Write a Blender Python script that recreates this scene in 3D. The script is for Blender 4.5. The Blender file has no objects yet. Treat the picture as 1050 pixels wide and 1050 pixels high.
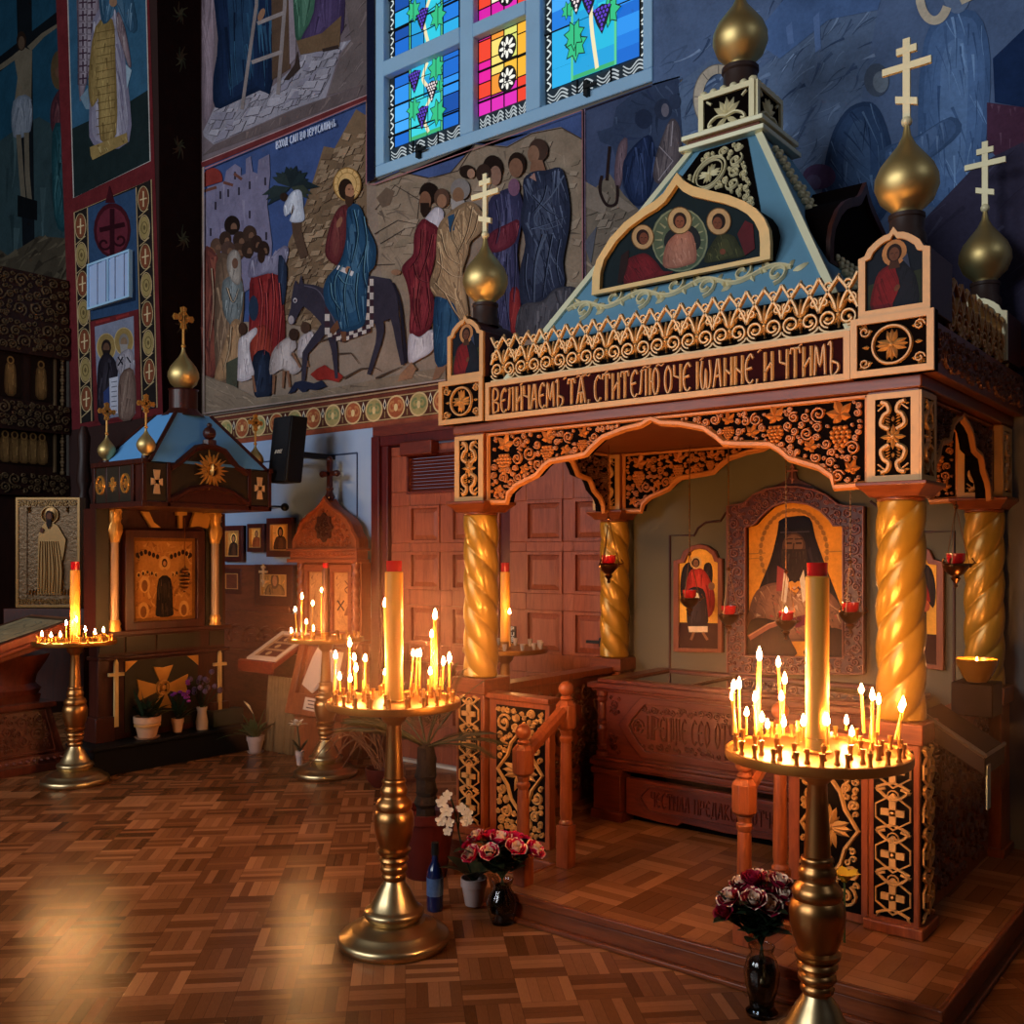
import bpy, math, random
from math import sin, cos, pi, radians, sqrt, atan2, hypot
from mathutils import Vector, Matrix
SC = bpy.context.scene
COL = SC.collection
R_ = random.Random(7)

# ---------------------------------------------------------------- camera model (metres; camera stands at the origin, 1.6 m up)
F_, CX_, CY_, H_ = 1005.0, 525.0, 570.0, 1.6
YAW = radians(38.8)
S_, C_ = sin(YAW), cos(YAW)
def ray(px, py):
    t = (px - CX_) / F_
    return (-S_ + t * C_, C_ + t * S_, -(py - CY_) / F_)
def at(px, py, X=None, Y=None, Z=None):
    d = ray(px, py)
    k = X / d[0] if X is not None else Y / d[1] if Y is not None else (Z - H_) / d[2]
    return Vector((d[0] * k, d[1] * k, H_ + d[2] * k))

# ---------------------------------------------------------------- materials
def lin(c):
    return c / 12.92 if c <= 0.04045 else ((c + 0.055) / 1.055) ** 2.4
def hexc(h, g=1.0):
    return tuple(min(1.0, lin(int(h[i:i + 2], 16) / 255) * g) for i in (0, 2, 4))
class NT:
    def __init__(s, name):
        s.m = bpy.data.materials.new(name); s.m.use_nodes = True
        s.t = s.m.node_tree; s.b = s.t.nodes['Principled BSDF']
    def n(s, typ, **kw):
        o = s.t.nodes.new(typ)
        for k, v in kw.items(): setattr(o, k, v)
        return o
    def l(s, a, b): s.t.links.new(a, b)
    def math(s, op, a, b=None, c=None):
        o = s.n('ShaderNodeMath', operation=op)
        for i, v in enumerate((a, b, c)):
            if v is None: continue
            if isinstance(v, (int, float)): o.inputs[i].default_value = v
            else: s.l(v, o.inputs[i])
        return o.outputs[0]
    def mix(s, f, a, b, typ='MIX'):
        o = s.n('ShaderNodeMix', data_type='RGBA', blend_type=typ)
        for i, v in ((0, f), (6, a), (7, b)):
            if isinstance(v, (int, float)): o.inputs[i].default_value = v
            elif isinstance(v, (tuple, list)): o.inputs[i].default_value = tuple(v) + (1,)
            else: s.l(v, o.inputs[i])
        return o.outputs[2]
    def noise(s, scale, detail=4, rough=.6, vec=None, dist=0):
        o = s.n('ShaderNodeTexNoise')
        o.inputs['Scale'].default_value = scale; o.inputs['Detail'].default_value = detail
        o.inputs['Roughness'].default_value = rough; o.inputs['Distortion'].default_value = dist
        if vec is not None: s.l(vec, o.inputs['Vector'])
        return o.outputs['Fac']
    def coord(s, scale=(1, 1, 1)):
        o = s.n('ShaderNodeTexCoord'); m = s.n('ShaderNodeMapping'); m.inputs['Scale'].default_value = scale
        s.l(o.outputs['Object'], m.inputs['Vector']); return m.outputs[0]
    def bump(s, h, strength=.3, dist=.01):
        o = s.n('ShaderNodeBump'); o.inputs['Strength'].default_value = strength; o.inputs['Distance'].default_value = dist
        s.l(h, o.inputs['Height']); s.l(o.outputs[0], s.b.inputs['Normal'])
def simple(name, col, rough=.5, metal=0, spec=.25, var=.25, nscale=9, bump=0, bscale=60, coat=0, g=1.0):
    t = NT(name); c = hexc(col, g) if isinstance(col, str) else col
    n = t.noise(nscale, 5, .6, t.coord())
    dark = tuple(x * (1 - var) for x in c); lite = tuple(min(1, x * (1 + var)) for x in c)
    t.l(t.mix(n, dark, lite), t.b.inputs['Base Color'])
    t.b.inputs['Roughness'].default_value = rough; t.b.inputs['Metallic'].default_value = metal
    t.b.inputs['Specular IOR Level'].default_value = spec
    t.b.inputs['Coat Weight'].default_value = coat
    if bump: t.bump(t.noise(bscale, 3, .6, t.coord()), bump, .01)
    return t.m
def wood(name, c1, c2, rough=.42, scale=(14, 14, 1.6), coat=.2, spec=.3):
    coat *= .35
    t = NT(name)
    v = t.coord(scale)
    n1 = t.noise(2.2, 6, .65, v, 1.2); n2 = t.noise(9, 3, .7, v)
    f = t.math('ADD', t.math('MULTIPLY', n1, .7), t.math('MULTIPLY', n2, .3))
    f = t.math('MULTIPLY_ADD', f, 2.4, -.7)
    f = t.math('MINIMUM', t.math('MAXIMUM', f, 0.0), 1.0)
    t.l(t.mix(f, hexc(c1), hexc(c2)), t.b.inputs['Base Color'])
    t.b.inputs['Roughness'].default_value = rough; t.b.inputs['Coat Weight'].default_value = coat
    t.b.inputs['Coat Roughness'].default_value = .25; t.b.inputs['Specular IOR Level'].default_value = spec
    t.bump(f, .12, .004)
    return t.m
def metal(name, col, rough=.3, var=.12, bump=.04, bscale=30, met=1.0, g=1.0):
    return simple(name, col, rough, met, .5, var, 6, bump, bscale, g=g)
def emit(name, col, strength):
    t = NT(name)
    t.b.inputs['Base Color'].default_value = (0, 0, 0, 1)
    t.b.inputs['Emission Color'].default_value = tuple(col) + (1,)
    t.b.inputs['Emission Strength'].default_value = strength
    return t.m
def glass(name, col=(1, 1, 1), rough=.02, trans=1.0):
    t = NT(name)
    t.b.inputs['Base Color'].default_value = tuple(col) + (1,)
    t.b.inputs['Roughness'].default_value = rough; t.b.inputs['Transmission Weight'].default_value = trans
    t.b.inputs['IOR'].default_value = 1.45
    return t.m
def paint_mat(name, rough=.7, spec=.06, bump=.25, emit_s=0, bscale=25, metallic=0):
    t = NT(name)
    a = t.n('ShaderNodeVertexColor', layer_name='Col')
    n = t.noise(5, 6, .65, t.coord()); n2 = t.noise(45, 4, .7, t.coord())
    f = t.math('ADD', t.math('MULTIPLY', n, 1.0), t.math('MULTIPLY', n2, .6))
    g = t.n('ShaderNodeCombineColor')
    v = t.math('ADD', f, .22)
    for i in range(3): t.l(v, g.inputs[i])
    out = t.mix(1.0, a.outputs['Color'], g.outputs[0], 'MULTIPLY') if not emit_s else a.outputs['Color']
    if emit_s:
        t.b.inputs['Base Color'].default_value = (.02, .02, .02, 1)
        t.l(out, t.b.inputs['Emission Color']); t.b.inputs['Emission Strength'].default_value = emit_s
    else: t.l(out, t.b.inputs['Base Color'])
    t.b.inputs['Roughness'].default_value = rough; t.b.inputs['Specular IOR Level'].default_value = spec
    t.b.inputs['Metallic'].default_value = metallic
    if bump: t.bump(t.noise(bscale, 4, .6, t.coord()), bump, .01)
    return t.m

# ---------------------------------------------------------------- objects
def wl(o):
    v = Vector((0, 0, 0))
    while o is not None: v = v + o.location; o = o.parent
    return v
def tag(o, label=None, cat=None, group=None, kind=None):
    if label: o['label'] = label
    if cat: o['category'] = cat
    if group: o['group'] = group
    if kind: o['kind'] = kind
    return o
def thing(name, label, cat, loc=(0, 0, 0), group=None, kind=None):
    o = bpy.data.objects.new(name, None); COL.objects.link(o)
    o.location = loc; o.empty_display_size = .1
    return tag(o, label, cat, group, kind)
def copy_tree(o, parent=None):
    c = o.copy(); COL.objects.link(c)
    if parent is not None: c.parent = parent
    for ch in list(o.children): copy_tree(ch, c)
    return c

class MB:
    """collects faces; build() links them as one mesh object"""
    def __init__(s): s.v = []; s.f = []; s.m = []
    def add(s, V, Fc, mat=0):
        b = len(s.v); s.v += [tuple(p) for p in V]
        s.f += [tuple(i + b for i in f) for f in Fc]; s.m += [mat] * len(Fc)
        return s
    def box(s, x0, x1, y0, y1, z0, z1, mat=0, fr=None):
        V = [(x, y, z) for z in (z0, z1) for y in (y0, y1) for x in (x0, x1)]
        if fr: V = [fr(*p) for p in V]
        return s.add(V, [(0, 2, 3, 1), (4, 5, 7, 6), (0, 1, 5, 4), (2, 6, 7, 3), (0, 4, 6, 2), (1, 3, 7, 5)], mat)
    def prism(s, poly, fr, w0, w1, mat=0, caps=True):
        n = len(poly)
        V = [fr(u, v, w0) for u, v in poly] + [fr(u, v, w1) for u, v in poly]
        Fc = [(i, (i + 1) % n, n + (i + 1) % n, n + i) for i in range(n)]
        if caps: Fc += [tuple(range(n))[::-1], tuple(range(n, 2 * n))]
        return s.add(V, Fc, mat)
    def ringprism(s, outer, inner, fr, w0, w1, mat=0):
        n = len(outer)
        V = [fr(u, v, w) for w in (w0, w1) for P in (outer, inner) for u, v in P]
        Fc = []
        for i in range(n):
            j = (i + 1) % n
            o0, o1, i0, i1 = i, j, n + i, n + j
            Fc += [(o0, o1, i1, i0), (2 * n + o0, 2 * n + i0, 2 * n + i1, 2 * n + o1),
                   (o0, 2 * n + o0, 2 * n + o1, o1), (i0, i1, 2 * n + i1, 2 * n + i0)]
        return s.add(V, Fc, mat)
    def lathe(s, prof, c=(0, 0, 0), n=32, mat=0, rf=None):
        V = []; Fc = []; m = len(prof)
        for r, z in prof:
            for k in range(n):
                a = 2 * pi * k / n; rr = r * (rf(a, z) if rf else 1)
                V.append((c[0] + rr * cos(a), c[1] + rr * sin(a), c[2] + z))
        for i in range(m - 1):
            for k in range(n):
                k2 = (k + 1) % n
                Fc.append((i * n + k, i * n + k2, (i + 1) * n + k2, (i + 1) * n + k))
        if prof[0][0] > 1e-4: Fc.append(tuple(range(n))[::-1])
        if prof[-1][0] > 1e-4: Fc.append(tuple((m - 1) * n + k for k in range(n)))
        return s.add(V, Fc, mat)
    def tube(s, pts, r, n=6, mat=0, cap=True):
        P = [Vector(p) for p in pts]; V = []; Fc = []; m = len(P)
        rs = r if isinstance(r, (list, tuple)) else [r] * m
        up = None
        for i in range(m):
            d = (P[min(i + 1, m - 1)] - P[max(i - 1, 0)])
            d = d.normalized() if d.length > 1e-9 else Vector((0, 0, 1))
            if up is None: up = d.orthogonal().normalized()
            a = (up - d * up.dot(d)); a = a.normalized() if a.length > 1e-6 else d.orthogonal().normalized()
            up = a; b = d.cross(a)
            for k in range(n):
                t = 2 * pi * k / n
                V.append(P[i] + (a * cos(t) + b * sin(t)) * rs[i])
        for i in range(m - 1):
            for k in range(n):
                k2 = (k + 1) % n
                Fc.append((i * n + k, i * n + k2, (i + 1) * n + k2, (i + 1) * n + k))
        if cap: Fc += [tuple(range(n))[::-1], tuple((m - 1) * n + k for k in range(n))]
        return s.add(V, Fc, mat)
    def ball(s, c, r, n=8, m=6, mat=0, sc=(1, 1, 1)):
        V = [(c[0], c[1], c[2] - r * sc[2])]; Fc = []
        for i in range(1, m):
            p = -pi / 2 + pi * i / m
            for k in range(n):
                a = 2 * pi * k / n
                V.append((c[0] + r * sc[0] * cos(p) * cos(a), c[1] + r * sc[1] * cos(p) * sin(a), c[2] + r * sc[2] * sin(p)))
        V.append((c[0], c[1], c[2] + r * sc[2]))
        for k in range(n): Fc.append((0, 1 + (k + 1) % n, 1 + k))
        for i in range(m - 2):
            for k in range(n):
                k2 = (k + 1) % n; a = 1 + i * n
                Fc.append((a + k, a + k2, a + n + k2, a + n + k))
        t = len(V) - 1; a = 1 + (m - 2) * n
        for k in range(n): Fc.append((a + k, a + (k + 1) % n, t))
        return s.add(V, Fc, mat)
    def ridge(s, fr, pts, w, h, mat=0, w1=None):
        """raised moulding along a 2D line on a plane frame"""
        n = len(pts)
        if n < 2: return s
        V = []; Fc = []
        for i, (u, v) in enumerate(pts):
            a = pts[max(i - 1, 0)]; b = pts[min(i + 1, n - 1)]
            dx, dy = b[0] - a[0], b[1] - a[1]; L = hypot(dx, dy) or 1
            nx, ny = -dy / L, dx / L
            ww = w if w1 is None else w + (w1 - w) * i / (n - 1)
            for o, hh in ((-.5, 0), (-.22, h), (.22, h), (.5, 0)):
                V.append(fr(u + nx * ww * o, v + ny * ww * o, hh))
        for i in range(n - 1):
            for k in range(3): Fc.append((i * 4 + k, i * 4 + k + 1, i * 4 + 5 + k, i * 4 + 4 + k))
        Fc += [(0, 1, 2, 3), (n * 4 - 1, n * 4 - 2, n * 4 - 3, n * 4 - 4)]
        return s.add(V, Fc, mat)
    def leaf(s, fr, u, v, L, w, ang, h, mat=0, n=4):
        ca, sa = cos(ang), sin(ang); V = []; Fc = []
        P = [(0, 0)] + [(L * i / n, w * sin(pi * (i / n) ** .8)) for i in range(1, n)] + [(L, 0)]
        for x, y in P:
            for q, hh in ((-y, 0), (0, h if 0 < x < L else h * .4), (y, 0)):
                V.append(fr(u + x * ca - q * sa, v + x * sa + q * ca, hh))
        for i in range(len(P) - 1):
            for k in range(2): Fc.append((i * 3 + k, i * 3 + k + 1, i * 3 + 4 + k, i * 3 + 3 + k))
        return s.add(V, Fc, mat)
    def dome(s, fr, u, v, r, h, mat=0, n=7):
        V = [fr(u, v, h)]; Fc = []
        for rr, hh in ((.6, .8), (1, 0)):
            for k in range(n): V.append(fr(u + r * rr * cos(2 * pi * k / n), v + r * rr * sin(2 * pi * k / n), h * hh))
        for k in range(n):
            k2 = (k + 1) % n
            Fc += [(0, 1 + k, 1 + k2), (1 + k, 1 + n + k, 1 + n + k2, 1 + k2)]
        return s.add(V, Fc, mat)
    def build(s, name, mats, parent=None, sharp=35, bevel=0, label=None, cat=None, group=None, kind=None, recalc=True, local=False):
        me = bpy.data.meshes.new(name); me.from_pydata(s.v, [], s.f)
        if not isinstance(mats, (list, tuple)): mats = [mats]
        for m in mats: me.materials.append(m)
        if len(mats) > 1: me.polygons.foreach_set('material_index', s.m)
        if recalc:
            import bmesh
            bm = bmesh.new(); bm.from_mesh(me); bmesh.ops.recalc_face_normals(bm, faces=bm.faces); bm.to_mesh(me); bm.free()
        me.polygons.foreach_set('use_smooth', [True] * len(me.polygons))
        me.set_sharp_from_angle(angle=radians(sharp))
        me.update()
        o = bpy.data.objects.new(name, me); COL.objects.link(o)
        if parent is not None:
            o.parent = parent
            if not local: o.location = -wl(parent)
        if bevel:
            b = o.modifiers.new('Bevel', 'BEVEL'); b.width = bevel; b.segments = 2; b.limit_method = 'ANGLE'; b.angle_limit = radians(40)
        return tag(o, label, cat, group, kind)

def FY(Y0): return lambda u, v, w: (u, Y0 - w, v)            # faces -Y (towards the nave)
def FX(X0): return lambda u, v, w: (X0 + w, u, v)            # faces +X
def FXn(X0): return lambda u, v, w: (X0 - w, u, v)
def FZ(Z0): return lambda u, v, w: (u, v, Z0 + w)
def circ(cx, cy, r, n=24, a0=0, a1=2 * pi, ry=None):
    ry = r if ry is None else ry; full = abs(a1 - a0 - 2 * pi) < 1e-6
    m = n if full else n + 1
    return [(cx + r * cos(a0 + (a1 - a0) * i / n), cy + ry * sin(a0 + (a1 - a0) * i / n)) for i in range(m)]
def spiral(cx, cy, r0, r1, a0, turns, n=14):
    return [(cx + (r0 + (r1 - r0) * i / n) * cos(a0 + 2 * pi * turns * i / n),
             cy + (r0 + (r1 - r0) * i / n) * sin(a0 + 2 * pi * turns * i / n)) for i in range(n + 1)]
def bez(p0, p1, p2, p3, n=8):
    o = []
    for i in range(n + 1):
        t = i / n; q = 1 - t
        o.append(tuple(q ** 3 * p0[k] + 3 * q * q * t * p1[k] + 3 * q * t * t * p2[k] + t ** 3 * p3[k] for k in range(len(p0))))
    return o
def smooth(pts, n=5):
    """Catmull-Rom through 2D or 3D points"""
    o = []; m = len(pts)
    for i in range(m - 1):
        p0, p1, p2, p3 = pts[max(i - 1, 0)], pts[i], pts[i + 1], pts[min(i + 2, m - 1)]
        for j in range(n):
            t = j / n
            o.append(tuple(.5 * (2 * p1[k] + (p2[k] - p0[k]) * t + (2 * p0[k] - 5 * p1[k] + 4 * p2[k] - p3[k]) * t * t
                                 + (3 * p1[k] - p0[k] - 3 * p2[k] + p3[k]) * t ** 3) for k in range(len(p1))))
    o.append(tuple(pts[-1])); return o
def inside(p, poly):
    x, y = p; c = False; j = len(poly) - 1
    for i in range(len(poly)):
        (xi, yi), (xj, yj) = poly[i], poly[j]
        if (yi > y) != (yj > y) and x < (xj - xi) * (y - yi) / (yj - yi) + xi: c = not c
        j = i
    return c
def dist_poly(p, poly):
    d = 1e9; j = len(poly) - 1
    for i in range(len(poly)):
        ax, ay = poly[j]; bx, by = poly[i]; dx, dy = bx - ax, by - ay
        L = dx * dx + dy * dy or 1e-12
        t = max(0, min(1, ((p[0] - ax) * dx + (p[1] - ay) * dy) / L))
        d = min(d, hypot(p[0] - ax - t * dx, p[1] - ay - t * dy)); j = i
    return d

def scrollfill(mb, fr, poly, rmin, rmax, seed, w, h, mat=0, avoid=()):
    """fills an outline with carved scrolls, stems and small leaves"""
    rn = random.Random(seed); xs = [p[0] for p in poly]; ys = [p[1] for p in poly]; C = [tuple(a) for a in avoid]; n0 = len(C)
    for k in range(2600):
        p = (rn.uniform(min(xs), max(xs)), rn.uniform(min(ys), max(ys)))
        if not inside(p, poly): continue
        r = min(dist_poly(p, poly), rmax)
        for (cx, cy, cr) in C: r = min(r, hypot(p[0] - cx, p[1] - cy) - cr)
        if r >= rmin: C.append((p[0], p[1], r * .98))
    for (cx, cy, r) in C[n0:]:
        sg = rn.choice((-1, 1)); a = rn.uniform(0, 6.28)
        if r > rmin * 1.5:
            mb.ridge(fr, spiral(cx, cy, r * .95, r * .22, a, sg * 1.45, 18), w, h, mat)
            mb.dome(fr, cx, cy, r * .2, h * 1.4, mat, 6)
            for q in (.25, .5, .75):
                b = a + sg * 2 * pi * 1.45 * q * .6
                mb.leaf(fr, cx + r * .62 * cos(b), cy + r * .62 * sin(b), r * .45, r * .15, b + 1.2 * sg, h * 1.2, mat, 3)
        else:
            mb.ridge(fr, spiral(cx, cy, r * .95, r * .3, a, sg * .9, 8), w * .8, h, mat)
            mb.leaf(fr, cx, cy, r * .9, r * .35, a, h * 1.2, mat, 3)
    return C[n0:]
def grapes(mb, fr, u, v, s, seed, h, mat=0):
    rn = random.Random(seed)
    for row, n in enumerate((3, 4, 4, 3, 2, 1)):
        for k in range(n):
            x = u + (k - (n - 1) / 2) * s * .19 + rn.uniform(-.01, .01) * s; y = v - row * s * .155
            mb.dome(fr, x, y, s * .105, h * (1 + .3 * rn.random()), mat, 6)
def vineleaf(mb, fr, u, v, s, a, h, mat=0):
    for k, L in ((-2.1, .55), (-1.05, .8), (0, 1.0), (1.05, .8), (2.1, .55)):
        mb.leaf(fr, u, v, s * L, s * .24, a + k, h, mat, 4)
def fleur(mb, fr, u, v, s, h, mat=0, up=1):
    for k, L in ((0, 1), (.6, .8), (-.6, .8)): mb.leaf(fr, u, v, s * L, s * .17, up * pi / 2 + k, h, mat, 4)
def flarecross(mb, fr, u, v, s, h, mat=0, rot=0):
    for k in range(4):
        a = rot + k * pi / 2
        for d in (-.33, 0, .33): mb.leaf(fr, u, v, s * (1 if d == 0 else .95), s * .2, a + d, h, mat, 4)
    mb.dome(fr, u, v, s * .2, h * 1.4, mat)
def bar_cross(mb, fr, u, v, h, t, wd=None, mat=0):
    """three-bar cross standing with its foot at (u, v); h is its height"""
    b = h * .085 if wd is None else wd
    a = t / 2
    mb.prism([(u - b / 2, v), (u + b / 2, v), (u + b / 2, v + h), (u - b / 2, v + h)], fr, -a, a, mat)
    for y, L, sl in ((.66, .58, 0), (.86, .24, 0), (.24, .26, .16)):
        y0 = v + h * y; l = h * L / 2
        mb.prism([(u - l, y0 - b / 2 + l * sl * 2), (u + l, y0 - b / 2 - l * sl * 2), (u + l, y0 + b / 2 - l * sl * 2), (u - l, y0 + b / 2 + l * sl * 2)], fr, -a * 1.15, a * 1.15, mat)

# ---------------------------------------------------------------- stroke lettering (thin tall church hand)
GL = {
 'В': (.5, [[(.05, 0), (.05, 1), (.4, .92), (.36, .62), (.05, .52)], [(.05, .52), (.45, .4), (.42, .1), (.05, 0)]]),
 'Е': (.42, [[(.42, .85), (.3, 1), (.1, .8), (.05, .5), (.1, .15), (.28, 0), (.42, .12)], [(.07, .5), (.36, .54)]]),
 'Л': (.5, [[(.02, .08), (.1, .2), (.18, 1)], [(.08, .92), (.42, 1), (.42, 0)]]),
 'И': (.46, [[(.06, 0), (.06, 1)], [(.42, 0), (.42, 1)], [(.06, .3), (.42, .68)]]),
 'Ч': (.44, [[(.04, 1), (.06, .6), (.38, .5)], [(.4, 1), (.4, 0)]]),
 'А': (.46, [[(.02, 0), (.22, 1), (.3, 1), (.42, 0)], [(.1, .38), (.38, .44)]]),
 'М': (.56, [[(.04, 0), (.1, 1), (.28, .3), (.46, 1), (.52, 0)]]),
 'Ъ': (.5, [[(0, .95), (.14, 1), (.14, 0), (.42, .06), (.46, .3), (.14, .42)]]),
 'Т': (.5, [[(.02, .82), (.06, 1), (.46, 1), (.5, .82)], [(.25, 1), (.25, 0)]]),
 'Ѧ': (.6, [[(.02, 0), (.28, 1), (.34, 1), (.58, 0)], [(.14, .42), (.48, .42)], [(.3, .42), (.3, 0)]]),
 ',': (.14, [[(.1, .12), (.1, 0), (.02, -.16)]]),
 'С': (.42, [[(.42, .85), (.3, 1), (.1, .8), (.05, .5), (.1, .15), (.28, 0), (.42, .15)]]),
 'Ю': (.6, [[(.05, 0), (.05, 1)], [(.05, .5), (.26, .5)], [(.4, 1), (.26, .75), (.26, .25), (.4, 0), (.55, .25), (.55, .75), (.4, 1)]]),
 'О': (.42, [[(.22, 1), (.06, .75), (.06, .25), (.22, 0), (.38, .25), (.38, .75), (.22, 1)]]),
 'І': (.16, [[(.08, 0), (.08, 1)]]),
 'Ѡ': (.6, [[(.1, 1), (.03, .5), (.1, .05), (.24, .05), (.3, .7), (.36, .05), (.5, .05), (.57, .5), (.5, 1)]]),
 'Н': (.46, [[(.06, 0), (.06, 1)], [(.42, 0), (.42, 1)], [(.06, .62), (.42, .38)]]),
 'П': (.46, [[(.06, 0), (.06, 1), (.42, 1), (.42, 0)]]),
 'Р': (.42, [[(.06, 0), (.06, 1), (.38, .9), (.38, .55), (.06, .45)]]),
 'Щ': (.6, [[(.05, 1), (.05, .1), (.55, .1), (.55, 1)], [(.3, 1), (.3, -.1)]]),
 'Г': (.36, [[(.06, 0), (.06, 1), (.34, 1), (.36, .8)]]),
 'Д': (.52, [[(.02, -.1), (.04, .06), (.5, .06), (.52, -.1)], [(.1, .06), (.2, 1), (.42, 1), (.42, .06)]]),
 'Б': (.46, [[(.42, 1), (.06, 1), (.06, 0), (.4, .05), (.42, .42), (.06, .52)]]),
 'У': (.44, [[(.04, 1), (.22, .45)], [(.42, 1), (.14, 0)]]),
 'К': (.44, [[(.06, 0), (.06, 1)], [(.42, 1), (.08, .5), (.44, 0)]]),
 'Ш': (.6, [[(.05, 1), (.05, 0), (.55, 0), (.55, 1)], [(.3, 1), (.3, 0)]]),
 'Х': (.44, [[(.04, 0), (.42, 1)], [(.04, 1), (.42, 0)]]),
 'U': (.46, [[(.06, 1), (.06, .2), (.23, 0), (.4, .2), (.4, 1)]]),
 'S': (.42, [[(.38, .86), (.22, 1), (.06, .84), (.1, .6), (.34, .42), (.38, .16), (.2, 0), (.04, .14)]]),
}
for a, b in (('P', 'Р'), ('H', 'Н'), ('B', 'В'), ('O', 'О'), ('E', 'Е')): GL[a] = GL[b]
GL['H'] = (.46, [[(.06, 0), (.06, 1)], [(.42, 0), (.42, 1)], [(.06, .5), (.42, .5)]])
GL['E'] = (.42, [[(.4, 1), (.06, 1), (.06, 0), (.4, 0)], [(.06, .52), (.34, .52)]])
def text_strokes(txt, u0, u1, v0, v1, gap=.14, space=.3):
    """strokes of a line of lettering fitted into the box u0..u1, v0..v1"""
    tot = sum((space if c == ' ' else GL[c][0] + gap) for c in txt)
    sx = (u1 - u0) / tot; x = u0; out = []
    for c in txt:
        if c == ' ': x += space * sx; continue
        w, st = GL[c]
        for q in st: out.append([(x + p[0] * sx, v0 + p[1] * (v1 - v0)) for p in q])
        x += (w + gap) * sx
    return out

# ---------------------------------------------------------------- painter: flat painted pictures (frescoes, icons)
class Paint:
    def __init__(s, mp, gain=1.0): s.V = []; s.F = []; s.C = []; s.k = 0; s.mp = mp; s.g = gain
    def poly(s, col, pts, step=1):
        b = len(s.V); s.k += step
        s.V += [s.mp(p[0], p[1], s.k) for p in pts]; s.F.append(tuple(range(b, b + len(pts)))); s.C.append(hexc(col, s.g) if isinstance(col, str) else col)
        s.last = s.C[-1]
        return pts
    def line(s, col, pts, w, w1=None, step=1):
        s.k += step; b = len(s.V); n = len(pts); c = hexc(col, s.g) if isinstance(col, str) else col
        for i, (u, v) in enumerate(pts):
            a = pts[max(i - 1, 0)]; d = pts[min(i + 1, n - 1)]; dx, dy = d[0] - a[0], d[1] - a[1]; L = hypot(dx, dy) or 1
            ww = (w if w1 is None else w + (w1 - w) * i / max(1, n - 1)) / 2
            s.V += [s.mp(u - dy / L * ww, v + dx / L * ww, s.k), s.mp(u + dy / L * ww, v - dx / L * ww, s.k)]
        for i in range(n - 1): s.F.append((b + 2 * i, b + 2 * i + 1, b + 2 * i + 3, b + 2 * i + 2)); s.C.append(c)
    def ell(s, col, cx, cy, rx, ry=None, rot=0, n=18):
        ry = rx if ry is None else ry; ca, sa = cos(rot), sin(rot)
        return s.poly(col, [(cx + rx * cos(t) * ca - ry * sin(t) * sa, cy + rx * cos(t) * sa + ry * sin(t) * ca) for t in [2 * pi * i / n for i in range(n)]])
    def ring(s, col, cx, cy, rx, ry, w, a0=0, a1=2 * pi, n=22):
        s.line(col, [(cx + rx * cos(a0 + (a1 - a0) * i / n), cy + ry * sin(a0 + (a1 - a0) * i / n)) for i in range(n + 1)], w)
    def strokes(s, poly, cols, n, L, w, ang, seed=1, jit=.25, bend=.2):
        rn = random.Random(seed); xs = [p[0] for p in poly]; ys = [p[1] for p in poly]; k = 0; s.k += 1; base = s.last
        for t in range(n * 12):
            if k >= n: break
            x, y = rn.uniform(min(xs), max(xs)), rn.uniform(min(ys), max(ys)); a = ang + rn.uniform(-jit, jit); l = L * rn.uniform(.5, 1.2); bd = rn.uniform(-bend, bend)
            P = []
            for i in range(5):
                q = i / 4 - .5; P.append((x + cos(a) * l * q - sin(a) * l * bd * (q * q), y + sin(a) * l * q + cos(a) * l * bd * (q * q)))
            P = [p for p in P if inside(p, poly)]
            if len(P) < 3: continue
            k += 1; c = hexc(rn.choice(cols), s.g); f = rn.uniform(.35, .9); c = tuple(f * a + (1 - f) * b for a, b in zip(c, base))
            s.line(c, P, w * rn.choice((.5, .7, 1.0, 1.5, 2.2)), w * .2, step=.2)
    def robe(s, col, pts, dark, lite, n=10, w=1.2, ang=pi / 2, seed=1, L=None, jit=.35):
        m = len(pts); pts = smooth([pts[-1]] + list(pts) + [pts[0], pts[1]], 3)[3:3 + 3 * m]
        h = max(q[1] for q in pts) - min(q[1] for q in pts)
        ca, da, li = hexc(col, s.g), hexc(dark, s.g), hexc(lite, s.g); mx = lambda a, b, f: tuple(x * (1 - f) + y * f for x, y in zip(a, b))
        p = s.poly(mx(ca, da, .6), pts); cx = sum(q[0] for q in pts) / len(pts); cy = sum(q[1] for q in pts) / len(pts)
        for f, cc in ((.86, mx(ca, da, .2)), (.66, ca), (.4, mx(ca, li, .22))): s.poly(cc, [(cx + (x - cx) * f, cy + (y - cy) * (f * .5 + .5)) for x, y in pts])
        s.last = ca
        s.strokes(pts, [dark, dark, lite], int(n * 2.2), L or h * .5, w * .75, ang, seed, jit * .6)
        dk = tuple(.6 * a + .4 * b for a, b in zip(hexc(dark, s.g), s.last)); s.line(dk, pts + [pts[0]], w * .5)
    def rocks(s, poly, cols, dark, n, size, seed=1):
        rn = random.Random(seed); xs = [p[0] for p in poly]; ys = [p[1] for p in poly]; k = 0
        for t in range(n * 12):
            if k >= n: break
            x, y = rn.uniform(min(xs), max(xs)), rn.uniform(min(ys), max(ys)); l = size * rn.uniform(.5, 1.2); a = rn.uniform(-.5, .2); h = l * rn.uniform(.5, .9)
            q = [(x, y), (x + l * cos(a), y + l * sin(a)), (x + l * cos(a) - h * .45, y + l * sin(a) + h), (x - h * .5 + rn.uniform(-2, 2), y + h)]
            if not all(inside(p, poly) for p in q): continue
            k += 1; c = hexc(rn.choice(cols), s.g); s.poly(c, q, step=.4); s.line(tuple(v * 1.12 for v in c), [q[0], q[1]], size * .08, step=.1); s.line(dark, [q[1], q[2], q[3]], size * .09, size * .04, step=.1)
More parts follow.
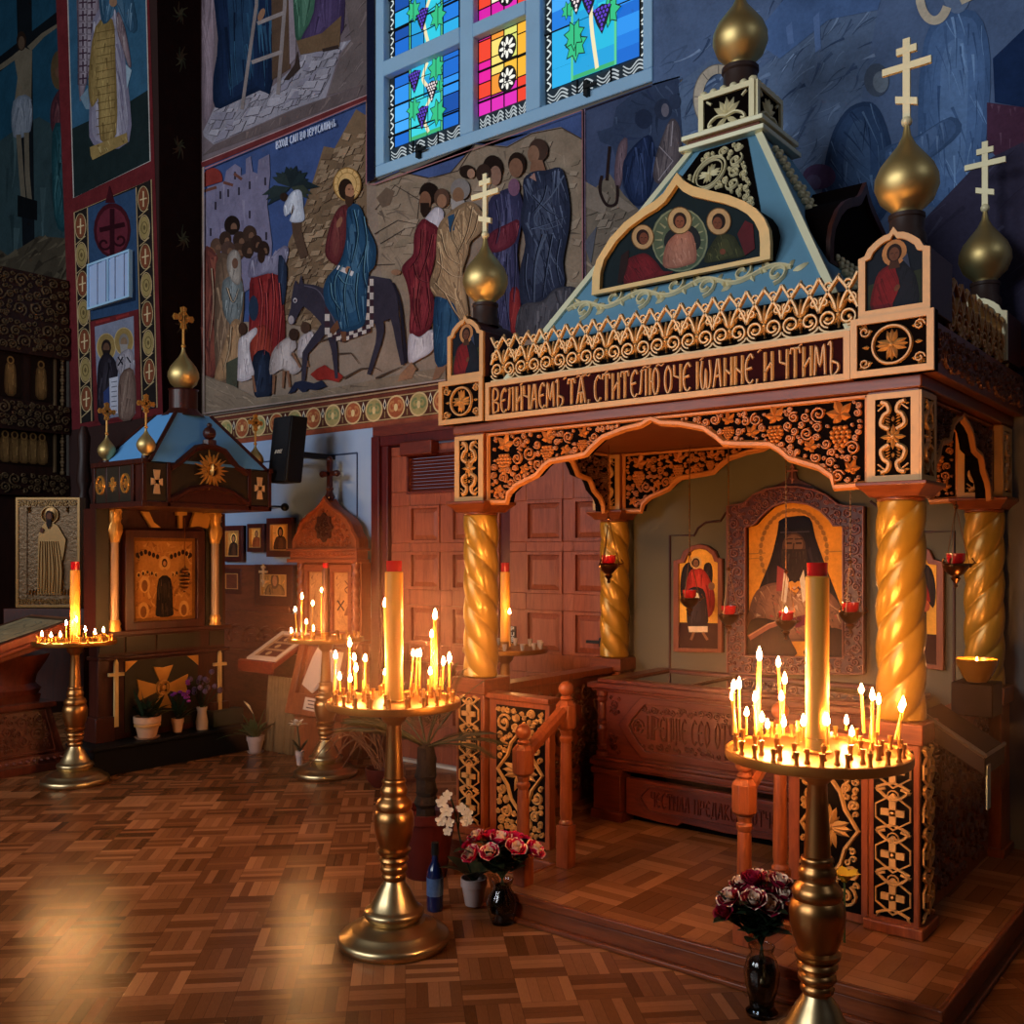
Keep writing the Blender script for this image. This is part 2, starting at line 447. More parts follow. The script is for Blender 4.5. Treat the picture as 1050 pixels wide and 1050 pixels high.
    def head(s, cx, cy, r, hair='2a1c16', skin='8a6048', face=(0, 0), beard=None, halo=None, hr=1.7):
        if halo:
            s.ell(halo, cx, cy, r * hr, r * hr * 1.12); s.ring('6d5028', cx, cy, r * hr, r * hr * 1.12, r * .14)
        s.ell(hair, cx, cy, r, r * 1.2)
        fx, fy = cx + face[0] * r, cy + face[1] * r + r * .12
        s.ell(skin, fx, fy, r * .68, r * .92)
        if beard: s.poly(beard, [(fx - r * .62, fy + r * .1), (fx - r * .3, fy + r * .35), (fx + r * .3, fy + r * .35), (fx + r * .62, fy + r * .1), (fx + r * .45, fy + r * .9), (fx, fy + r * 1.35), (fx - r * .45, fy + r * .9)])
        for sx in (-.3, .3): s.line('1a100c', [(fx + (sx - .16) * r, fy - r * .12), (fx + (sx + .16) * r, fy - r * .12)], r * .09)
        s.line('4a2c20', [(fx + r * .02, fy - r * .1), (fx + r * .06, fy + r * .25)], r * .07)
        s.line('5a2c22', [(fx - r * .18, fy + r * .45), (fx + r * .18, fy + r * .45)], r * .07)
    def build(s, name, mat, parent=None, **kw):
        me = bpy.data.meshes.new(name); me.from_pydata([tuple(v) for v in s.V], [], s.F); me.materials.append(mat)
        at_ = me.color_attributes.new('Col', 'FLOAT_COLOR', 'CORNER'); data = []
        for f, c in zip(s.F, s.C): data += (list(c) + [1.0]) * len(f)
        at_.data.foreach_set('color', data); me.update()
        o = bpy.data.objects.new(name, me); COL.objects.link(o)
        if parent is not None: o.parent = parent; o.location = -wl(parent)
        return tag(o, **kw)
# ================================================================ THE ROOM
W = 5.45; PX = -8.19; PY = 4.997
M = {}
M['plaster'] = simple('plaster', '6f675f', .85, var=.15, nscale=3, bump=.15, bscale=20)
M['dark_wall'] = simple('dark_wall', '2a1512', .8, var=.3, nscale=4, bump=.2)
M['blue_wall'] = simple('blue_wall', '8fa8cc', .6, var=.07, nscale=3, bump=.06, bscale=40)
M['blue_frame'] = simple('blue_frame_paint', '9cc6e6', .5, var=.1, nscale=5)
M['door_wood'] = wood('door_wood', '6e3020', 'a0553a', .42, (10, 10, 1.2), .15)
M['frame_red'] = wood('dark_red_frame', '3c0f12', '5a1a18', .35, (10, 10, 1.2), .3)
M['beam'] = wood('beam_wood', '4a1710', '6e2a1a', .45, (1.5, 10, 10), .2)
M['fresco'] = paint_mat('fresco', .8, .04, .3)
M['icon_paint'] = paint_mat('icon_paint', .5, .08, .08)
M['glass_lit'] = paint_mat('stained_glass', .3, .3, 0, emit_s=1.15)
M['lead'] = simple('lead', '0d1013', .6)

def parquet(name, S, rot, n, con=1.0):
    t = NT(name)
    tc = t.n('ShaderNodeTexCoord'); mp = t.n('ShaderNodeMapping'); mp.inputs['Rotation'].default_value = (0, 0, rot)
    t.l(tc.outputs['Object'], mp.inputs['Vector']); sp = t.n('ShaderNodeSeparateXYZ'); t.l(mp.outputs[0], sp.inputs[0])
    u = t.math('MULTIPLY', sp.outputs[0], 1 / S); v = t.math('MULTIPLY', sp.outputs[1], 1 / S)
    iu = t.math('FLOOR', u); iv = t.math('FLOOR', v); fu = t.math('FRACT', u); fv = t.math('FRACT', v)
    par = t.math('ABSOLUTE', t.math('MODULO', t.math('ADD', iu, iv), 2.0))
    f = t.math('ADD', t.math('MULTIPLY', fu, par), t.math('MULTIPLY', fv, t.math('SUBTRACT', 1.0, par)))
    g = t.math('ADD', t.math('MULTIPLY', fv, par), t.math('MULTIPLY', fu, t.math('SUBTRACT', 1.0, par)))
    sl = t.math('MULTIPLY', f, float(n)); k = t.math('FLOOR', sl)
    cb = t.n('ShaderNodeCombineXYZ'); t.l(iu, cb.inputs[0]); t.l(iv, cb.inputs[1]); t.l(k, cb.inputs[2])
    wn = t.n('ShaderNodeTexWhiteNoise', noise_dimensions='3D'); t.l(cb.outputs[0], wn.inputs['Vector'])
    cb2 = t.n('ShaderNodeCombineXYZ'); t.l(iu, cb2.inputs[0]); t.l(iv, cb2.inputs[1])
    wb = t.n('ShaderNodeTexWhiteNoise', noise_dimensions='3D'); t.l(cb2.outputs[0], wb.inputs['Vector'])
    gv = t.n('ShaderNodeCombineXYZ'); t.l(t.math('MULTIPLY', g, 2.0), gv.inputs[0]); t.l(t.math('MULTIPLY_ADD', sl, 3.0, t.math('MULTIPLY', wn.outputs['Value'], 40.0)), gv.inputs[1]); t.l(iu, gv.inputs[2])
    gr = t.noise(3.0, 5, .65, gv.outputs[0])
    val = t.math('ADD', t.math('ADD', t.math('MULTIPLY', wn.outputs['Value'], .52), t.math('MULTIPLY', wb.outputs['Value'], .34)), t.math('MULTIPLY', gr, .3))
    val = t.math('MULTIPLY_ADD', val, con, .68 * (1 - con))
    ramp = t.n('ShaderNodeValToRGB'); t.l(val, ramp.inputs[0])
    e = ramp.color_ramp.elements
    e[0].position = .18; e[0].color = hexc('48260f') + (1,); e[1].position = 1.0; e[1].color = hexc('b4764a') + (1,)
    x = ramp.color_ramp.elements.new(.58); x.color = hexc('7c4a2a') + (1,)
    def edge(q, w):
        d = t.math('ABSOLUTE', t.math('SUBTRACT', q, .5)); return t.math('GREATER_THAN', d, .5 - w)
    j = t.math('MAXIMUM', edge(t.math('FRACT', sl), .025), edge(g, .007))
    t.l(t.mix(t.math('MULTIPLY', j, .45), ramp.outputs[0], hexc('2a0f08')), t.b.inputs['Base Color'])
    big = t.noise(1.1, 4, .6, tc.outputs['Object'])
    t.l(t.math('MULTIPLY_ADD', big, .14, .16), t.b.inputs['Roughness'])
    t.b.inputs['Specular IOR Level'].default_value = .09
    hgt = t.math('ADD', t.math('MULTIPLY', gr, .35), t.math('ADD', t.math('MULTIPLY', t.math('SUBTRACT', 1.0, j), .5), t.math('ADD', t.math('MULTIPLY', wn.outputs['Value'], .3), t.math('MULTIPLY', t.noise(22, 3, .6, tc.outputs['Object']), .7))))
    t.bump(hgt, .3, .004)
    return t.m
M['parquet'] = parquet('parquet', .205, radians(45), 5, .82); M['parquet_step'] = parquet('parquet_step', .25, 0, 4, .55)

fl = MB().box(-12, 4, -6, W + .25, -.2, 0).build('floor', M['parquet'], kind='structure')
MB().box(-12, 4, -6, W + .25, 8, 8.2).build('ceiling', M['plaster'], kind='structure')

def wall_holes(a0, a1, z0, z1, holes, fr, t):
    xs = sorted({a0, a1} | {h[i] for h in holes for i in (0, 1)}); zs = sorted({z0, z1} | {h[i] for h in holes for i in (2, 3)})
    m = MB()
    for i in range(len(xs) - 1):
        for j in range(len(zs) - 1):
            cx, cz = (xs[i] + xs[i + 1]) / 2, (zs[j] + zs[j + 1]) / 2
            if any(h[0] < cx < h[1] and h[2] < cz < h[3] for h in holes): continue
            m.prism([(xs[i], zs[j]), (xs[i + 1], zs[j]), (xs[i + 1], zs[j + 1]), (xs[i], zs[j + 1])], fr, 0, -t)
    return m
WIN = (-5.83, -3.22, 4.63, 7.3); DOOR = (-5.79, -3.46, 0, 2.55)
wall = wall_holes(-12, 4, 0, 8, [WIN, DOOR], FY(W), .25).build('wall_back', M['plaster'], kind='structure')
wall_holes(-6, W + .25, 0, 8, [(1.6, 3.6, 5.0, 7.2)], FXn(4), .2).build('wall_right', M['dark_wall'], kind='structure')
wall_holes(-12, 4, 0, 8, [(-10, -7, 2.8, 6.6), (-5.6, -2.6, 2.8, 6.6)], FY(-6), .2).build('wall_front', M['plaster'], kind='structure')
MB().box(-12.2, -12, -6, W + .25, 0, 8).build('wall_left', M['dark_wall'], kind='structure')

# pier that juts out left of the big fresco
pier = MB()
pier.box(-9.86, PX, PY, W, 0, 8)
pier.build('wall_pier', M['dark_wall'], kind='structure')
# return face of the pier: dark painted foliage
def mp_return(u, v, k): return at(u, v, X=PX + .003 + k * .00005)
P = Paint(mp_return, 1.0)
rn = random.Random(3)
P.poly('1c0f0e', [(160, -60), (205, -60), (206, 440), (168, 440)])
for (cx, cy) in ((185, 15), (186, 60), (184, 150), (188, 245), (187, 330), (184, 395)):
    for k in range(9):
        a = k * .7 + rn.uniform(-.2, .2); L = rn.uniform(8, 15)
        P.line(rn.choice(['4a4a38', '33382c', '42362a']), [(cx, cy), (cx + L * .5 * cos(a) * .6, cy + L * .5 * sin(a)), (cx + L * cos(a + .3) * .6, cy + L * sin(a + .3))], 3, .6)
P.build('painted_foliage', M['fresco'], label='dark painted foliage on the narrow side face of the pier', cat='mural')

# ---------------------------------------------------------------- frescoes (traced on the wall plane)
G1 = 1.35
def mp_wall(u, v, k): return at(u, v, Y=W - .004 - k * .00004)
def mp_pier(u, v, k): return at(u, v, Y=PY - .004 - k * .00004)
SKY, ROCK = '354670', '7a6a5e'
P = Paint(mp_wall, G1)
# --- fresco with the rider
P.poly(ROCK, [(207, 168), (376, 98), (376, 188), (383, 188), (597, 112), (598, 369), (457, 390), (207, 425)])
P.poly(SKY, [(209, 171), (375, 102), (375, 118), (365, 112), (343, 152), (332, 150), (322, 182), (313, 210), (296, 248), (285, 310), (275, 330), (209, 330)])
P.poly('3d4d78', [(385, 190), (500, 147), (597, 113), (597, 142), (575, 130), (545, 136), (520, 150), (487, 147), (462, 177), (440, 182), (428, 181), (408, 175), (385, 186)])
hill = [(375, 118), (365, 112), (343, 152), (332, 150), (322, 182), (313, 210), (296, 248), (287, 330), (330, 340), (376, 250), (376, 188)]
P.poly('66523f', hill); P.rocks(hill, ['6f5b48', '7d6853', '5d4a3a', '86705a'], '33271f', 260, 9, 5)
hill2 = [(385, 188), (410, 176), (440, 183), (462, 177), (487, 148), (520, 151), (545, 137), (576, 131), (597, 143), (597, 365), (570, 360), (560, 200), (470, 200), (420, 300), (392, 290)]
P.poly('7c6c5c', hill2); P.strokes(hill2, ['4d423b', '8b7a6a', '5c5047'], 90, 24, 1.6, .7, 6, .9, .5); P.rocks(hill2, ['7f7060', '887868', '756757'], '4a3e36', 45, 12, 7)
for ln in ([(383, 187), (410, 176), (440, 183), (462, 177), (487, 148), (520, 151), (545, 137), (576, 131), (597, 143)], [(445, 182), (470, 175), (487, 148)], [(385, 215), (405, 190), (430, 205), (428, 225)], [(384, 240), (408, 226), (428, 230), (425, 262)], [(390, 250), (415, 235)], [(380, 272), (405, 271)], [(392, 296), (404, 310), (398, 330)]):
    P.line('3a302b', ln, 1.1)
P.poly('5a4a3e', [(386, 203), (396, 192), (405, 196), (400, 210), (392, 213)])
# castle
cas = [(209, 205), (213, 192), (230, 186), (232, 175), (241, 168), (247, 172), (247, 180), (252, 178), (252, 163), (257, 160), (259, 176), (264, 178), (265, 164), (276, 158), (277, 178), (274, 210), (279, 250), (277, 282), (250, 300), (209, 300)]
P.poly('66627a', cas); P.strokes(cas, ['5a556c', '7d788c'], 26, 24, 1.5, 1.5, 3, .2)
P.poly('6e2a26', circ(218, 183, 10, 18, pi, 2 * pi, 11) + [(228, 186), (208, 192)])
for a, b in ((226, 196), (234, 194), (245, 192), (256, 186), (272, 182), (256, 216), (216, 234), (273, 238), (221, 207), (241, 176)): P.line('2b2630', [(a, b), (a, b + 8)], 2.0)
for a in ((229, 187, 239, 190), (209, 196, 222, 192), (240, 178, 248, 184)): P.line('5a3830', [(a[0], a[1]), (a[2], a[3])], 3)
# palm tree and climbing boy
for a, L in ((-1.57, 25), (-1.1, 24), (-2.0, 22), (-.6, 22), (-2.5, 24), (-.15, 30), (3.0, 30), (.4, 20), (2.6, 28), (-.85, 26), (-1.35, 27), (-1.75, 26), (-2.25, 25), (.15, 22), (2.8, 27)):
    cx, cy = 298, 192; ca, sa = cos(a), sin(a)
    P.poly(rn.choice(['1d272b', '232c2d', '1a2226', '2d332c']), [(cx, cy), (cx + L * .55 * ca - 4.5 * sa, cy + L * .55 * sa + 4.5 * ca), (cx + L * ca, cy + L * sa + 4), (cx + L * .55 * ca + 4.5 * sa, cy + L * .55 * sa - 4.5 * ca)])
P.poly('45342a', [(297, 205), (309, 205), (309, 235), (316, 262), (308, 266), (300, 240)])
P.robe('a9aebb', [(297, 200), (303, 195), (309, 197), (311, 214), (312, 225), (305, 228), (297, 226), (302, 214), (298, 208), (293, 222), (291, 212)], '7c8090', 'd0d2d8', 8, 1.0)
P.ell('2a1d18', 291, 202, 4, 4.5)
# crowd by the gate
for x, y, rx, ry, c in ((238, 231, 9, 10, '1d1512'), (222, 252, 7, 8, '4a362c'), (231, 245, 7, 8, '2e211b'), (246, 246, 8, 9, '2c201b'), (256, 240, 8, 9, '33251f'), (263, 250, 7, 9, '2a1d19'), (215, 262, 7, 9, '6a4632'), (226, 268, 8, 9, '4b372b'), (244, 258, 8, 9, '3a2a22'), (254, 256, 7, 9, '2b1f1a'), (270, 256, 7, 9, '251a17'), (234, 256, 8, 9, '42302a')):
    P.ell(c, x, y, rx * .9, ry); P.ell('5e4436', x + 1.8, y + 2.5, rx * .36, ry * .5); P.poly(c, [(x - 1.5, y + 4), (x + 5, y + 4), (x + 3, y + 9), (x, y + 9)])
P.robe('61332c', [(208, 262), (222, 262), (228, 290), (226, 340), (222, 380), (208, 382)], '3a1f1e', '7c4a3c', 12, 1.4)
P.robe('5e4a3c', [(222, 270), (240, 268), (250, 300), (246, 350), (240, 390), (222, 388)], '3b2e27', '8a725c', 12, 1.4)
P.robe('5c6264', [(229, 288), (246, 285), (249, 310), (243, 332), (236, 332), (229, 318)], '3c4245', '8c9295', 9, 1.2)
P.robe('7d756f', [(234, 262), (240, 256), (246, 262), (247, 282), (245, 292), (238, 288), (233, 275)], '4f4844', 'a09890', 5, 1)
P.ell('5a4034', 241, 270, 3.2, 5.5)
P.robe('8a6c50', [(238, 330), (246, 332), (244, 370), (232, 388), (220, 388), (228, 360)], '5a4636', 'a58868', 8, 1.2)
P.robe('6c2022', [(259, 280), (283, 275), (289, 300), (292, 345), (284, 365), (258, 366), (256, 320)], '451418', '8c3634', 14, 1.5)
P.robe('7a3026', [(258, 340), (275, 335), (278, 368), (258, 370)], '4a1a18', '98463a', 5, 1.2)
P.robe('676379', [(255, 284), (258, 265), (270, 262), (281, 262), (291, 252), (296, 258), (288, 280), (275, 280)], '454256', '8d8a9c', 9, 1.2)
P.robe('191f2e', [(260, 365), (276, 362), (279, 402), (266, 408), (260, 400)], '0e121c', '2c3850', 6, 1.2)
P.ell('1f2a3c', 260, 316, 5, 13); P.ell('2b1d18', 268, 262, 4, 8)
P.robe('20283a', [(286, 262), (294, 275), (291, 312), (286, 300)], '141a28', '35425c', 4, 1)
# child in white reaching up
P.robe('a39ba0', [(245, 349), (252, 343), (262, 336), (263, 342), (256, 352), (257, 368), (260, 386), (243, 390), (244, 368)], '77707a', 'cac4c6', 7, 1)
P.ell('36241d', 248.5, 337, 4.2, 6.5); P.line('6a4a3a', [(259, 385), (262, 402)], 2.4); P.poly('3b3d33', [(232, 372), (244, 366), (243, 398), (232, 394)])
# two children kneeling by the spread cloaks
P.robe('978c8c', [(277, 384), (279, 362), (290, 349), (300, 346), (304, 356), (298, 364), (309, 377), (300, 384), (290, 378)], '6a605f', 'bdb4b2', 9, 1)
P.robe('9d9396', [(306, 352), (310, 344), (320, 340), (321, 350), (314, 364), (306, 366)], '6f6669', 'c0b8ba', 5, 1)
P.ell('30211b', 301, 343, 5, 6.5); P.ell('3d2b23', 313, 336, 4.8, 6.2)
for ln in ([(281, 384), (280, 404)], [(291, 380), (290, 398)], [(300, 362), (308, 377)], [(312, 362), (316, 376)], [(295, 380), (297, 397)]): P.line('6b4c3b', ln, 3, 2)
P.poly('742420', [(318, 384), (325, 378), (333, 374), (338, 378), (346, 381), (352, 386), (347, 392), (335, 389), (325, 390)])
P.poly('1d2133', [(295, 404), (302, 392), (310, 390), (322, 393), (330, 390), (335, 396), (325, 400), (316, 399), (312, 404), (305, 398), (302, 402)])
fg = [(209, 385), (240, 396), (262, 408), (300, 404), (340, 398), (420, 382), (457, 376), (457, 389), (208, 424)]
P.poly('6c5f52', fg); P.strokes(fg, ['51463d', '8b7b6a', '5d5147'], 40, 24, 1.3, .5, 9, .5)
for ln in ([(352, 388), (370, 378), (385, 377), (392, 381)], [(385, 388), (402, 380), (412, 376)], [(340, 363), (360, 362), (368, 373)], [(320, 352), (345, 345)]): P.line('40332b', ln, 2, .6)
# donkey
DK = '2c2833'
P.poly(DK, [(301, 293), (303, 287), (306, 292), (309, 281), (311, 291), (322, 292), (333, 296), (340, 284), (383, 283), (400, 286), (406, 296), (409, 318), (402, 326), (392, 330), (372, 334), (352, 346), (336, 342), (328, 330), (319, 320), (311, 314), (306, 322), (302, 332), (297, 333), (295, 326), (298, 316), (299, 305)])
P.ell('8b8084', 298.5, 328, 3, 4.5); P.ell('9a9298', 302.5, 308, 2, 2.6); P.ell('15121a', 302.5, 308.3, 1.1, 1.5)
for ln, w in (([(334, 335), (322, 350), (313, 362), (311, 390)], 7), ([(339, 340), (343, 360), (345, 388)], 6), ([(388, 322), (390, 340), (388, 352), (378, 384)], 7), ([(403, 318), (407, 336), (409, 352), (413, 374)], 7)): P.line(DK, ln, w + 3, w - 3)
P.line('1c1922', smooth([(403, 290), (410, 310), (414, 345), (416, 372)]), 2.4, 3.5)
P.line('4a4552', smooth([(312, 293), (325, 297), (334, 310), (345, 335)]), 1.2)
# chequered saddle cloth
for i in range(7):
    for j in range(2):
        P.poly('a89d98' if (i + j) % 2 else '33222a', [(375 + j * 4, 286 + i * 7), (379 + j * 4, 286 + i * 7), (379 + j * 4, 293 + i * 7), (375 + j * 4, 293 + i * 7)])
for i in range(10):
    x0, y0 = 336 + i * 4.4, 343 - abs(i - 3) * 1.6
    for j in range(2): P.poly('a89d98' if (i + j) % 2 else '33222a', [(x0, y0 + j * 4), (x0 + 4.4, y0 - 1 + j * 4), (x0 + 4.4, y0 + 3 + j * 4), (x0, y0 + 4 + j * 4)])
for i in range(4):
    for j in range(1): P.poly('a89d98' if i % 2 else '33222a', [(333, 315 + i * 7), (338, 315 + i * 7), (338, 322 + i * 7), (333, 322 + i * 7)])
# rider
P.ell('b7935f', 356, 189, 14, 17); P.ring('7b5a30', 356, 189, 14, 17, 1.2); P.ring('8d6a3a', 356, 189, 9.5, 12, .8)
for k in range(12): P.line('7b5a30', [(356 + 10 * cos(k * .524), 189 + 12 * sin(k * .524)), (356 + 13.5 * cos(k * .524), 189 + 16.5 * sin(k * .524))], .6)
P.robe('58272a', [(347, 214), (357, 212), (356, 245), (348, 268), (343, 271), (334, 262), (335, 245), (340, 228)], '361518', '7d4a42', 8, 1.2)
P.robe('23425e', [(356, 216), (363, 209), (370, 214), (376, 232), (385, 252), (384, 272), (378, 280), (376, 300), (374, 330), (364, 338), (351, 339), (343, 326), (334, 312), (332, 296), (337, 283), (349, 268), (355, 245)], '13273c', '5a7f98', 26, 1.5, 1.45, 4, 30)
P.ell('241812', 354.5, 194, 7.5, 11); P.ell('8a6048', 358.5, 196, 4.6, 7.5); P.poly('35231a', [(354, 200), (360, 202), (364, 199), (361, 210), (357, 213), (354, 208)])
P.line('20140f', [(357, 194), (359, 194)], 1); P.line('20140f', [(361, 194), (362.5, 194)], 1)
P.line('b3aeb0', [(346, 274), (362, 281)], 5); P.ell('8a6048', 357, 277, 3, 4); P.ell('7a5240', 348, 228, 2.5, 6, .4)
P.poly('5a3a2a', [(338, 338), (346, 328), (348, 336), (341, 344)]); P.poly('5a3a2a', [(349, 340), (355, 340), (355, 350), (351, 351)])
# men following
P.ell('1a120f', 439.5, 198, 9.5, 11); P.ell('6b4a39', 436, 206, 6, 10); P.poly('221713', [(431, 208), (440, 208), (441, 220), (434, 223), (431, 217)])
P.robe('a49ea8', [(434, 228), (446, 213), (455, 218), (450, 236), (440, 232)], '7a7480', 'c6c2c8', 4, 1)
P.robe('5f2029', [(433, 225), (441, 228), (449, 234), (449, 248), (443, 277), (441, 288), (445, 312), (441, 336), (428, 345), (420, 340), (421, 312), (417, 290), (412, 276), (417, 268), (424, 260), (425, 240)], '3c131a', '86383c', 22, 1.4)
P.robe('a39da4', [(420, 343), (430, 346), (443, 338), (444, 358), (430, 368), (419, 371)], '787280', 'c4c0c4', 7, 1)
P.ell('7d5c48', 406, 279, 5, 3); P.poly('7a5a46', [(422, 371), (427, 378), (422, 388), (408, 391), (410, 384)]); P.poly('6d503f', [(447, 376), (457, 364), (459, 374), (450, 388), (443, 390)])
P.ell('4a352b', 453, 203, 8, 10); P.ell('7d5c48', 453, 206, 5, 7)
P.ell('706a68', 472, 194, 10, 11); P.ell('6f5340', 470, 200, 6, 8); P.poly('8a8482', [(462, 203), (468, 207), (476, 205), (478, 214), (471, 219), (463, 214)])
P.robe('1f3a56', [(446, 306), (460, 302), (478, 325), (478, 345), (459, 372), (446, 370)], '11243a', '3d6280', 10, 1.3)
P.robe('8a7055', [(455, 224), (466, 214), (480, 207), (491, 213), (497, 228), (491, 240), (482, 248), (479, 262), (474, 278), (477, 298), (480, 325), (472, 330), (466, 312), (454, 305), (445, 302), (441, 290), (447, 270), (448, 246), (450, 232)], '5c4a3a', 'b59a78', 34, 1.5, 1.3, 8, 30, .7)
P.poly('23405c', [(459, 222), (466, 219), (466, 236), (461, 238)])
P.ell('211713', 479, 176, 8, 7); P.ell('8a6a58', 483, 178, 4, 5)
P.ell('1e1512', 505, 173, 10.5, 14); P.ell('7c5e50', 508, 180, 6, 10); P.ell('2e211c', 496, 178, 8, 10)
P.robe('30304c', [(500, 210), (514, 196), (530, 194), (536, 212), (534, 232), (530, 262), (534, 305), (528, 342), (514, 342), (502, 280), (498, 250)], '1d1e33', '585a7c', 24, 1.5)
P.robe('57222f', [(502, 240), (520, 230), (532, 226), (528, 248), (512, 258), (500, 256)], '3a1620', '7a3d48', 7, 1.2)
P.robe('6a2226', [(523, 300), (532, 298), (533, 338), (524, 340)], '451418', '8c3a38', 4, 1.2)
P.ell('6a4a60', 527, 192, 6, 9); P.ell('211713', 530, 168, 9, 12); P.ell('70503f', 529, 172, 7, 10)
P.ell('3a2a24', 552, 154, 10, 12); P.ell('765745', 547, 158, 6, 9); P.poly('70503f', [(545, 164), (556, 164), (560, 176), (543, 176)])
P.robe('2a3044', [(537, 184), (548, 176), (560, 175), (574, 172), (580, 185), (584, 210), (583, 235), (577, 268), (578, 294), (556, 308), (546, 314), (535, 312), (533, 280), (539, 250), (534, 225), (537, 205)], '171b29', '5c667e', 46, 1.5, 1.35, 12, 34, .6)
P.line('4a5468', smooth([(578, 180), (566, 200), (548, 222), (556, 235), (575, 230)]), 1.6, .6); P.line('4a5468', smooth([(560, 240), (550, 270), (548, 310)]), 2.2, .6)
P.poly('8d6a62', [(543, 182), (548, 177), (550, 186)])
P.robe('3e3d44', [(534, 314), (556, 309), (570, 296), (590, 295), (582, 310), (564, 330), (558, 342), (530, 345)], '26262d', '5f5e66', 14, 1.4)
def folds(lst, dk, lt, w=1.1):
    for f in lst:
        f = smooth(f, 4); P.line(dk, f, w, w * .4, step=.3); P.line(lt, [(x + w * 1.1, y) for x, y in f], w * .9, w * .2, step=.3)
folds([[(470, 215), (462, 240), (474, 262)], [(484, 212), (478, 240), (468, 262)], [(452, 240), (458, 262), (472, 272)], [(447, 268), (462, 282), (474, 284)], [(445, 290), (455, 300), (470, 310)], [(455, 300), (466, 320), (474, 330)], [(450, 255), (452, 275), (447, 290)], [(490, 220), (486, 236), (478, 250)]], '4a3a2c', 'b89c7c')
folds([[(545, 200), (560, 215), (572, 222)], [(543, 235), (560, 230), (580, 222)], [(556, 240), (548, 270), (546, 308)], [(566, 240), (560, 275), (556, 305)], [(574, 245), (570, 270), (574, 292)], [(540, 260), (538, 285), (542, 308)], [(560, 190), (556, 205), (546, 218)]], '10131f', '4e5870', 1.2)
folds([[(432, 235), (430, 260), (420, 275)], [(443, 240), (438, 262), (430, 285)], [(424, 270), (428, 285), (440, 290)], [(430, 290), (427, 315), (431, 338)], [(438, 295), (440, 318), (436, 336)], [(424, 295), (424, 320), (428, 335)]], '2c0c12', '7c3a3e')
folds([[(362, 215), (366, 240), (360, 270)], [(372, 222), (375, 250), (366, 275)], [(350, 272), (342, 290), (346, 325)], [(358, 275), (352, 300), (356, 335)], [(366, 280), (364, 305), (368, 330)], [(338, 290), (340, 305), (350, 320)], [(374, 255), (372, 280), (376, 296)], [(346, 282), (352, 290), (362, 292)]], '0d1c2c', '557c92', 1.2)
folds([[(265, 285), (268, 310), (264, 360)], [(278, 280), (280, 310), (276, 360)], [(272, 300), (273, 330), (270, 364)], [(285, 290), (287, 320), (284, 358)]], '38101a', '9c4442')
folds([[(508, 205), (512, 230), (508, 250)], [(520, 260), (518, 300), (522, 335)], [(510, 262), (508, 300), (512, 330)], [(528, 250), (528, 280), (526, 310)]], '15162a', '4c4e6c')
folds([[(236, 335), (234, 360), (228, 380)], [(232, 295), (238, 310), (244, 296)], [(216, 275), (218, 310), (214, 350)]], '3a2c22', 'a8927a', .9)
P.poly('12162a', [(376, -100), (384, -104), (384, 184), (376, 187)]); P.line('8d5f62', [(210, 173), (375.5, 103), (375.5, 189), (384, 189), (597, 113), (597.5, 369)], 1.3); P.line('8a7a74', [(208.5, 171), (209, 424), (457, 389.5)], 1.6)  # navy strip paints the shadow beside the window
# lettering along the top of the sky
def mural_text(P, txt, x0, y0, x1, y1, h, col, w):
    for st in text_strokes(txt, 0, 1, 0, 1):
        P.line(col, [(x0 + (x1 - x0) * a, y0 + (y1 - y0) * a - h * b) for a, b in st], w, step=.1)
mural_text(P, 'ВХОД САП ВО ІЕРУСАЛИМЪ', 283, 153, 345, 129, 8, 'aeb6cc', 1.0)
P.build('fresco', M['fresco'], label='fresco of a blue-robed rider on a dark donkey met by a crowd', cat='mural')

# --- fresco above it, cut off by the top of the picture
P = Paint(mp_wall, G1)
P.poly('62575c', [(206, -70), (376, -120), (376, 98), (207, 165)])
P.robe('6f616a', [(206, -60), (223, -60), (219, 60), (218, 110), (208, 120)], '544850', '857680', 10, 1.4)
pav = [(208, 135), (221, 108), (280, 88), (300, 70), (312, 52), (330, 48), (360, 41), (348, 55), (334, 100), (300, 112), (219, 148), (209, 140)]
P.poly('7b7883', pav); P.strokes(pav, ['4c4850', '95929c', '57535c'], 90, 26, 1.2, 2.1, 4, .2); P.rocks(pav, ['84818c', '757280', '8c8994'], '3c3840', 80, 11, 3)
P.poly('54494a', [(207, 160), (219, 149), (300, 113), (335, 100), (375, 86), (375, 97)]); P.strokes([(207, 160), (219, 149), (335, 100), (375, 86), (375, 97)], ['3c3436', '6a5c5a'], 24, 16, 1.2, 2.0, 5)
P.poly('5a5050', [(345, -60), (376, -70), (376, 86), (336, 98), (350, 55), (360, 41)]); P.strokes([(345, -60), (376, -70), (376, 86), (336, 98), (350, 55)], ['3f3838', '746868'], 26, 20, 1.3, 2.2, 6)
P.robe('14223c', [(219, -60), (282, -60), (279, 84), (266, 92), (240, 104), (221, 110), (219, 80), (224, 40)], '0b1526', '2f5570', 40, 2, 1.52, 5, 60, .08)
P.poly('4a392e', [(278, -60), (294, -60), (298, 70), (279, 82)]); P.poly('7a7078', [(295, -60), (305, -60), (303, 60), (297, 66)])
P.line('736a6a', [(264, -60), (263, 5), (248, 112)], 3.4); P.line('736a6a', [(294, -60), (292, 5), (285, 97)], 3.8)
for a in ((264, 24, 291, 13), (258, 64, 289, 53)): P.line('7d7474', [(a[0], a[1]), (a[2], a[3])], 4)
P.robe('365848', [(303, -60), (332, -60), (324, 10), (314, 30), (303, 38)], '20362c', '6f9a84', 12, 1.3)
P.robe('3d3150', [(330, -60), (350, -60), (352, 30), (334, 36), (320, 46), (309, 40), (322, 12)], '271f36', '5d5078', 14, 1.4)
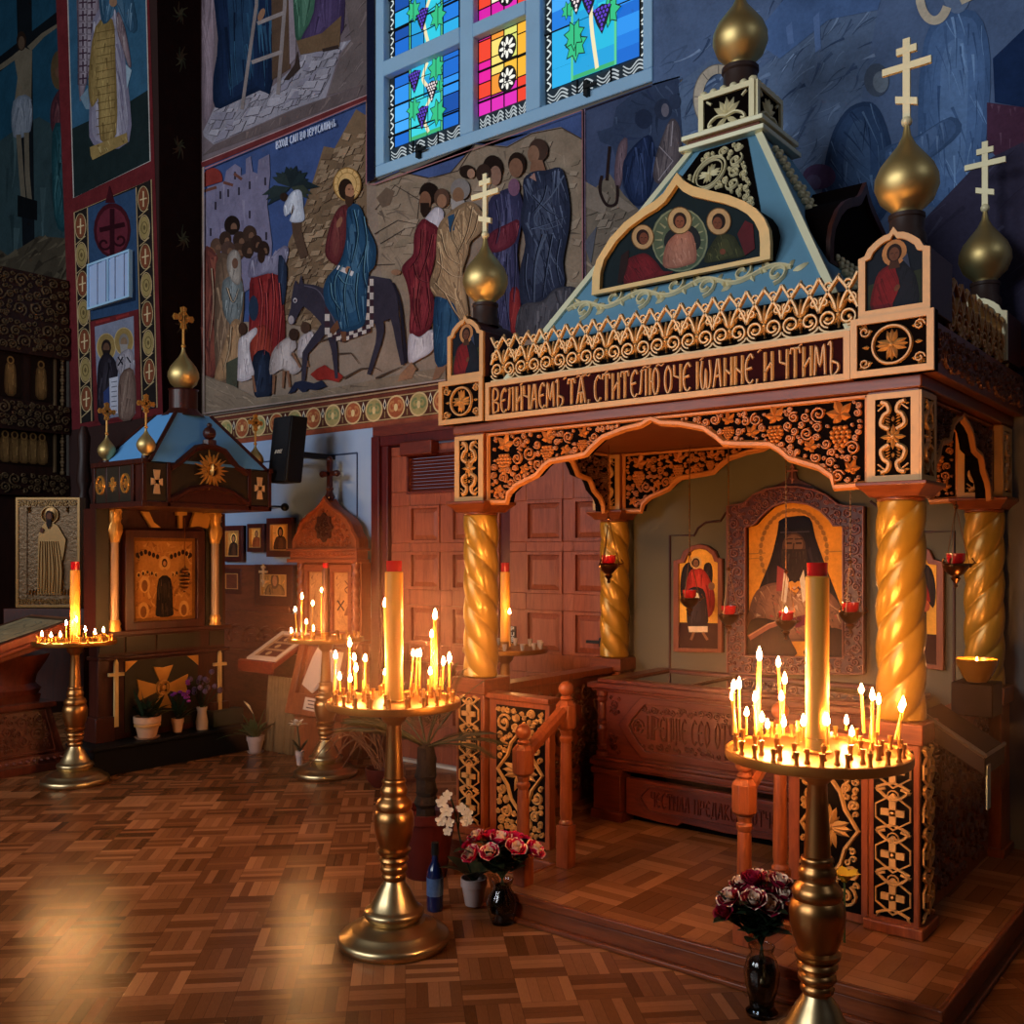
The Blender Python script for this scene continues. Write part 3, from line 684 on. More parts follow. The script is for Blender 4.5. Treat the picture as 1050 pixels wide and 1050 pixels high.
P.poly('5c4836', [(304, 42), (330, 34), (350, 16), (348, 48), (331, 52), (308, 56)]); P.poly('2f2522', [(305, 52), (308, 70), (296, 82), (291, 82), (302, 66)]); P.poly('2f2522', [(330, 50), (347, 46), (347, 50), (331, 53)])
P.ell('7d5c48', 268, 15, 3, 7, .4)
P.poly('5a2527', [(206, 166), (376, 97), (376, 103.5), (207, 172)]); P.line('9a7f80', [(207, 166), (376, 97.5)], .9)
P.build('fresco', M['fresco'], label='fresco with a ladder against a dark blue robe, above the donkey fresco', cat='mural')

# --- blue frescoes to the right of the window
P = Paint(mp_wall, G1)
P.poly('3b4560', [(597, 112), (668, 86), (697, 78), (718, 420), (598, 420)])
P.poly('62594f', [(598, 205), (625, 178), (640, 200), (668, 215), (690, 250), (706, 300), (714, 420), (598, 420)]); P.strokes([(598, 205), (625, 178), (668, 215), (700, 260), (700, 400), (598, 400)], ['463f3a', '837668', '524a44'], 60, 22, 1.4, .8, 3, .8); P.rocks([(600, 190), (640, 200), (690, 250), (720, 330), (720, 400), (600, 400)], ['72675c', '7d7266', '665c52'], '37302b', 90, 12, 4)
P.poly('756a60', [(600, 186), (624, 200), (620, 220), (600, 212)]); P.poly('756a60', [(633, 200), (652, 214), (644, 218), (634, 212)])
crag = [(640, 200), (628, 150), (615, 145), (612, 135), (628, 130), (632, 110), (650, 95), (668, 88), (695, 80), (704, 200), (700, 240), (680, 240)]
P.poly('2f3a52', crag); P.strokes(crag, ['1d2638', '4a5872', '26304a'], 60, 20, 1.8, .8, 4, .9, .6)
P.robe('5b4a52', [(634, 150), (643, 142), (641, 170), (634, 195), (630, 180)], '3a2f38', '7a6870', 5, 1)
P.robe('1e2a48', [(640, 165), (655, 145), (668, 140), (672, 170), (664, 205), (650, 210), (640, 190)], '10182c', '3d4d74', 14, 1.5)
P.robe('544c50', [(676, 150), (688, 122), (697, 132), (698, 160), (690, 182), (674, 188), (670, 175)], '332e35', '746a6c', 10, 1.3)
P.line('8a8288', [(676, 150), (690, 165), (675, 185)], 1); P.line('8a8288', [(690, 124), (688, 150)], 1)
P.ell('283044', 680, 112, 9, 11); P.ell('5d5a66', 682, 113, 4, 7); P.ell('2c364c', 692, 104, 6, 8); P.ell('232c42', 660, 122, 9, 10)
P.line('241a1a', smooth([(617, 180), (615, 195), (622, 210), (632, 208), (633, 190)]), 3); P.line('241a1a', [(625, 150), (622, 185)], 3)
P.poly('4c4e57', [(598, 250), (612, 232), (606, 270)]); P.line('1a1118', [(597.5, 112), (598.5, 420)], 2.6)
P.line('85708a', [(599.5, 112), (600.5, 420)], .9); P.line('241d28', [(600, 112.5), (668, 88)], 1.6)
P.build('fresco', M['fresco'], label='fresco of crags and robed figures behind the steep blue canopy roof', cat='mural')

P = Paint(mp_wall, 1.85)
bgp = [(669, 88), (669, -160), (760, -260), (1420, -900), (1420, 420), (720, 420), (700, 80)]
P.poly('42526e', bgp)
reg = [(669, 60), (720, 40), (900, -60), (900, 100), (880, 300), (700, 330), (690, 90)]
P.poly('46566f', [(690, 90), (730, 60), (780, 70), (850, 20), (900, 10), (880, 120), (840, 210), (820, 300), (700, 330)])
P.strokes(reg, ['24324c', '5b6d88', '32425e', '2a3854', '6a7c98'], 330, 30, 1.7, 2.4, 8, .5, .5)
P.poly('3d5378', [(770, 40), (820, -20), (920, -60), (900, 10), (850, 20), (800, 60)])
P.poly('4b6188', [(806, 28), (812, 22), (814, 44), (808, 46)]); P.poly('4b6188', [(834, 18), (840, 12), (842, 50), (836, 54)])
# seated and kneeling figures
kn = [(845, 180), (850, 150), (858, 128), (872, 110), (892, 105), (905, 120), (915, 160), (910, 215), (880, 240), (845, 230)]
P.robe('2b3e5c', kn, '1a2840', '4f6684', 26, 2, 1.2, 5, 34, .8)
P.ell('3a4454', 899, 82, 13, 17); P.ell('56606c', 903, 84, 8, 11)
P.robe('425a7e', [(945, 60), (960, 20), (1000, 12), (1015, 60), (1010, 150), (1000, 200), (950, 210), (942, 150)], '2c4060', '6681a4', 30, 2, 1.4, 6, 40, .5)
P.robe('3a4f70', [(902, 155), (940, 140), (975, 120), (985, 135), (950, 165), (915, 180)], '263852', '5a7090', 10, 1.6)
P.ell('52617a', 981, -6, 14, 20)
P.poly('3c2434', [(1012, 105), (1050, 110), (1090, 150), (1090, 240), (1012, 150)]); P.strokes([(1012, 105), (1050, 110), (1090, 150), (1090, 240), (1012, 150)], ['241420', '5a4050'], 16, 14, 1.5, 1.4, 3)
P.poly('2b2838', [(905, 270), (1000, 170), (1100, 120), (1100, 420), (880, 420)]); P.strokes([(905, 270), (1000, 170), (1100, 120), (1100, 400), (900, 400)], ['1b1926', '3c3a4c'], 40, 50, 2.2, 2.4, 4, .2)
P.poly('142340', [(1018, 60), (1060, 20), (1120, 20), (1120, 150), (1050, 110), (1020, 105)])
P.ell('3c2f48', 840, 181, 17, 13); P.ell('46405a', 834, 187, 8, 8)
P.poly('4a2a3c', [(820, 300), (850, 240), (900, 235), (890, 330)])
# halos
P.ring('93897a', 737, 101, 21, 30, 9, 1.9, 5.2); P.ring('5c5650', 737, 101, 26, 35, 1, 1.9, 5.2)
for a in (2.4, 3.2, 4.0, 4.7): P.line('5c5650', [(737 + 17 * cos(a), 101 + 25 * sin(a)), (737 + 25 * cos(a), 101 + 34 * sin(a))], 1)
P.ring('9c9180', 958, -6, 15, 27, 9, .5, 3.4); P.line('9c9180', [(985, 2), (998, -4)], 6)
P.build('fresco', M['fresco'], label='dark blue fresco of seated figures with golden halos behind the domes', cat='mural')

# --- pier front: bishop, medallion, two saints
P = Paint(mp_pier, .95)  # lower gain puts the dim light on the pier into its paint
P.poly('5e2226', [(54, -90), (149, -120), (167, 425), (74, 441)])
P.poly('2f5570', [(67, -85), (147, -112), (154, 165), (75.5, 203)])
P.poly('1a2628', [(73.5, 132), (130, 106), (152, 92), (154, 165), (75.5, 203)]); P.line('a8a4a0', [(67, -85), (75.5, 203), (154, 165), (147, -112)], 1.1)
P.robe('857a86', [(80, -40), (101, -30), (98, 55), (90, 78), (82, 104), (80, 40)], '43303c', 'a8a0a8', 0, 1)
for i in range(8):
    for j in range(2):
        x, y = 85 + j * 9, -10 + i * 13; P.line('3c2a38', [(x - 4, y), (x + 4, y - 1)], 1.6); P.line('3c2a38', [(x, y - 5), (x, y + 5)], 1.6)
        P.line('3c2a38', [(x - 5, y - 6), (x - 5, y + 6), (x + 2, y + 6)], .9)
P.poly('6a8294', [(82, 100), (90, 90), (92, 112), (88, 112)])
P.robe('8f8c9c', [(96, 20), (118, 10), (130, 80), (132, 145), (96, 148), (92, 110)], '55506a', 'b4b2c0', 22, 1.6, 1.45, 4, 60, .1)
P.robe('8a7448', [(98, 28), (115, 20), (118, 60), (119, 137), (103, 143), (101, 100), (94, 110), (91, 80)], '5c4a2a', 'b09860', 40, 1.3, 1.57, 5, 14, .2)
for i in range(14): P.line('5c4a2a', [(98 + i % 2, 34 + i * 8), (118, 30 + i * 8)], .7)
P.poly('8a7448', [(92, 151), (130, 136), (131, 146), (95, 164), (93, 160)]); P.strokes([(92, 151), (130, 136), (131, 146), (95, 164)], ['4a3a22', 'b4a270'], 12, 6, 1.5, 1.2, 3)
P.robe('33546e', [(102, -30), (124, -40), (140, 22), (133, 32), (118, 0), (112, 20), (104, 20)], '1d364a', '7090a8', 10, 1.4)
P.robe('7c6a70', [(121, 12), (128, 30), (134, 64), (132, 68), (126, 50), (120, 30)], '3c2c38', 'a49a9c', 6, 1.2)
P.poly('8aa0b0', [(129, 66), (135, 72), (130, 92)])
P.ell('8a6a54', 116, 2, 4, 5)
# lower panel
P.poly('211d1c', [(76, 218), (155, 184), (161, 418), (83, 434)]); P.line('a08a68', [(83, 434), (76, 218), (155, 184), (161, 418)], 1.1)
P.poly('2c4464', [(90, 213), (139, 193), (142, 318), (93, 328)]); P.line('a08a68', [(89.5, 213), (94, 432)], 1); P.line('a08a68', [(139.5, 192), (146, 420)], 1)
for side, xa, xb in ((0, 82.5, 88), (1, 147, 152.5)):
    for i in range(7):
        y = (232 if side == 0 else 204) + i * 29.5; x = (xa if side == 0 else xa) + (i * 1.0)
        red = i % 2 == 0
        P.ell('8f7d50' if not red else '70402c', x, y, 5, 12); P.ring('b49c74', x, y, 5.5, 13, .7)
        if red: P.line('c0aa84', [(x, y - 8), (x, y + 8)], 1.3); P.line('c0aa84', [(x - 3.5, y + 1), (x + 3.5, y - 1)], 1.3)
        else: P.ring('5a4c30', x, y, 3, 6, .8); P.ell('5a4c30', x, y, 1.2, 2.5)
        P.line('a8926c', [(x + 5, y + 10), (x, y + 14.5), (x - 5, y + 19)], .8)
P.ell('3c141c', 115, 236, 19, 28); P.ell('5c2430', 115, 237, 16, 24); P.poly('3c141c', [(108, 208), (112, 190), (118, 208)])
P.line('2c0e16', [(115, 214), (115, 262)], 5); P.line('2c0e16', [(102, 236), (128, 230)], 5)
P.line('2c0e16', spiral(107, 250, 7, 2, 0, 1, 12), 2.4); P.line('2c0e16', spiral(123, 246, 7, 2, 3.1, -1, 12), 2.4)
P.poly('16243a', [(93, 274), (138, 257), (139, 308), (95, 319)])
P.poly('5d2226', [(92, 330), (142, 317), (145, 428), (97, 433)]); P.poly('747a8e', [(97, 335), (137, 324), (139, 424), (101, 431)])
P.line('7a2a2a', [(98, 331), (113, 327)], 2.4); P.line('7a2a2a', [(119, 326), (132, 322)], 2.4)
for cx, cy, hair, skin, beard in ((109, 356, '241c1c', '5c4234', '241c1a'), (127, 350, '77726e', '7c6450', '8a8684')):
    P.ell('8a7448', cx, cy, 9.5, 14); P.ring('b09a6c', cx, cy, 9.5, 14, .8)
    P.ell(hair, cx, cy, 5, 8); P.ell(skin, cx, cy + 1, 3.4, 5.5); P.poly(beard, [(cx - 4, cy + 3), (cx + 4, cy + 3), (cx + 3, cy + 12), (cx, cy + 16), (cx - 3, cy + 12)])
P.robe('26222a', [(100, 385), (103, 368), (110, 362), (119, 372), (120, 386), (112, 392), (111, 430), (101, 431)], '15131a', '44404c', 10, 1.2)
P.robe('8e8a94', [(119, 372), (124, 362), (134, 358), (138, 370), (137, 380), (128, 382), (124, 386)], '5c5864', 'b4b2ba', 6, 1); P.line('1d1a22', [(121, 366), (126, 374)], 1.4); P.line('1d1a22', [(126, 366), (121, 375)], 1.4); P.line('1d1a22', [(130, 366), (134, 372)], 1.4)
P.robe('6c5850', [(123, 386), (137, 380), (138, 425), (122, 428)], '44342f', '907c70', 8, 1.2); P.poly('b0b4c4', [(112, 388), (121, 386), (121, 424), (113, 424)])
for i in range(7): P.line('4a4e5e', [(114, 392 + i * 5), (120, 391 + i * 5)], .8)
P.poly('2c3a66', [(106, 402), (112, 396), (113, 428), (107, 429)])
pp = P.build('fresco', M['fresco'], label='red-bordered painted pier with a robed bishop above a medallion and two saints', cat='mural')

# --- fresco left of the pier, above the icon screen
P = Paint(lambda u, v, k: at(u, v, Y=5.1 - k * .00004), .6)  # low gain: the dimness of this corner is painted in
P.poly('1f4a62', [(-8, -40), (70, -40), (78, 300), (-8, 330)])
P.poly('33484e', [(-8, 150), (20, 130), (40, 120), (76, 140), (80, 300), (-8, 330)]); P.strokes([(-8, 150), (20, 130), (76, 140), (80, 300), (-8, 330)], ['22343a', '4c646a'], 30, 40, 3, 1.57, 3, .1)
P.poly('12181e', [(16, -40), (32, -40), (36, 290), (24, 290)]); P.poly('12181e', [(-8, 80), (-8, 64), (66, 6), (66, 20)])
P.poly('4c4438', [(-8, 250), (8, 262), (40, 242), (78, 245), (80, 320), (-8, 335)]); P.strokes([(-8, 250), (8, 262), (40, 242), (78, 245), (80, 310), (-8, 320)], ['2c2620', '6e6452'], 60, 22, 3, 2.4, 4, .5)
P.poly('756c5c', [(14, 56), (24, 48), (33, 52), (32, 104), (15, 104), (18, 80)]); P.line('756c5c', [(-8, 74), (2, 68), (16, 58)], 5); P.line('756c5c', [(30, 50), (44, 36), (62, 24)], 6, 3)
P.ell('2a1e18', 22, 42, 5, 10); P.ell('5c4a3c', 22, 44, 3.4, 7); P.robe('8a94a4', [(14, 104), (31, 100), (31, 134), (14, 140)], '5c6878', 'aab2c0', 10, 1.4)
P.line('6e6658', [(19, 138), (22, 180), (25, 215)], 5); P.line('6e6658', [(27, 136), (28, 180), (31, 212)], 5); P.poly('0e1216', [(18, 200), (38, 206), (38, 226), (18, 222)])
P.ell('5c4a34', 60, 72, 8, 20); P.robe('5a3038', [(52, 112), (58, 96), (66, 92), (66, 138), (54, 136)], '38202a', '8a5c60', 8, 1.4); P.robe('24505a', [(54, 136), (66, 136), (68, 230), (56, 222)], '14343c', '4a7880', 10, 1.5)
P.ell('6a4c3c', 60, 74, 3.5, 6)
P.build('fresco', M['fresco'], label='dark teal crucifixion fresco at the edge above the carved icon screen', cat='mural')

# --- painted border under the frescoes
P = Paint(mp_wall, G1)
def bx(px, f):      # f 0 top .. 1 bottom of the border band
    X = at(px, 400, Y=W).x; a = at(px, 400, Y=W); z = 2.925 - f * .295
    return X, z
Pb = Paint(lambda X, z, k: (X, W - .004 - k * .00004, z), 1.2)
Pb.poly('4a2a22', [(PX, 2.63), (-1.0, 2.63), (-1.0, 2.925), (PX, 2.925)])
for z, c, w in ((2.905, '93795c', .012), (2.875, '5c2f26', .03), (2.86, '8f7a58', .01), (2.685, '8f7a58', .01), (2.65, '7a3f2e', .05)): Pb.line(c, [(PX, z), (-1.0, z)], w)
x = PX + .14; i = 0
while x < -1.2:
    c1, c2 = (('8f8256', '6b744e') if i % 2 else ('8a4a30', 'a06a44'))
    Pb.ell(c1, x, 2.772, .095, .088); Pb.ring('b39c72', x, 2.772, .095, .088, .014)
    Pb.line(c2, spiral(x - .035, 2.775, .045, .015, 1.2, 1.1, 10), .02); Pb.line(c2, spiral(x + .035, 2.775, .045, .015, 1.9, -1.1, 10), .02); Pb.ell('c0a878', x, 2.77, .02, .03)
    Pb.poly('c4bca8', [(x + .125, 2.85), (x + .145, 2.80), (x + .125, 2.76), (x + .105, 2.80)]); Pb.poly('1f2438', [(x + .125, 2.83), (x + .137, 2.80), (x + .125, 2.775), (x + .113, 2.80)])
    Pb.line('7d6a48', [(x + .125, 2.75), (x + .125, 2.70)], .012)
    x += .25; i += 1
Pb.build('painted_border', M['fresco'], label='painted band of round leaf medallions beneath the donkey fresco', cat='mural')

# ---------------------------------------------------------------- window
win = thing('window_1', None, None, (-4.5, W, 4.63), kind='structure')
fr = FY(W + .03); m = MB()
XA = [-5.83, -5.677, -4.866, -4.735, -4.245, -4.118, -3.29, -3.22]
def zbar(x0, x1, z0, z1, d=.05): m.prism([(x0, z0), (x1, z0), (x1, z1), (x0, z1)], fr, -.04, d)
zbar(XA[0], XA[7], 4.63, 4.72); zbar(XA[0], XA[7], 7.2, 7.3)
for a, b in ((0, 1), (2, 3), (4, 5), (6, 7)): zbar(XA[a], XA[b], 4.72, 7.2)
zbar(XA[1], XA[2], 5.41, 5.53, .055); zbar(XA[3], XA[4], 5.41, 5.51, .055); zbar(XA[1], XA[2], 6.3, 6.42); zbar(XA[3], XA[4], 6.3, 6.42); zbar(XA[5], XA[6], 6.3, 6.42)
m.build('frame', M['blue_frame'], win, bevel=.008)
lead = MB(); lf = FY(W + .045)
def pane(x0, x1, z0, z1, kind, seed):
    rn = random.Random(seed)
    Q = Paint(lambda u, v, k: (u, W + .05 - k * .0002, v), 1.0)
    Wd, Hh = x1 - x0, z1 - z0
    Q.poly('0c1a24', [(x0, z0), (x1, z0), (x1, z1), (x0, z1)])
    bh = .13 if z0 < 5 else 0
    if bh:   # scroll band along the foot
        Q.poly('e6ecec', [(x0, z0), (x1, z0), (x1, z0 + .02), (x0, z0 + .02)])
        n = 4; s = Wd / n
        for i in range(n):
            c = x0 + (i + .5) * s
            for dz in (.04, .065, .09): Q.line('aab4b8', smooth([(c - s * .42, z0 + dz + .02), (c - s * .15, z0 + dz - .015), (c + s * .15, z0 + dz + .025), (c + s * .42, z0 + dz - .005)]), .007, .012)
    b = z0 + bh
    if kind == 'grape':
        sw = .06
        for side in (x0, x1 - sw):
            Q.poly('10181c', [(side, b), (side + sw, b), (side + sw, z1), (side, z1)])
            k = b
            while k < z1 - .06: Q.line('c9d4d4', smooth([(side + .012, k), (side + .045, k + .03), (side + .015, k + .06)]), .012); k += .075
        ix0, ix1 = x0 + sw, x1 - sw; cw = (ix1 - ix0) * .24
        for cx in (ix0, ix1 - cw):
            z = b
            while z < z1:
                h = rn.uniform(.08, .16); zz = min(z1, z + h)
                Q.poly(rn.choice(['1266c8', '2a8ee6', '0a4aa0', '3fa2ee', '1b78d8', '26a8e0']), [(cx, z), (cx + cw, z), (cx + cw, zz), (cx, zz)]); lead.ridge(lf, [(cx, zz), (cx + cw, zz)], .012, .006); z = zz
        mx0, mx1 = ix0 + cw, ix1 - cw
        z = b
        while z < z1:
            h = rn.uniform(.1, .2); zz = min(z1, z + h); xm = mx0 + (mx1 - mx0) * rn.uniform(.35, .65); dz = rn.uniform(-.04, .04)
            for a, c in ((mx0, xm), (xm, mx1)): Q.poly(rn.choice(['24b4d8', '2cc4dc', '1e9cd4', '38ccd8', '1a86cc']), [(a, z), (c, z), (c, zz), (a, zz)])
            lead.ridge(lf, [(mx0, zz), (xm, zz + dz), (mx1, zz)], .012, .006); lead.ridge(lf, [(xm, z), (xm, zz)], .012, .006); z = zz
        Q.poly('3aa86c', [(mx0, b), (mx1, b), (mx1, b + .03), (mx0, b + .03)]); Q.poly('58c48a', [(mx0, b), (mx0 + .018, b), (mx0 + .018, z1), (mx0, z1)]); Q.poly('58c48a', [(mx1 - .018, b), (mx1, b), (mx1, z1), (mx1 - .018, z1)])
        for x in (mx0, mx1, mx0 + .02, mx1 - .02, ix0, ix1): lead.ridge(lf, [(x, b), (x, z1)], .013, .007)
        xm = (mx0 + mx1) / 2; span = z1 - b
        Q.line('e8dcb0', smooth([(xm + .03, b + .02), (xm - .02, b + span * .3), (xm + .06, b + span * .55), (xm - .03, b + span * .8), (xm + .02, z1)]), .03)
        def bunch(cx, cz, s, dk):
            Q.poly('0d1020', [(cx - s * .55, cz), (cx, cz + s * .2), (cx + s * .55, cz), (cx + s * .3, cz - s * .7), (cx, cz - s * 1.25), (cx - s * .3, cz - s * .7)])
            for r in range(6):
                n = max(1, 5 - r)
                for q in range(n): Q.ell('5a3ac0' if dk else 'e8d8d8', cx + (q - (n - 1) / 2) * s * .2, cz - r * s * .2, s * .075, s * .085, n=8)
        def gleaf(cx, cz, s, a):
            pts = []
            for k in range(14):
                r = s * (1 if k % 2 == 0 else .6); pts.append((cx + r * cos(a + k * pi / 7) * .8, cz + r * sin(a + k * pi / 7)))
            Q.poly('0c2a1c', [(cx + (x - cx) * 1.15, cz + (y - cz) * 1.15) for x, y in pts]); Q.poly('2fb87e', pts); Q.line('0c3a24', [(cx, cz - s * .7), (cx, cz + s * .7)], .008)
        bunch(xm - .12, b + span * .93, .13, True); bunch(xm + .07, b + span * .68, .12, False); bunch(xm - .03, b + span * .38, .13, True)
        gleaf(xm + .12, b + span * .86, .1, .2); gleaf(xm - .12, b + span * .42, .09, .4); gleaf(xm + .14, b + span * .25, .1, 0); gleaf(xm + .16, b + span * .6, .05, .3)
        if span > 1: bunch(xm - .13, b + .60, .14, False); bunch(xm + .08, b + .40, .14, True); gleaf(xm - .13, b + .22, .11, .2); gleaf(xm + .15, b + .60, .1, .1); gleaf(xm - .2, b + .48, .06, 0); gleaf(xm - .05, b + .72, .1, .3)
        if span > 1: bunch(xm + .1, b + span * .52, .13, True); gleaf(xm - .14, b + span * .2, .1, .2)
    else:
        cols = ['e0208c', 'd01888', 'f0c838', 'f29a30', 'e8602c', 'f6e6a0', 'e84a48', 'd8d860']
        n = 4; cw = Wd / n; pal = [['e0189a', 'd8208c', 'e83c78', 'e84028'], ['f2c23a', 'f4d870', 'f6ecc8', 'e89030'], ['d8dc70', 'f0b838', 'c4d890', 'f0d050'], ['e8502c', 'e0189a', 'ee7a30', 'f0b030']]
        for i in range(n):
            z = b
            while z < z1:
                h = rn.uniform(.1, .19); zz = min(z1, z + h)
                if zz > b + .02: Q.poly(rn.choice(pal[i]) if z > b + .1 else rn.choice(['d018a0', 'e84028', 'd828b0']), [(x0 + i * cw, z), (x0 + (i + 1) * cw, z), (x0 + (i + 1) * cw, zz), (x0 + i * cw, zz)])
                lead.ridge(lf, [(x0 + i * cw, zz), (x0 + (i + 1) * cw, zz)], .009, .006); z = zz
            lead.ridge(lf, [(x0 + i * cw, b), (x0 + i * cw, z1)], .009, .007)
        for fz in ((.35, .75) if z0 < 5 else (.2, .5, .8)):
            cz = b + (z1 - b) * fz; cx = x0 + Wd * .56
            Q.ell('0a0a10', cx, cz, .085, .095); 
            for k in range(8): Q.ell('f2f0e4', cx + .045 * cos(k * .785), cz + .05 * sin(k * .785), .03, .013, k * .785, 8)
            Q.ell('0a0a10', cx, cz, .018)
    for f in (.33, .66): lead.ridge(lf, [(x0, z0 + Hh * f), (x1, z0 + Hh * f)], .016, .012)
    for f in (.33, .66):
        if kind == 'grape': lead.ridge(lf, [(x0 + Wd * f, z0), (x0 + Wd * f, z0 + bh)], .014, .01)
    Q.build('pane', M['glass_lit'], win)
pane(XA[1], XA[2], 4.72, 5.41, 'grape', 1); pane(XA[1], XA[2], 5.53, 6.3, 'grape', 2)
pane(XA[3], XA[4], 4.72, 5.41, 'rose', 3); pane(XA[3], XA[4], 5.51, 6.3, 'rose', 4)
pane(XA[5], XA[6], 4.72, 6.3, 'grape', 5)
for a, b in ((1, 2), (3, 4), (5, 6)): pane(XA[a], XA[b], 6.42, 7.2, 'grape' if a != 3 else 'rose', 20 + a)
lead.build('leading', M['lead'], win)
hk = MB()
for px, py in ((433, 157), (605, 93)):
    p = at(px, py, Y=W); hk.box(p.x - .015, p.x + .015, W - .06, W - .02, p.z - .05, p.z + .05); hk.box(p.x - .01, p.x + .09, W - .07, W - .05, p.z - .01, p.z + .01)
hk.build('latch', M['lead'], win)

# small louvred window with pale curtain in the pier
sw = thing('window_2', None, None, (-9.0, PY, 3.9), kind='structure')
q = [at(95, 274, Y=PY), at(136, 259, Y=PY), at(137, 306, Y=PY), at(96, 316, Y=PY)]
zx0, zx1, zz0, zz1 = q[0].x, q[1].x, q[3].z, q[0].z
g = MB(); 
for i in range(9):
    xa = zx0 + (zx1 - zx0) * i / 9; xb = zx0 + (zx1 - zx0) * (i + .9) / 9
    g.prism([(xa, zz0), (xb, zz0), (xb, zz1), (xa, zz1)], FY(PY - .02), 0, .012 + .008 * (i % 2))
M['curtain'] = simple('pale_curtain', '9fb6dc', .7, var=.1); g.build('curtain', M['curtain'], sw)
g = MB(); b_ = .02
for a in ((zx0 - b_, zx1 + b_, zz0 - b_, zz0), (zx0 - b_, zx1 + b_, zz1, zz1 + b_), (zx0 - b_, zx0, zz0, zz1), (zx1, zx1 + b_, zz0, zz1), ((zx0 + zx1) / 2 - .01, (zx0 + zx1) / 2 + .01, zz0, zz1)): g.prism([(a[0], a[2]), (a[1], a[2]), (a[1], a[3]), (a[0], a[3])], FY(PY - .01), 0, .04)
g.build('frame', M['blue_frame'], sw)

# ---------------------------------------------------------------- pale blue wall field, dado and beam over the doors
g = MB()
g.prism([(PX, 0.0), (DOOR[0] - .005, 0.0), (DOOR[0] - .005, 2.63), (PX, 2.63)], FY(W), 0, .012)
g.build('blue_field', M['blue_wall'], wall)
M['blue_line'] = simple('blue_line', '2c3c5c', .6)
g = MB()
for a in (((-8.1, 2.44), (-5.99, 2.44)), ((-5.99, 2.44), (-5.99, 1.2))): g.ridge(FY(W - .012), list(a), .014, .008)
g.build('field_moulding', M['blue_line'], wall)
M['dado'] = wood('dado_wood', '4a1d10', '7a3a20', .5, (2, 8, 8), .1)
g = MB(); g.box(PX, DOOR[0] - .01, W - .05, W - .012, 0, 1.04); g.box(PX, DOOR[0] - .01, W - .07, W - .012, 1.04, 1.1); g.box(PX, DOOR[0] - .01, W - .065, W - .012, .72, .75)
x = PX + .1
while x < DOOR[0] - .2:
    g.ridge(FY(W - .05), circ(x + .1, .8, .17, 10, .2, pi - .2), .03, .014); g.ridge(FY(W - .05), circ(x + .1, .8, .1, 8, .2, pi - .2), .02, .012); x += .22
g.build('trim_1', M['dado'], kind='structure')
g = MB(); g.box(DOOR[0] + .0, -1.0, W - .03, W - .001, 2.55, 2.63); g.build('trim_2', M['beam'], kind='structure')

# ---------------------------------------------------------------- double doors
dr = thing('door_1', None, None, (-4.6, W, 0), kind='structure')
g = MB()
for x0, x1, d in ((-5.79, -5.70, .05), (-5.70, -5.63, .02), (-3.53, -3.46, .03)): g.prism([(x0, 0), (x1, 0), (x1, 2.55), (x0, 2.55)], FY(W), -.15, d)
g.prism([(-5.79, 2.47), (-3.46, 2.47), (-3.46, 2.55), (-5.79, 2.55)], FY(W), -.15, .035)
g.build('frame', M['frame_red'], dr, bevel=.006)
PAN = {'L': ((-5.42, -5.10), (-4.98, -4.66)), 'R': ((-4.27, -3.95), (-3.86, -3.55))}
ROWS = ((.25, .66), (.80, 1.13), (1.25, 1.55), (1.60, 1.92))
def leaf_door(x0, x1, pans, louver):
    holes = [(a, b, z0, z1) for a, b in pans for z0, z1 in ((.3, .78), (.92, 1.22), (1.34, 1.63), (1.70, 1.99))]
    if louver: holes.append((-5.43, -4.80, 2.10, 2.385))
    lf = wall_holes(x0, x1, .02, 2.46, holes, FY(W + .02), .05).build('leaf', M['door_wood'], dr, bevel=.005)
    for a, b, z0, z1 in holes:
        p = MB()
        if z0 > 2.05:
            n = 11
            for i in range(n):
                z = z0 + (z1 - z0) * (i + .5) / n; hh = (z1 - z0) / n * .5
                p.add([(a, W + .03, z - hh), (b, W + .03, z - hh), (b, W + .05, z + hh * .9), (a, W + .05, z + hh * .9), (a, W + .045, z - hh), (b, W + .045, z - hh), (b, W + .065, z + hh * .9), (a, W + .065, z + hh * .9)], [(0, 1, 2, 3), (4, 7, 6, 5), (0, 4, 5, 1), (2, 6, 7, 3)])
            for q_ in ((a - .02, a, z0 - .02, z1 + .02), (b, b + .02, z0 - .02, z1 + .02), (a, b, z0 - .02, z0), (a, b, z1, z1 + .02)): p.prism([(q_[0], q_[2]), (q_[1], q_[2]), (q_[1], q_[3]), (q_[0], q_[3])], FY(W + .02), 0, .012)
            p.build('louvre', M['beam'], lf)
        else:
            o = [(a, z0), (b, z0), (b, z1), (a, z1)]; i1 = [(a + .022, z0 + .022), (b - .022, z0 + .022), (b - .022, z1 - .022), (a + .022, z1 - .022)]
            p.ringprism(o, i1, FY(W + .02), -.03, .012); i2 = [(a + .06, z0 + .06), (b - .06, z0 + .06), (b - .06, z1 - .06), (a + .06, z1 - .06)]
            V = [FY(W + .02)(u, v, -.014) for u, v in i1] + [FY(W + .02)(u, v, .006) for u, v in i2]
            p.add(V, [(k, (k + 1) % 4, 4 + (k + 1) % 4, 4 + k) for k in range(4)] + [(4, 5, 6, 7)])
            p.build('panel', M['door_wood'], lf, sharp=20)
    return lf
lL = leaf_door(-5.63, -4.52, PAN['L'], True); lR = leaf_door(-4.42, -3.53, PAN['R'], False)
g = MB(); g.prism([(-4.52, .02), (-4.42, .02), (-4.42, 2.46), (-4.52, 2.46)], FY(W + .06), 0, .02); g.build('stile', M['frame_red'], dr)
g = MB(); p = at(434, 459, Y=W); g.box(p.x - .19, p.x + .15, W - .07, W + .02, p.z - .06, p.z + .05); g.build('door_closer', M['beam'], dr, bevel=.01)
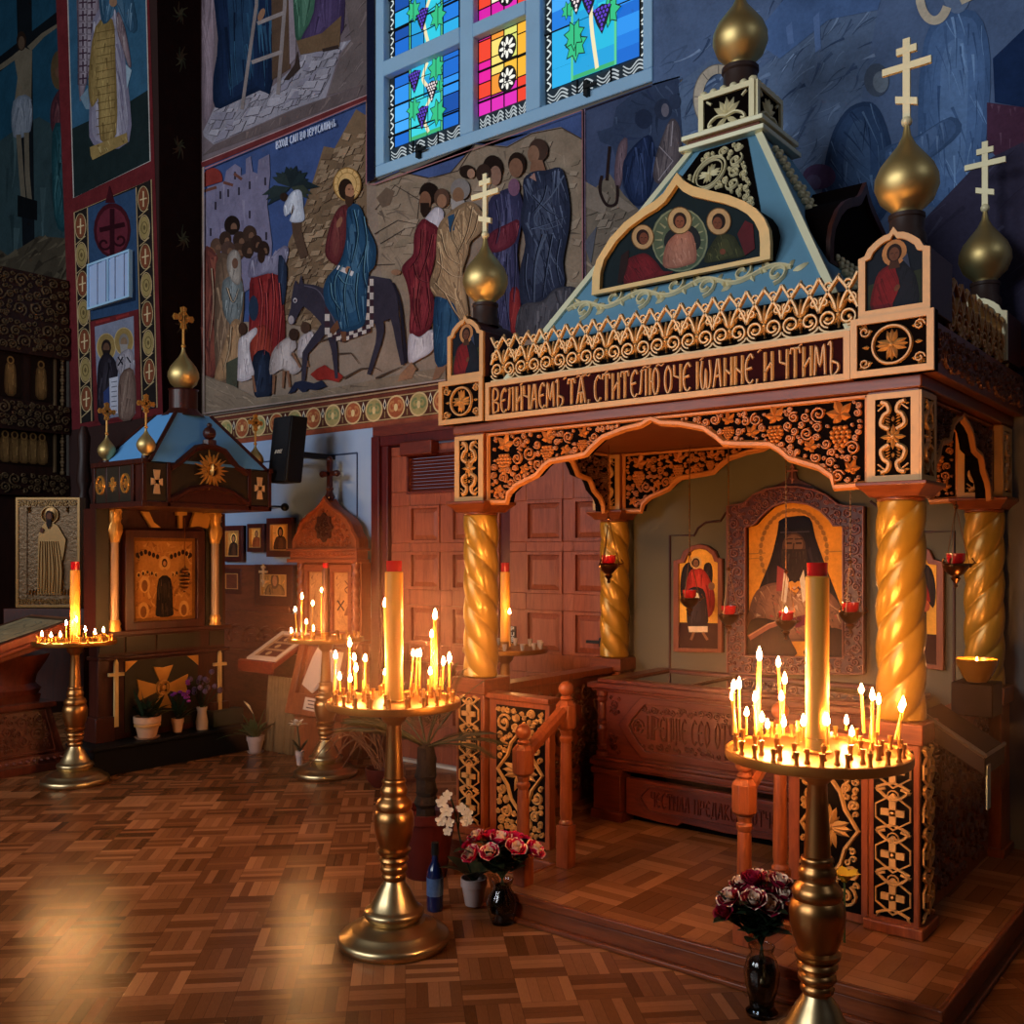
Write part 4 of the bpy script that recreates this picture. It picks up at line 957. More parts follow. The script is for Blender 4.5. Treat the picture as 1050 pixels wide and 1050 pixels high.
M['black_plate'] = simple('black_plate', '0c0b0b', .4); M['white_paint'] = simple('white_paint', 'c8c4b8', .6)
g = MB(); a = at(521, 642, Y=W); b = at(527.5, 664, Y=W); g.prism([(a.x, b.z), (b.x, b.z), (b.x, a.z), (a.x, a.z)], FY(W + .02), 0, .006)
pl = g.build('push_plate', M['black_plate'], dr)
g = MB(); n = 4; hz = (a.z - b.z) / n
for i, ch in enumerate('PUSH'):
    for st in text_strokes(ch, a.x + .012, b.x - .004, a.z - (i + .86) * hz, a.z - (i + .14) * hz): g.ridge(FY(W + .014), st, .008, .002)
g.build('lettering', M['white_paint'], pl)
g = MB(); g.box(-3.60, -3.56, W - .06, W + .02, 1.0, 1.06); g.box(-3.7, -3.56, W - .065, W - .045, 1.02, 1.04); g.build('handle', M['lead'], dr)
M['white_trim'] = simple('white_trim', 'cfc0ae', .5)
MB().box(-5.6, -3.6, W - .03, W + .02, .0, .02).build('trim_3', M['white_trim'], kind='structure')
# ================================================================ CARVED CANOPY OVER THE TOMB
XC = -2.338; HP = .121
M['kwood'] = wood('canopy_wood', '652a14', '994c24', .38, (12, 12, 1.4), .3)
M['kwood_h'] = wood('canopy_wood_flat', '54220f', '86421f', .38, (1.4, 12, 12), .3)
M['kdark'] = wood('canopy_dark_wood', '2e120c', '4c2014', .45, (12, 12, 1.4), .15)
M['gilt'] = simple('gilt', 'c48e50', .42, .12, .5, .18, 14)
M['gilt_pale'] = simple('gilt_pale', 'f4e4b4', .45, .1, .5, .14, 14)
M['gilt_crest'] = simple('gilt_crest', 'e0b478', .42, .1, .5, .18, 14)
M['gilt_top'] = simple('gilt_top', 'd2a860', .42, .12, .5, .18, 14)
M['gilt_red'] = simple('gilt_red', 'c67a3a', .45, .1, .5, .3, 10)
M['ground'] = simple('carving_ground', '0d0706', .8, var=.2, spec=.03)
M['maroon'] = simple('maroon', '2c0a0d', .7, var=.2, spec=.05)
M['twist'] = simple('gold_column', 'ac7c26', .3, .3, .5, .2, 10, bump=.04, bscale=50)
M['onion'] = metal('dome_gold', 'd8bc7c', .47, .1, .03, 40)
M['neck'] = simple('dome_neck', '3c2a24', .5)
M['roof_blue'] = simple('roof_blue', '6a9ab4', .5, 0, .4, .12, 6, .1, 30)
M['cream'] = simple('cream_rail', 'fff4cc', .45, .1, .5, .08)
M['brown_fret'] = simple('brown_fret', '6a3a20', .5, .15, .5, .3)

kx = thing('canopy_shrine', 'carved wooden canopy on twisted golden columns over the tomb', 'canopy', (XC, 4.6, 0))

# platform: floor of the canopy plus the step in front
pf = MB(); pf.box(XC - 1.28, -.92, 3.80, W, 0, HP); pf.box(-2.78, -.92, 3.365, 3.80, 0, HP)
plat = pf.build('platform', M['parquet_step'], None, label='low parquet platform with a moulded step in front of the tomb', cat='platform')
g = MB()
g.box(-2.79, -.91, 3.345, 3.367, HP - .035, HP + .004); g.box(-2.79, -.91, 3.355, 3.366, .02, HP - .035); g.box(-2.80, -.90, 3.335, 3.366, 0, .022)
g.box(-.921, -.90, 3.345, W, HP - .035, HP + .004); g.box(-.921, -.91, 3.36, W, .02, HP - .035); g.box(-.921, -.885, 3.34, W, 0, .022)
g.box(XC - 1.30, -2.79, 3.785, 3.80, .02, HP + .004); g.box(XC - 1.30, XC - 1.28, 3.785, W, 0, HP + .004); g.box(-2.80, -2.78, 3.35, 3.8, 0, HP + .004)
g.build('nosing', M['kwood_h'], plat, bevel=.006)

COLS = [(XC - 1.10, 4.01, 1, 0), (XC + 1.10, 4.01, -1, 0), (XC - 1.10, 5.33, 1, 1), (XC + 1.10, 5.33, -1, 1)]
def twist_rf(sg):
    def f(a, z): return .82 + .19 * abs(cos(1.5 * (a + sg * 2 * pi * z / .48))) ** .5
    return f
def cross_unit(mb, fr, u, v, w, h):
    """one bay of the pedestal strip: cross in a pointed frame between curling stems"""
    q = w * .085
    for L, K in ((w * .3, q), (q, w * .3)): mb.prism([(u - L, v - K), (u + L, v - K), (u + L, v + K), (u - L, v + K)], fr, 0, .014)
    mb.dome(fr, u, v, w * .07, .022)
    mb.ridge(fr, [(u, v + h * .42), (u + w * .44, v + h * .16), (u + w * .44, v - h * .16), (u, v - h * .42), (u - w * .44, v - h * .16), (u - w * .44, v + h * .16), (u, v + h * .42)], w * .055, .011)
    for sg in (-1, 1):
        mb.ridge(fr, smooth([(u, v + h * .30), (u + sg * w * .2, v + h * .36), (u + sg * w * .36, v + h * .5), (u + sg * w * .2, v + h * .56)], 4), w * .09, .012)
        mb.ridge(fr, smooth([(u, v - h * .30), (u + sg * w * .22, v - h * .36), (u + sg * w * .42, v - h * .44)], 4), w * .08, .012)
        mb.leaf(fr, u + sg * w * .34, v + h * .44, w * .17, w * .05, pi / 2 - sg * .9, .01, 0, 3); mb.leaf(fr, u + sg * w * .34, v - h * .42, w * .17, w * .05, -pi / 2 + sg * .6, .01, 0, 3)
    mb.dome(fr, u, v + h * .38, w * .09, .014); mb.ridge(fr, circ(u, v + h * .38, w * .15, 10), w * .04, .009)

# ---- pedestals, columns, capitals and pilasters
for i, (cx, cy, sg, rear) in enumerate(COLS):
    g = MB(); g.box(cx - .098, cx + .098, cy - .092, cy + .092, HP, .87)
    g.box(cx - .115, cx + .115, cy - .108, cy + .108, HP, HP + .045); 
    pd = g.build('pedestal', M['kwood'], kx, bevel=.006)
    c = MB(); c.box(cx - .115, cx + .115, cy - .11, cy + .11, .87, .952); c.build('cap_block', M['kwood_h'], pd, bevel=.006)
    faces = [(FY(cy - .093), cx)]
    if i == 1: faces.append((FX(cx + .099), cy))
    if not rear:
        for fr, u in faces:
            g = MB(); b = MB(); b.prism([(u - .076, .185), (u + .076, .185), (u + .076, .845), (u - .076, .845)], fr, 0, .002)
            for k in range(4): cross_unit(g, fr, u, .268 + k * .165, .15, .165)
            b.build('panel_ground', M['ground'], pd); g.build('carving', M['gilt'], pd)
    c = MB(); z0, z1 = .952, 1.822; n = 120
    c.lathe([(.094 * (1.0 if 0 < k < n else .9), z0 + (z1 - z0) * k / n) for k in range(n + 1)], (cx, cy, 0), 72, rf=twist_rf(sg))
    c.build('column', M['twist'], kx, sharp=50)
    c = MB(); c.lathe([(.085, 1.815), (.092, 1.822), (.092, 1.832), (.088, 1.836)], (cx, cy, 0), 28)
    V = []; 
    for hw, z in ((.095, 1.832), (.108, 1.85), (.135, 1.875), (.135, 1.89)): V.append([(cx - hw, cy - hw, z), (cx + hw, cy - hw, z), (cx + hw, cy + hw, z), (cx - hw, cy + hw, z)])
    VV = sum(V, []); c.add(VV, [(a * 4 + k, a * 4 + (k + 1) % 4, a * 4 + 4 + (k + 1) % 4, a * 4 + 4 + k) for a in range(3) for k in range(4)] + [(3, 2, 1, 0), (12, 13, 14, 15)])
    c.build('capital', M['kwood_h'], kx, bevel=.004)
    c = MB(); c.box(cx - .1, cx + .1, cy - .094, cy + .094, 1.89, 2.25)
    pl = c.build('pilaster', M['kwood'], kx, bevel=.005)
    faces = [(FY(cy - .094), cx)] + ([(FX(cx + .1), cy)] if sg < 0 else [])
    for fr, u in faces:
        g = MB(); b = MB(); b.prism([(u - .068, 1.915), (u + .068, 1.915), (u + .068, 2.215), (u - .068, 2.215)], fr, 0, .002)
        v = 2.065
        for s2 in (-1, 1):
            for t in (-1, 1):
                g.ridge(fr, smooth([(u + s2 * .014, v + t * .03), (u + s2 * .045, v + t * .05), (u + s2 * .036, v + t * .085), (u + s2 * .016, v + t * .1), (u + s2 * .022, v + t * .128), (u + s2 * .045, v + t * .138)], 4), .022, .014)
                for q in range(4): g.leaf(fr, u + s2 * .03, v + t * (.055 + q * .012), .022, .005, (0 if s2 < 0 else pi) + t * s2 * .5, .012, 0, 3)
                g.ridge(fr, [(u + s2 * .03, v + t * .128), (u + s2 * .058, v + t * .105)], .008, .008)
                g.leaf(fr, u + s2 * .045, v + t * .128, .02, .007, t * pi / 2, .01, 0, 3); g.leaf(fr, u + s2 * .045, v + t * .128, .018, .006, (0 if s2 > 0 else pi), .01, 0, 3)
        for k in range(8): g.leaf(fr, u, v, .05 if k % 2 == 0 else .035, .012, k * pi / 4, .014, 0, 3)
        g.dome(fr, u, v, .012, .018); g.leaf(fr, u, v + .06, .022, .008, pi / 2, .01, 0, 3); g.leaf(fr, u, v - .06, .022, .008, -pi / 2, .01, 0, 3)
        o = [(u - .1, 1.892), (u + .1, 1.892), (u + .1, 2.238), (u - .1, 2.238)]; q = [(u - .068, 1.915), (u + .068, 1.915), (u + .068, 2.215), (u - .068, 2.215)]
        g.ringprism(o, q, fr, 0, .008)
        b.build('panel_ground', M['ground'], pl); g.build('carving', M['gilt'], pl)

# ---- arched spandrels between the pilasters
ARC = [(-.93, 1.885), (-.80, 1.88), (-.79, 1.925), (-.74, 1.965), (-.62, 2.01), (-.58, 2.05), (-.54, 2.075), (-.40, 2.088), (-.34, 2.096), (-.31, 2.125), (-.25, 2.17), (-.14, 2.2), (-.05, 2.212), (0, 2.235)]
def spandrel(fr, uc, half, seed, gm, th=.05, detail=True):
    k = half / .93
    L = [(uc + u * k, z) for u, z in ARC]; Rr = [(2 * uc - u, z) for u, z in L[:-1]][::-1]
    edge = L + Rr; poly = edge + [(uc + half, 2.248), (uc - half, 2.248)]
    m = MB(); V = []
    n = len(edge)
    # board: strips up from the edge to the straight top
    for i in range(n - 1):
        a, b = edge[i], edge[i + 1]
        m.prism([a, b, (b[0], 2.248), (a[0], 2.248)], fr, -th, 0)
    sp = m.build('spandrel', M['ground'], kx)
    g = MB(); g.ridge(fr, edge, .034, .022); g.ridge(fr, [(uc - half, 2.237), (uc + half, 2.237)], .02, .014)
    for s in (-1, 1): g.ridge(fr, [(uc + s * (half - .01), 1.885), (uc + s * (half - .01), 2.24)], .022, .014)
    g.build('edge_moulding', M['gilt_red'], sp, sharp=60)
    g = MB(); av = []
    for s in (-1, 1):
        for (du, v, sz) in ((.82, 2.13, .085), (.56, 2.155, .07), (.36, 2.17, .05)):
            if sz * k < .03: continue
            u = uc + s * du * k
            vineleaf(g, fr, u, v + sz * .5, sz * .85 * max(k, .75), pi / 2 + s * .3, .016); grapes(g, fr, u, v - .01, sz * 1.25 * max(k, .75), seed + int(du * 100), .02)
            av += [(u, v - .03, sz * .55 * k), (u, v + sz * .4, sz * .6 * k)]
        for (du, v) in ((.70, 2.05), (.46, 2.13), (.86, 1.95)): vineleaf(g, fr, uc + s * du * k, v, .045 * max(k, .75), s * 1.2, .014); av.append((uc + s * du * k, v, .03))
    inner = [(uc + (u - uc) * .97, z + .014) for u, z in edge] + [(uc + half * .97, 2.226), (uc - half * .97, 2.226)]
    scrollfill(g, fr, inner, .007, .042, seed, .0085, .014, avoid=av)
    g.build('carving', gm, sp, sharp=60)
spandrel(FY(3.945), XC, 1.0, 11, M['gilt_red'])
spandrel(FY(5.27), XC, 1.0, 12, M['gilt_red'])
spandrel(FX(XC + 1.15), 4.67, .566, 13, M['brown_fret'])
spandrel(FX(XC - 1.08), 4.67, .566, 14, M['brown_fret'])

# ---- entablature: beam ring, ceiling, inscription board, corner blocks, cresting
EX0, EX1, EY0 = XC - 1.268, XC + 1.268, 3.875
g = MB(); g.box(XC - 1.21, XC + 1.21, 3.905, W, 2.248, 2.30); g.box(EX0 + .01, EX1 - .012, EY0 + .012, W, 2.30, 2.50)
ent = g.build('entablature', M['kwood_h'], kx, bevel=.006)
fr = FY(EY0 + .012); bu0, bu1 = -3.29, -1.392
g = MB(); g.prism([(bu0, 2.302), (bu1, 2.302), (bu1, 2.494), (bu0, 2.494)], fr, 0, .004); bd = g.build('inscription_board', M['maroon'], ent)
g = MB(); o = [(bu0, 2.30), (bu1, 2.30), (bu1, 2.496), (bu0, 2.496)]; q = [(bu0 + .026, 2.326), (bu1 - .026, 2.326), (bu1 - .026, 2.472), (bu0 + .026, 2.472)]
g.ringprism(o, q, fr, 0, .018)
lf_ = fr
for st in text_strokes('ВЕЛИЧАЕМЪ ТѦ, СТИТЕЛЮ ОЧЕ ІѠАННЕ, И ЧТИМЪ', bu0 + .042, bu1 - .038, 2.333, 2.456, .10, .2):
    P_ = st if len(st) < 3 else smooth(st, 4) if max(len(st), 0) > 4 else st
    vert = all(abs(a[0] - b[0]) < 1e-6 for a, b in zip(st, st[1:]))
    g.ridge(lambda u, v, w: fr(u, v, w + .004), P_, .0165 if vert else .0125, .008)
for u, kind in ((-3.06, 0), (-2.79, 0), (-2.70, 1), (-2.66, 1), (-2.55, 0), (-2.33, 1), (-2.26, 1), (-2.05, 0), (-1.78, 0), (-1.6, 0)):
    if kind == 0: g.ridge(lambda a, b, w: fr(a, b, w + .004), [(u - .008, 2.460), (u + .008, 2.472)], .008, .006)
    else: g.ridge(lambda a, b, w: fr(a, b, w + .004), smooth([(u - .02, 2.461), (u - .007, 2.469), (u + .007, 2.461), (u + .02, 2.469)], 3), .007, .006)
g.build('lettering', M['gilt'], ent, sharp=60)
def corner_block(fr, u0, u1, par):
    b = MB(); b.prism([(u0, 2.30), (u1, 2.30), (u1, 2.532), (u0, 2.532)], fr, -.03, .012); b.build('corner_block', M['ground'], par)
    g = MB(); o = [(u0, 2.30), (u1, 2.30), (u1, 2.532), (u0, 2.532)]; e = .026
    g.ringprism(o, [(u0 + e, 2.30 + e), (u1 - e, 2.30 + e), (u1 - e, 2.532 - e), (u0 + e, 2.532 - e)], fr, .012, .026)
    f2 = lambda u, v, w: fr(u, v, w + .012)
    u, v = (u0 + u1) / 2, 2.416
    g.ridge(f2, circ(u, v, .073, 28) + [(u + .073, v)], .014, .012); flarecross(g, f2, u, v, .062, .012)
    for s in (-1, 1):
        for t in (-1, 1):
            x, y = u + s * .103, v + t * .062
            g.ridge(f2, spiral(x, y, .022, .006, 0, s * 1.2, 10), .009, .01); g.leaf(f2, x, y, .032, .009, t * pi / 2, .01, 0, 3); g.leaf(f2, x, y, .03, .009, pi if s > 0 else 0, .01, 0, 3); vineleaf(g, f2, x + s * .01, y + t * .012, .02, t * 1.57, .01)
        g.leaf(f2, u + s * .085, v, .03, .008, 0 if s > 0 else pi, .01, 0, 3)
    g.build('corner_carving', M['gilt'], par, sharp=60)
corner_block(FY(EY0 + .005), EX0, EX0 + .31, ent); corner_block(FY(EY0 + .005), EX1 - .315, EX1, ent)
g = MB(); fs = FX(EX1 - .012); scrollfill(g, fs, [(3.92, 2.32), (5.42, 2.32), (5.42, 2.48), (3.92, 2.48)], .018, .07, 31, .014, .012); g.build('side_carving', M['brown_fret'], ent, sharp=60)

def cresting(fr, u0, u1, z0, h, n, mat, par, name='cresting'):
    g = MB(); s = (u1 - u0) / n
    for i in range(n):
        c = u0 + (i + .5) * s
        for t in (-1, 1):
            x = c + t * s * .25
            g.ridge(fr, spiral(x, z0 + h * .27, s * .225, s * .11, -pi / 2, t * 1.2, 16), .014, .014)
            g.dome(fr, x + t * s * .04, z0 + h * .27, s * .075, .016, n=7); g.leaf(fr, x - t * s * .2, z0 + h * .24, s * .14, s * .04, 1.2 - t * .3, .014, 0, 3); g.leaf(fr, x - t * s * .08, z0 + h * .3, s * .12, s * .035, t * 2.0, .012, 0, 3)
            g.ridge(fr, bez((c, z0), (c + t * s * .12, z0 + h * .05), (c + t * s * .42, z0 + h * .02), (c + t * s * .5, z0 + h * .16), 6), .015, .013)
            # crossing bars that make the pointed lozenges
            g.ridge(fr, bez((c + t * s * .06, z0 + h * .42), (c + t * s * .12, z0 + h * .66), (c + t * s * .3, z0 + h * .72), (c + t * s * .5, z0 + h), 7), .018, .015)
            g.ridge(fr, bez((c + t * s * .5, z0 + h * .4), (c + t * s * .42, z0 + h * .6), (c + t * s * .22, z0 + h * .78), (c, z0 + h * .97), 7), .018, .015)
            g.ridge(fr, spiral(c + t * s * .24, z0 + h * .84, s * .13, s * .04, -1.2, t * 1.2, 10), .012, .012)
            g.leaf(fr, c + t * s * .32, z0 + h * .5, s * .16, s * .04, pi / 2 + t * .6, .012, 0, 3)
            g.ridge(fr, spiral(c + t * s * .36, z0 + h * .58, s * .13, s * .04, 2.0, -t * 1.2, 10), .012, .012)
        fleur(g, fr, c, z0 + h * .36, h * .34, .016); fleur(g, fr, c, z0 + h * .3, h * .2, .012, up=-1); g.dome(fr, c, z0 + h * .33, s * .06, .018, n=7)
        fleur(g, fr, c + s * .5, z0 + h * .42, h * .26, .014)
        g.leaf(fr, c, z0 + h * .9, h * .14, .012, pi / 2, .012, 0, 3)
    g.ridge(fr, [(u0, z0 + .008), (u1, z0 + .008)], .016, .014)
    b = MB(); b.prism([(u0, z0), (u1, z0), (u1, z0 + h * .72), (u0, z0 + h * .72)], fr, -.014, -.004); b.build('cresting_shade', M['ground'], par)  # dark strip added for the shadow between crest and roof
    o = g.build(name, mat, par, sharp=60)
    sol = o.modifiers.new('Solidify', 'SOLIDIFY'); sol.thickness = .008; sol.offset = -1
    return o
cresting(FY(EY0 + .03), -3.27, -1.37, 2.496, .235, 12, M['gilt_crest'], ent)
cresting(FX(EX1 - .04), 4.16, 5.2, 2.496, .235, 5, M['gilt'], ent)
cresting(FXn(EX0 + .04), 4.16, 5.2, 2.496, .235, 5, M['gilt'], ent)

# ---- corner towers with icons, onion domes and crosses
ONION = [(.052, 0), (.056, .02), (.062, .03), (.105, .07), (.126, .125), (.124, .165), (.105, .21), (.07, .255), (.038, .295), (.018, .335), (.011, .375), (.010, .385)]
def onion(par, c, s, cross_h, fr_at, name='onion_dome', neck=.07, nr=.056):
    g = MB(); g.lathe([(r * s, z * s) for r, z in ONION] + [(.001, .386 * s)], c, 40); 
    d = g.build(name, M['onion'], par, sharp=70)
    g = MB(); g.ball((c[0], c[1], c[2] + .395 * s), .022 * s, 14, 10); bar_cross(g, fr_at, c[0], c[2] + .40 * s, cross_h, .014)
    g.build('cross', M['gilt_pale'], par, sharp=50)
def koko(u, z0, w, h):
    """pointed trefoil outline of the little icon gables"""
    a = w / 2
    Lh = [(-a, 0), (-a, h * .70), (-a * .82, h * .72), (-a * .72, h * .80)] + [(-a * .72 + a * .60 * t, h * .80 + h * .13 * sin(t * pi / 2)) for t in (.25, .5, .75, 1)] + [(0, h)]
    return [(u + x, z0 + y) for x, y in Lh + [(-x, y) for x, y in Lh[:-1]][::-1]]
def scale_poly(P_, f, c=None):
    cx = sum(p[0] for p in P_) / len(P_) if c is None else c[0]; cy = sum(p[1] for p in P_) / len(P_) if c is None else c[1]
    return [(cx + (x - cx) * f[0], cy + (y - cy) * f[1]) for x, y in P_]
def saint_icon(P, cx, top, h, robe, mantle, dk1, dk2, halo='b98a58', bg=None, hair='2c1c16', wide=.5):
    """half-length saint; y grows downwards"""
    P.ell(halo, cx, top + h * .22, h * .17, h * .185)
    P.robe(robe, [(cx - h * wide * .55, top + h), (cx - h * wide * .5, top + h * .62), (cx - h * .16, top + h * .42), (cx + h * .12, top + h * .42), (cx + h * .18, top + h)], dk1, robe, 8, h * .02, 1.2, 3)
    P.robe(mantle, [(cx + h * .02, top + h * .42), (cx + h * .16, top + h * .42), (cx + h * wide * .52, top + h * .6), (cx + h * wide * .58, top + h), (cx - h * .02, top + h), (cx + h * .08, top + h * .7)], dk2, mantle, 8, h * .02, 1.9, 4)
    P.poly('4a3024', [(cx - h * .05, top + h * .3), (cx + h * .05, top + h * .3), (cx + h * .08, top + h * .44), (cx - h * .08, top + h * .44)])
    P.head(cx, top + h * .22, h * .105, hair, '6a4432', (0, .05))
    P.ell('6a4432', cx + h * .04, top + h * .72, h * .035, h * .05, .6)
TW = [(EX0 + .06 + .125, EY0, 0), (EX1 - .016 - .134, EY0, 1), (EX1 - .016 - .134, 5.12, 2)]
for tx, ty, which in TW:
    pol = koko(tx, 2.532, .27 if which else .25, .335)
    g = MB(); g.prism(pol, FY(ty), -.29, 0); tw = g.build('corner_tower', M['kdark'], kx, bevel=.004)
    g = MB(); inn = scale_poly(pol, (.80, .84), (tx, 2.695))
    g.ringprism(pol, inn, FY(ty), 0, .016)
    g.build('icon_frame', M['gilt'] if which < 2 else M['gilt_pale'], tw)
    if which < 2:
        P = Paint(lambda u, v, k: (u, ty - .002 - k * .00005, v), .8)
        P.poly('121a28', inn)
        Q = Paint(lambda u, v, k: (tx + u, ty - .004 - k * .00005, 2.86 - v), .8)
        Q.poly('2c3628', [(-.1, .2), (.1, .17), (.1, .305), (-.1, .305)]); saint_icon(Q, .0, .03, .275, '7c1c22', '1c1f2c', '4c1216', '10121a', 'c08a58', wide=.55)
        Q.poly('3a4560', [(.03, .12), (.05, .1), (.06, .16)])
        P.V += [tuple(v) for v in Q.V]; b0 = len(P.V) - len(Q.V); P.F += [tuple(i + b0 for i in f) for f in Q.F]; P.C += Q.C
        P.build('icon', M['icon_paint'], tw)
    else:
        P = Paint(lambda u, v, k: (u, ty - .002 - k * .0002, v), 1.0); P.poly('7d7458', inn)
        P.strokes(inn, ['4f4a3a', '98907a'], 40, .06, .006, 1.0, 3, .8); P.build('icon', M['icon_paint'], tw)
    g = MB(); cy = ty + .15; g.lathe([(.075, 2.83), (.075, 2.87), (.066, 2.885), (.066, 2.935), (.07, 2.94), (.07, 2.955)], (tx, cy, 0), 24); g.build('dome_neck', M['neck'], tw)
    onion(tw, (tx, cy, 2.945), .97, .325, FY(cy))

# ---- steep blue roof
RX, RY = -2.285, 4.75
def roof_pt(sx, sy, z):
    hw = .715 + (2.77 - z) * .568; return (RX + sx * hw * 1.02, RY + sy * hw * .97, z)
g = MB(); zb, zt = 2.495, 3.70
V = [roof_pt(a, b, z) for z in (zb, zt) for a, b in ((-1, -1), (1, -1), (1, 1), (-1, 1))]
V = [(x, min(y, W - .01), z) for x, y, z in V]
g.add(V, [(k, (k + 1) % 4, 4 + (k + 1) % 4, 4 + k) for k in range(4)] + [(0, 3, 2, 1), (4, 5, 6, 7)])
roof = g.build('roof', M['roof_blue'], kx)
g = MB()
for a, b in ((-1, -1), (1, -1)):
    p, q = Vector(roof_pt(a, b, zb)), Vector(roof_pt(a, b, zt)); g.tube([p, q], .024, 4)
g.build('hip_rail', M['cream'], roof)
# pierced gold strip climbing the right slope
g = MB(); base, top = Vector(roof_pt(1, -.55, 2.75)), Vector(roof_pt(1, -.55, 3.62)); nrm = Vector((1, 0, .5)).normalized()
for k in range(22):
    t = k / 21; p = base.lerp(top, t) + nrm * .012
    for j in range(int(2 + 5 * (1 - t))): g.ball((p.x, p.y + j * .06, p.z), .02, 6, 4)
g.build('slope_carving', M['gilt_pale'], roof)
# roof-face frame: front slope plane
def froof(u, v, w):
    hw = .715 + (2.77 - v) * .568; return (u, RY - hw * .97 - w * .87 - .002, v + w * .49)
g = MB()
n_ = 7; xs_ = -2.93; st_ = [(xs_ + 1.2 * i / 42, 2.86 + .026 * sin(i / 42 * n_ * pi)) for i in range(43)]
g.ridge(froof, st_, .017, .016)
for i in range(n_):
    x = xs_ + 1.2 * (i + .5) / n_; t = 1 if i % 2 == 0 else -1; z = 2.86 - t * .02
    g.ridge(froof, spiral(x + .02, z, .05, .012, pi / 2 * t + pi, t * 1.2, 14), .015, .015); vineleaf(g, froof, x - .055, z + t * .035, .036, .6 * t, .015); g.leaf(froof, x + .06, z + t * .01, .055, .012, t * 1.0, .014)
    g.leaf(froof, x - .02, z + t * .055, .05, .011, pi - t * .5, .014)
g.leaf(froof, -2.97, 2.83, .06, .014, pi + .3, .014); g.leaf(froof, -1.72, 2.84, .07, .016, .4, .014)
g.build('roof_vine', M['gilt_pale'], roof, sharp=60); g = MB()
# top scrollwork round a cross in an oval
zc = 3.52
g.ridge(froof, circ(RX - .03, zc, .085, 24, ry=.1) + [(RX + .055, zc)], .013, .014); g.ridge(froof, circ(RX - .03, zc, .068, 24, ry=.082) + [(RX + .038, zc)], .008, .012)
flarecross(g, froof, RX - .03, zc, .06, .014)
tri = [(RX - .22, 3.42), (RX - .09, 3.66), (RX + .11, 3.68), (RX + .30, 3.22), (RX + .16, 3.34), (RX + .02, 3.41)]
gb_ = MB(); gb_.prism([(RX - .27, 3.40), (RX - .13, 3.685), (RX + .13, 3.69), (RX + .33, 3.19), (RX + .16, 3.31), (RX + .02, 3.39), (RX - .13, 3.40)], froof, 0, .003); gb_.build('carving_ground', M['ground'], roof)
scrollfill(g, froof, tri, .010, .055, 5, .010, .014, avoid=[(RX - .03, zc, .1)])
g.build('roof_carving', M['gilt_pale'], roof, sharp=60)
# icon gables standing on the slopes
px_out = [(610, 304), (610.7, 284), (615, 268), (628.4, 246), (643, 230), (662, 215.4), (674, 208), (683, 200), (690, 190), (697, 179), (704, 187), (713.7, 192.6), (730, 197), (750, 201.7), (766, 208), (777.7, 215.4), (786, 225), (791.4, 236.8), (792.6, 250), (792.4, 267)]
DY = 4.112
GO = [(p.x, p.z) for p in (at(a, b, Y=DY) for a, b in px_out)]
mid = ((GO[0][0] + GO[-1][0]) / 2, 3.03)
GI = scale_poly(GO, (.90, .845), (mid[0], 3.04))
g = MB(); g.prism(GO, FY(DY), -.22, 0); gab = g.build('icon_gable', M['ground'], roof)
g = MB(); g.ringprism(GO, GI, FY(DY), 0, .03); g.build('gable_frame', M['gilt_top'], roof, sharp=50)
def mp_g(u, v, k): return at(u, v, Y=DY - .003 - k * .00005)
P = Paint(mp_g, .75)
P.poly('0c2026', [(CX_ + 0, 0)] * 0 + [(616, 298), (617, 282), (622, 268), (634, 249), (650, 232), (668, 219), (684, 210), (697, 190), (712, 200), (732, 206), (750, 209), (768, 217), (780, 228), (785, 240), (786, 263)])
P.ell('5a6a52', 697, 246, 29, 33, -.15); P.ring('8a9272', 697, 246, 28, 32, 1.5)
for k in range(20):
    a = k * pi / 10; P.line('9a9c78', [(697 + 18 * cos(a), 246 + 21 * sin(a)), (697 + 25 * cos(a), 246 + 29 * sin(a))], 2.4, .8)
P.ell('1c2024', 690, 246, 9, 12, .3); P.ell('1c2024', 710, 244, 8, 13, -.3)
P.robe('b87c66', [(680, 272), (683, 252), (692, 241), (704, 237), (711, 243), (714, 266), (704, 272), (690, 275)], '8a5648', 'dca48c', 16, 1, 1.3, 3, 12)
P.head(697, 226, 7, '2e1a12', '8a5238', (0, .1), halo='c9aa78', hr=1.75)
P.robe('7c1420', [(640, 291), (643, 268), (652, 262), (662, 260), (672, 268), (680, 278), (690, 279), (660, 288)], '4c0a12', 'a83038', 14, 1, 1.0, 3, 10); P.poly('2c1210', [(633, 290), (637, 262), (645, 256), (644, 270), (638, 291)])
P.head(659, 243, 6.6, '2e160f', '7c4630', (.15, .1), halo='c9a878', hr=1.7); P.line('6c1018', [(671, 282), (676, 276)], 1)
P.robe('3a3e22', [(722, 268), (730, 250), (739, 240), (752, 242), (758, 252), (764, 262), (745, 266), (735, 268)], '22260f', '6a6a3c', 14, 1, 1.2, 3, 10); P.poly('5c1a22', [(756, 240), (764, 226), (772, 230), (774, 255), (764, 262)]); P.ell('7c4630', 741, 258, 3, 3)
P.head(737, 227, 7, '24140e', '7c4a32', (-.2, .15), halo='c9a878', hr=1.75)
P.build('gable_icon', M['icon_paint'], roof)
# matching gable on the right slope
gx = RX + .635; w2 = GO[-1][0] - GO[0][0]; cu = sum(p[0] for p in GO) / len(GO)
GS = [(RY + (u - mid[0]) * .98, z) for u, z in GO]
g = MB(); g.prism(GS, FX(gx), -.25, 0); g.build('icon_gable', M['ground'], roof)
g = MB(); g.ringprism(GS, scale_poly(GS, (.9, .845), (RY, 3.04)), FX(gx), 0, .02); g.build('gable_frame', M['kdark'], roof)
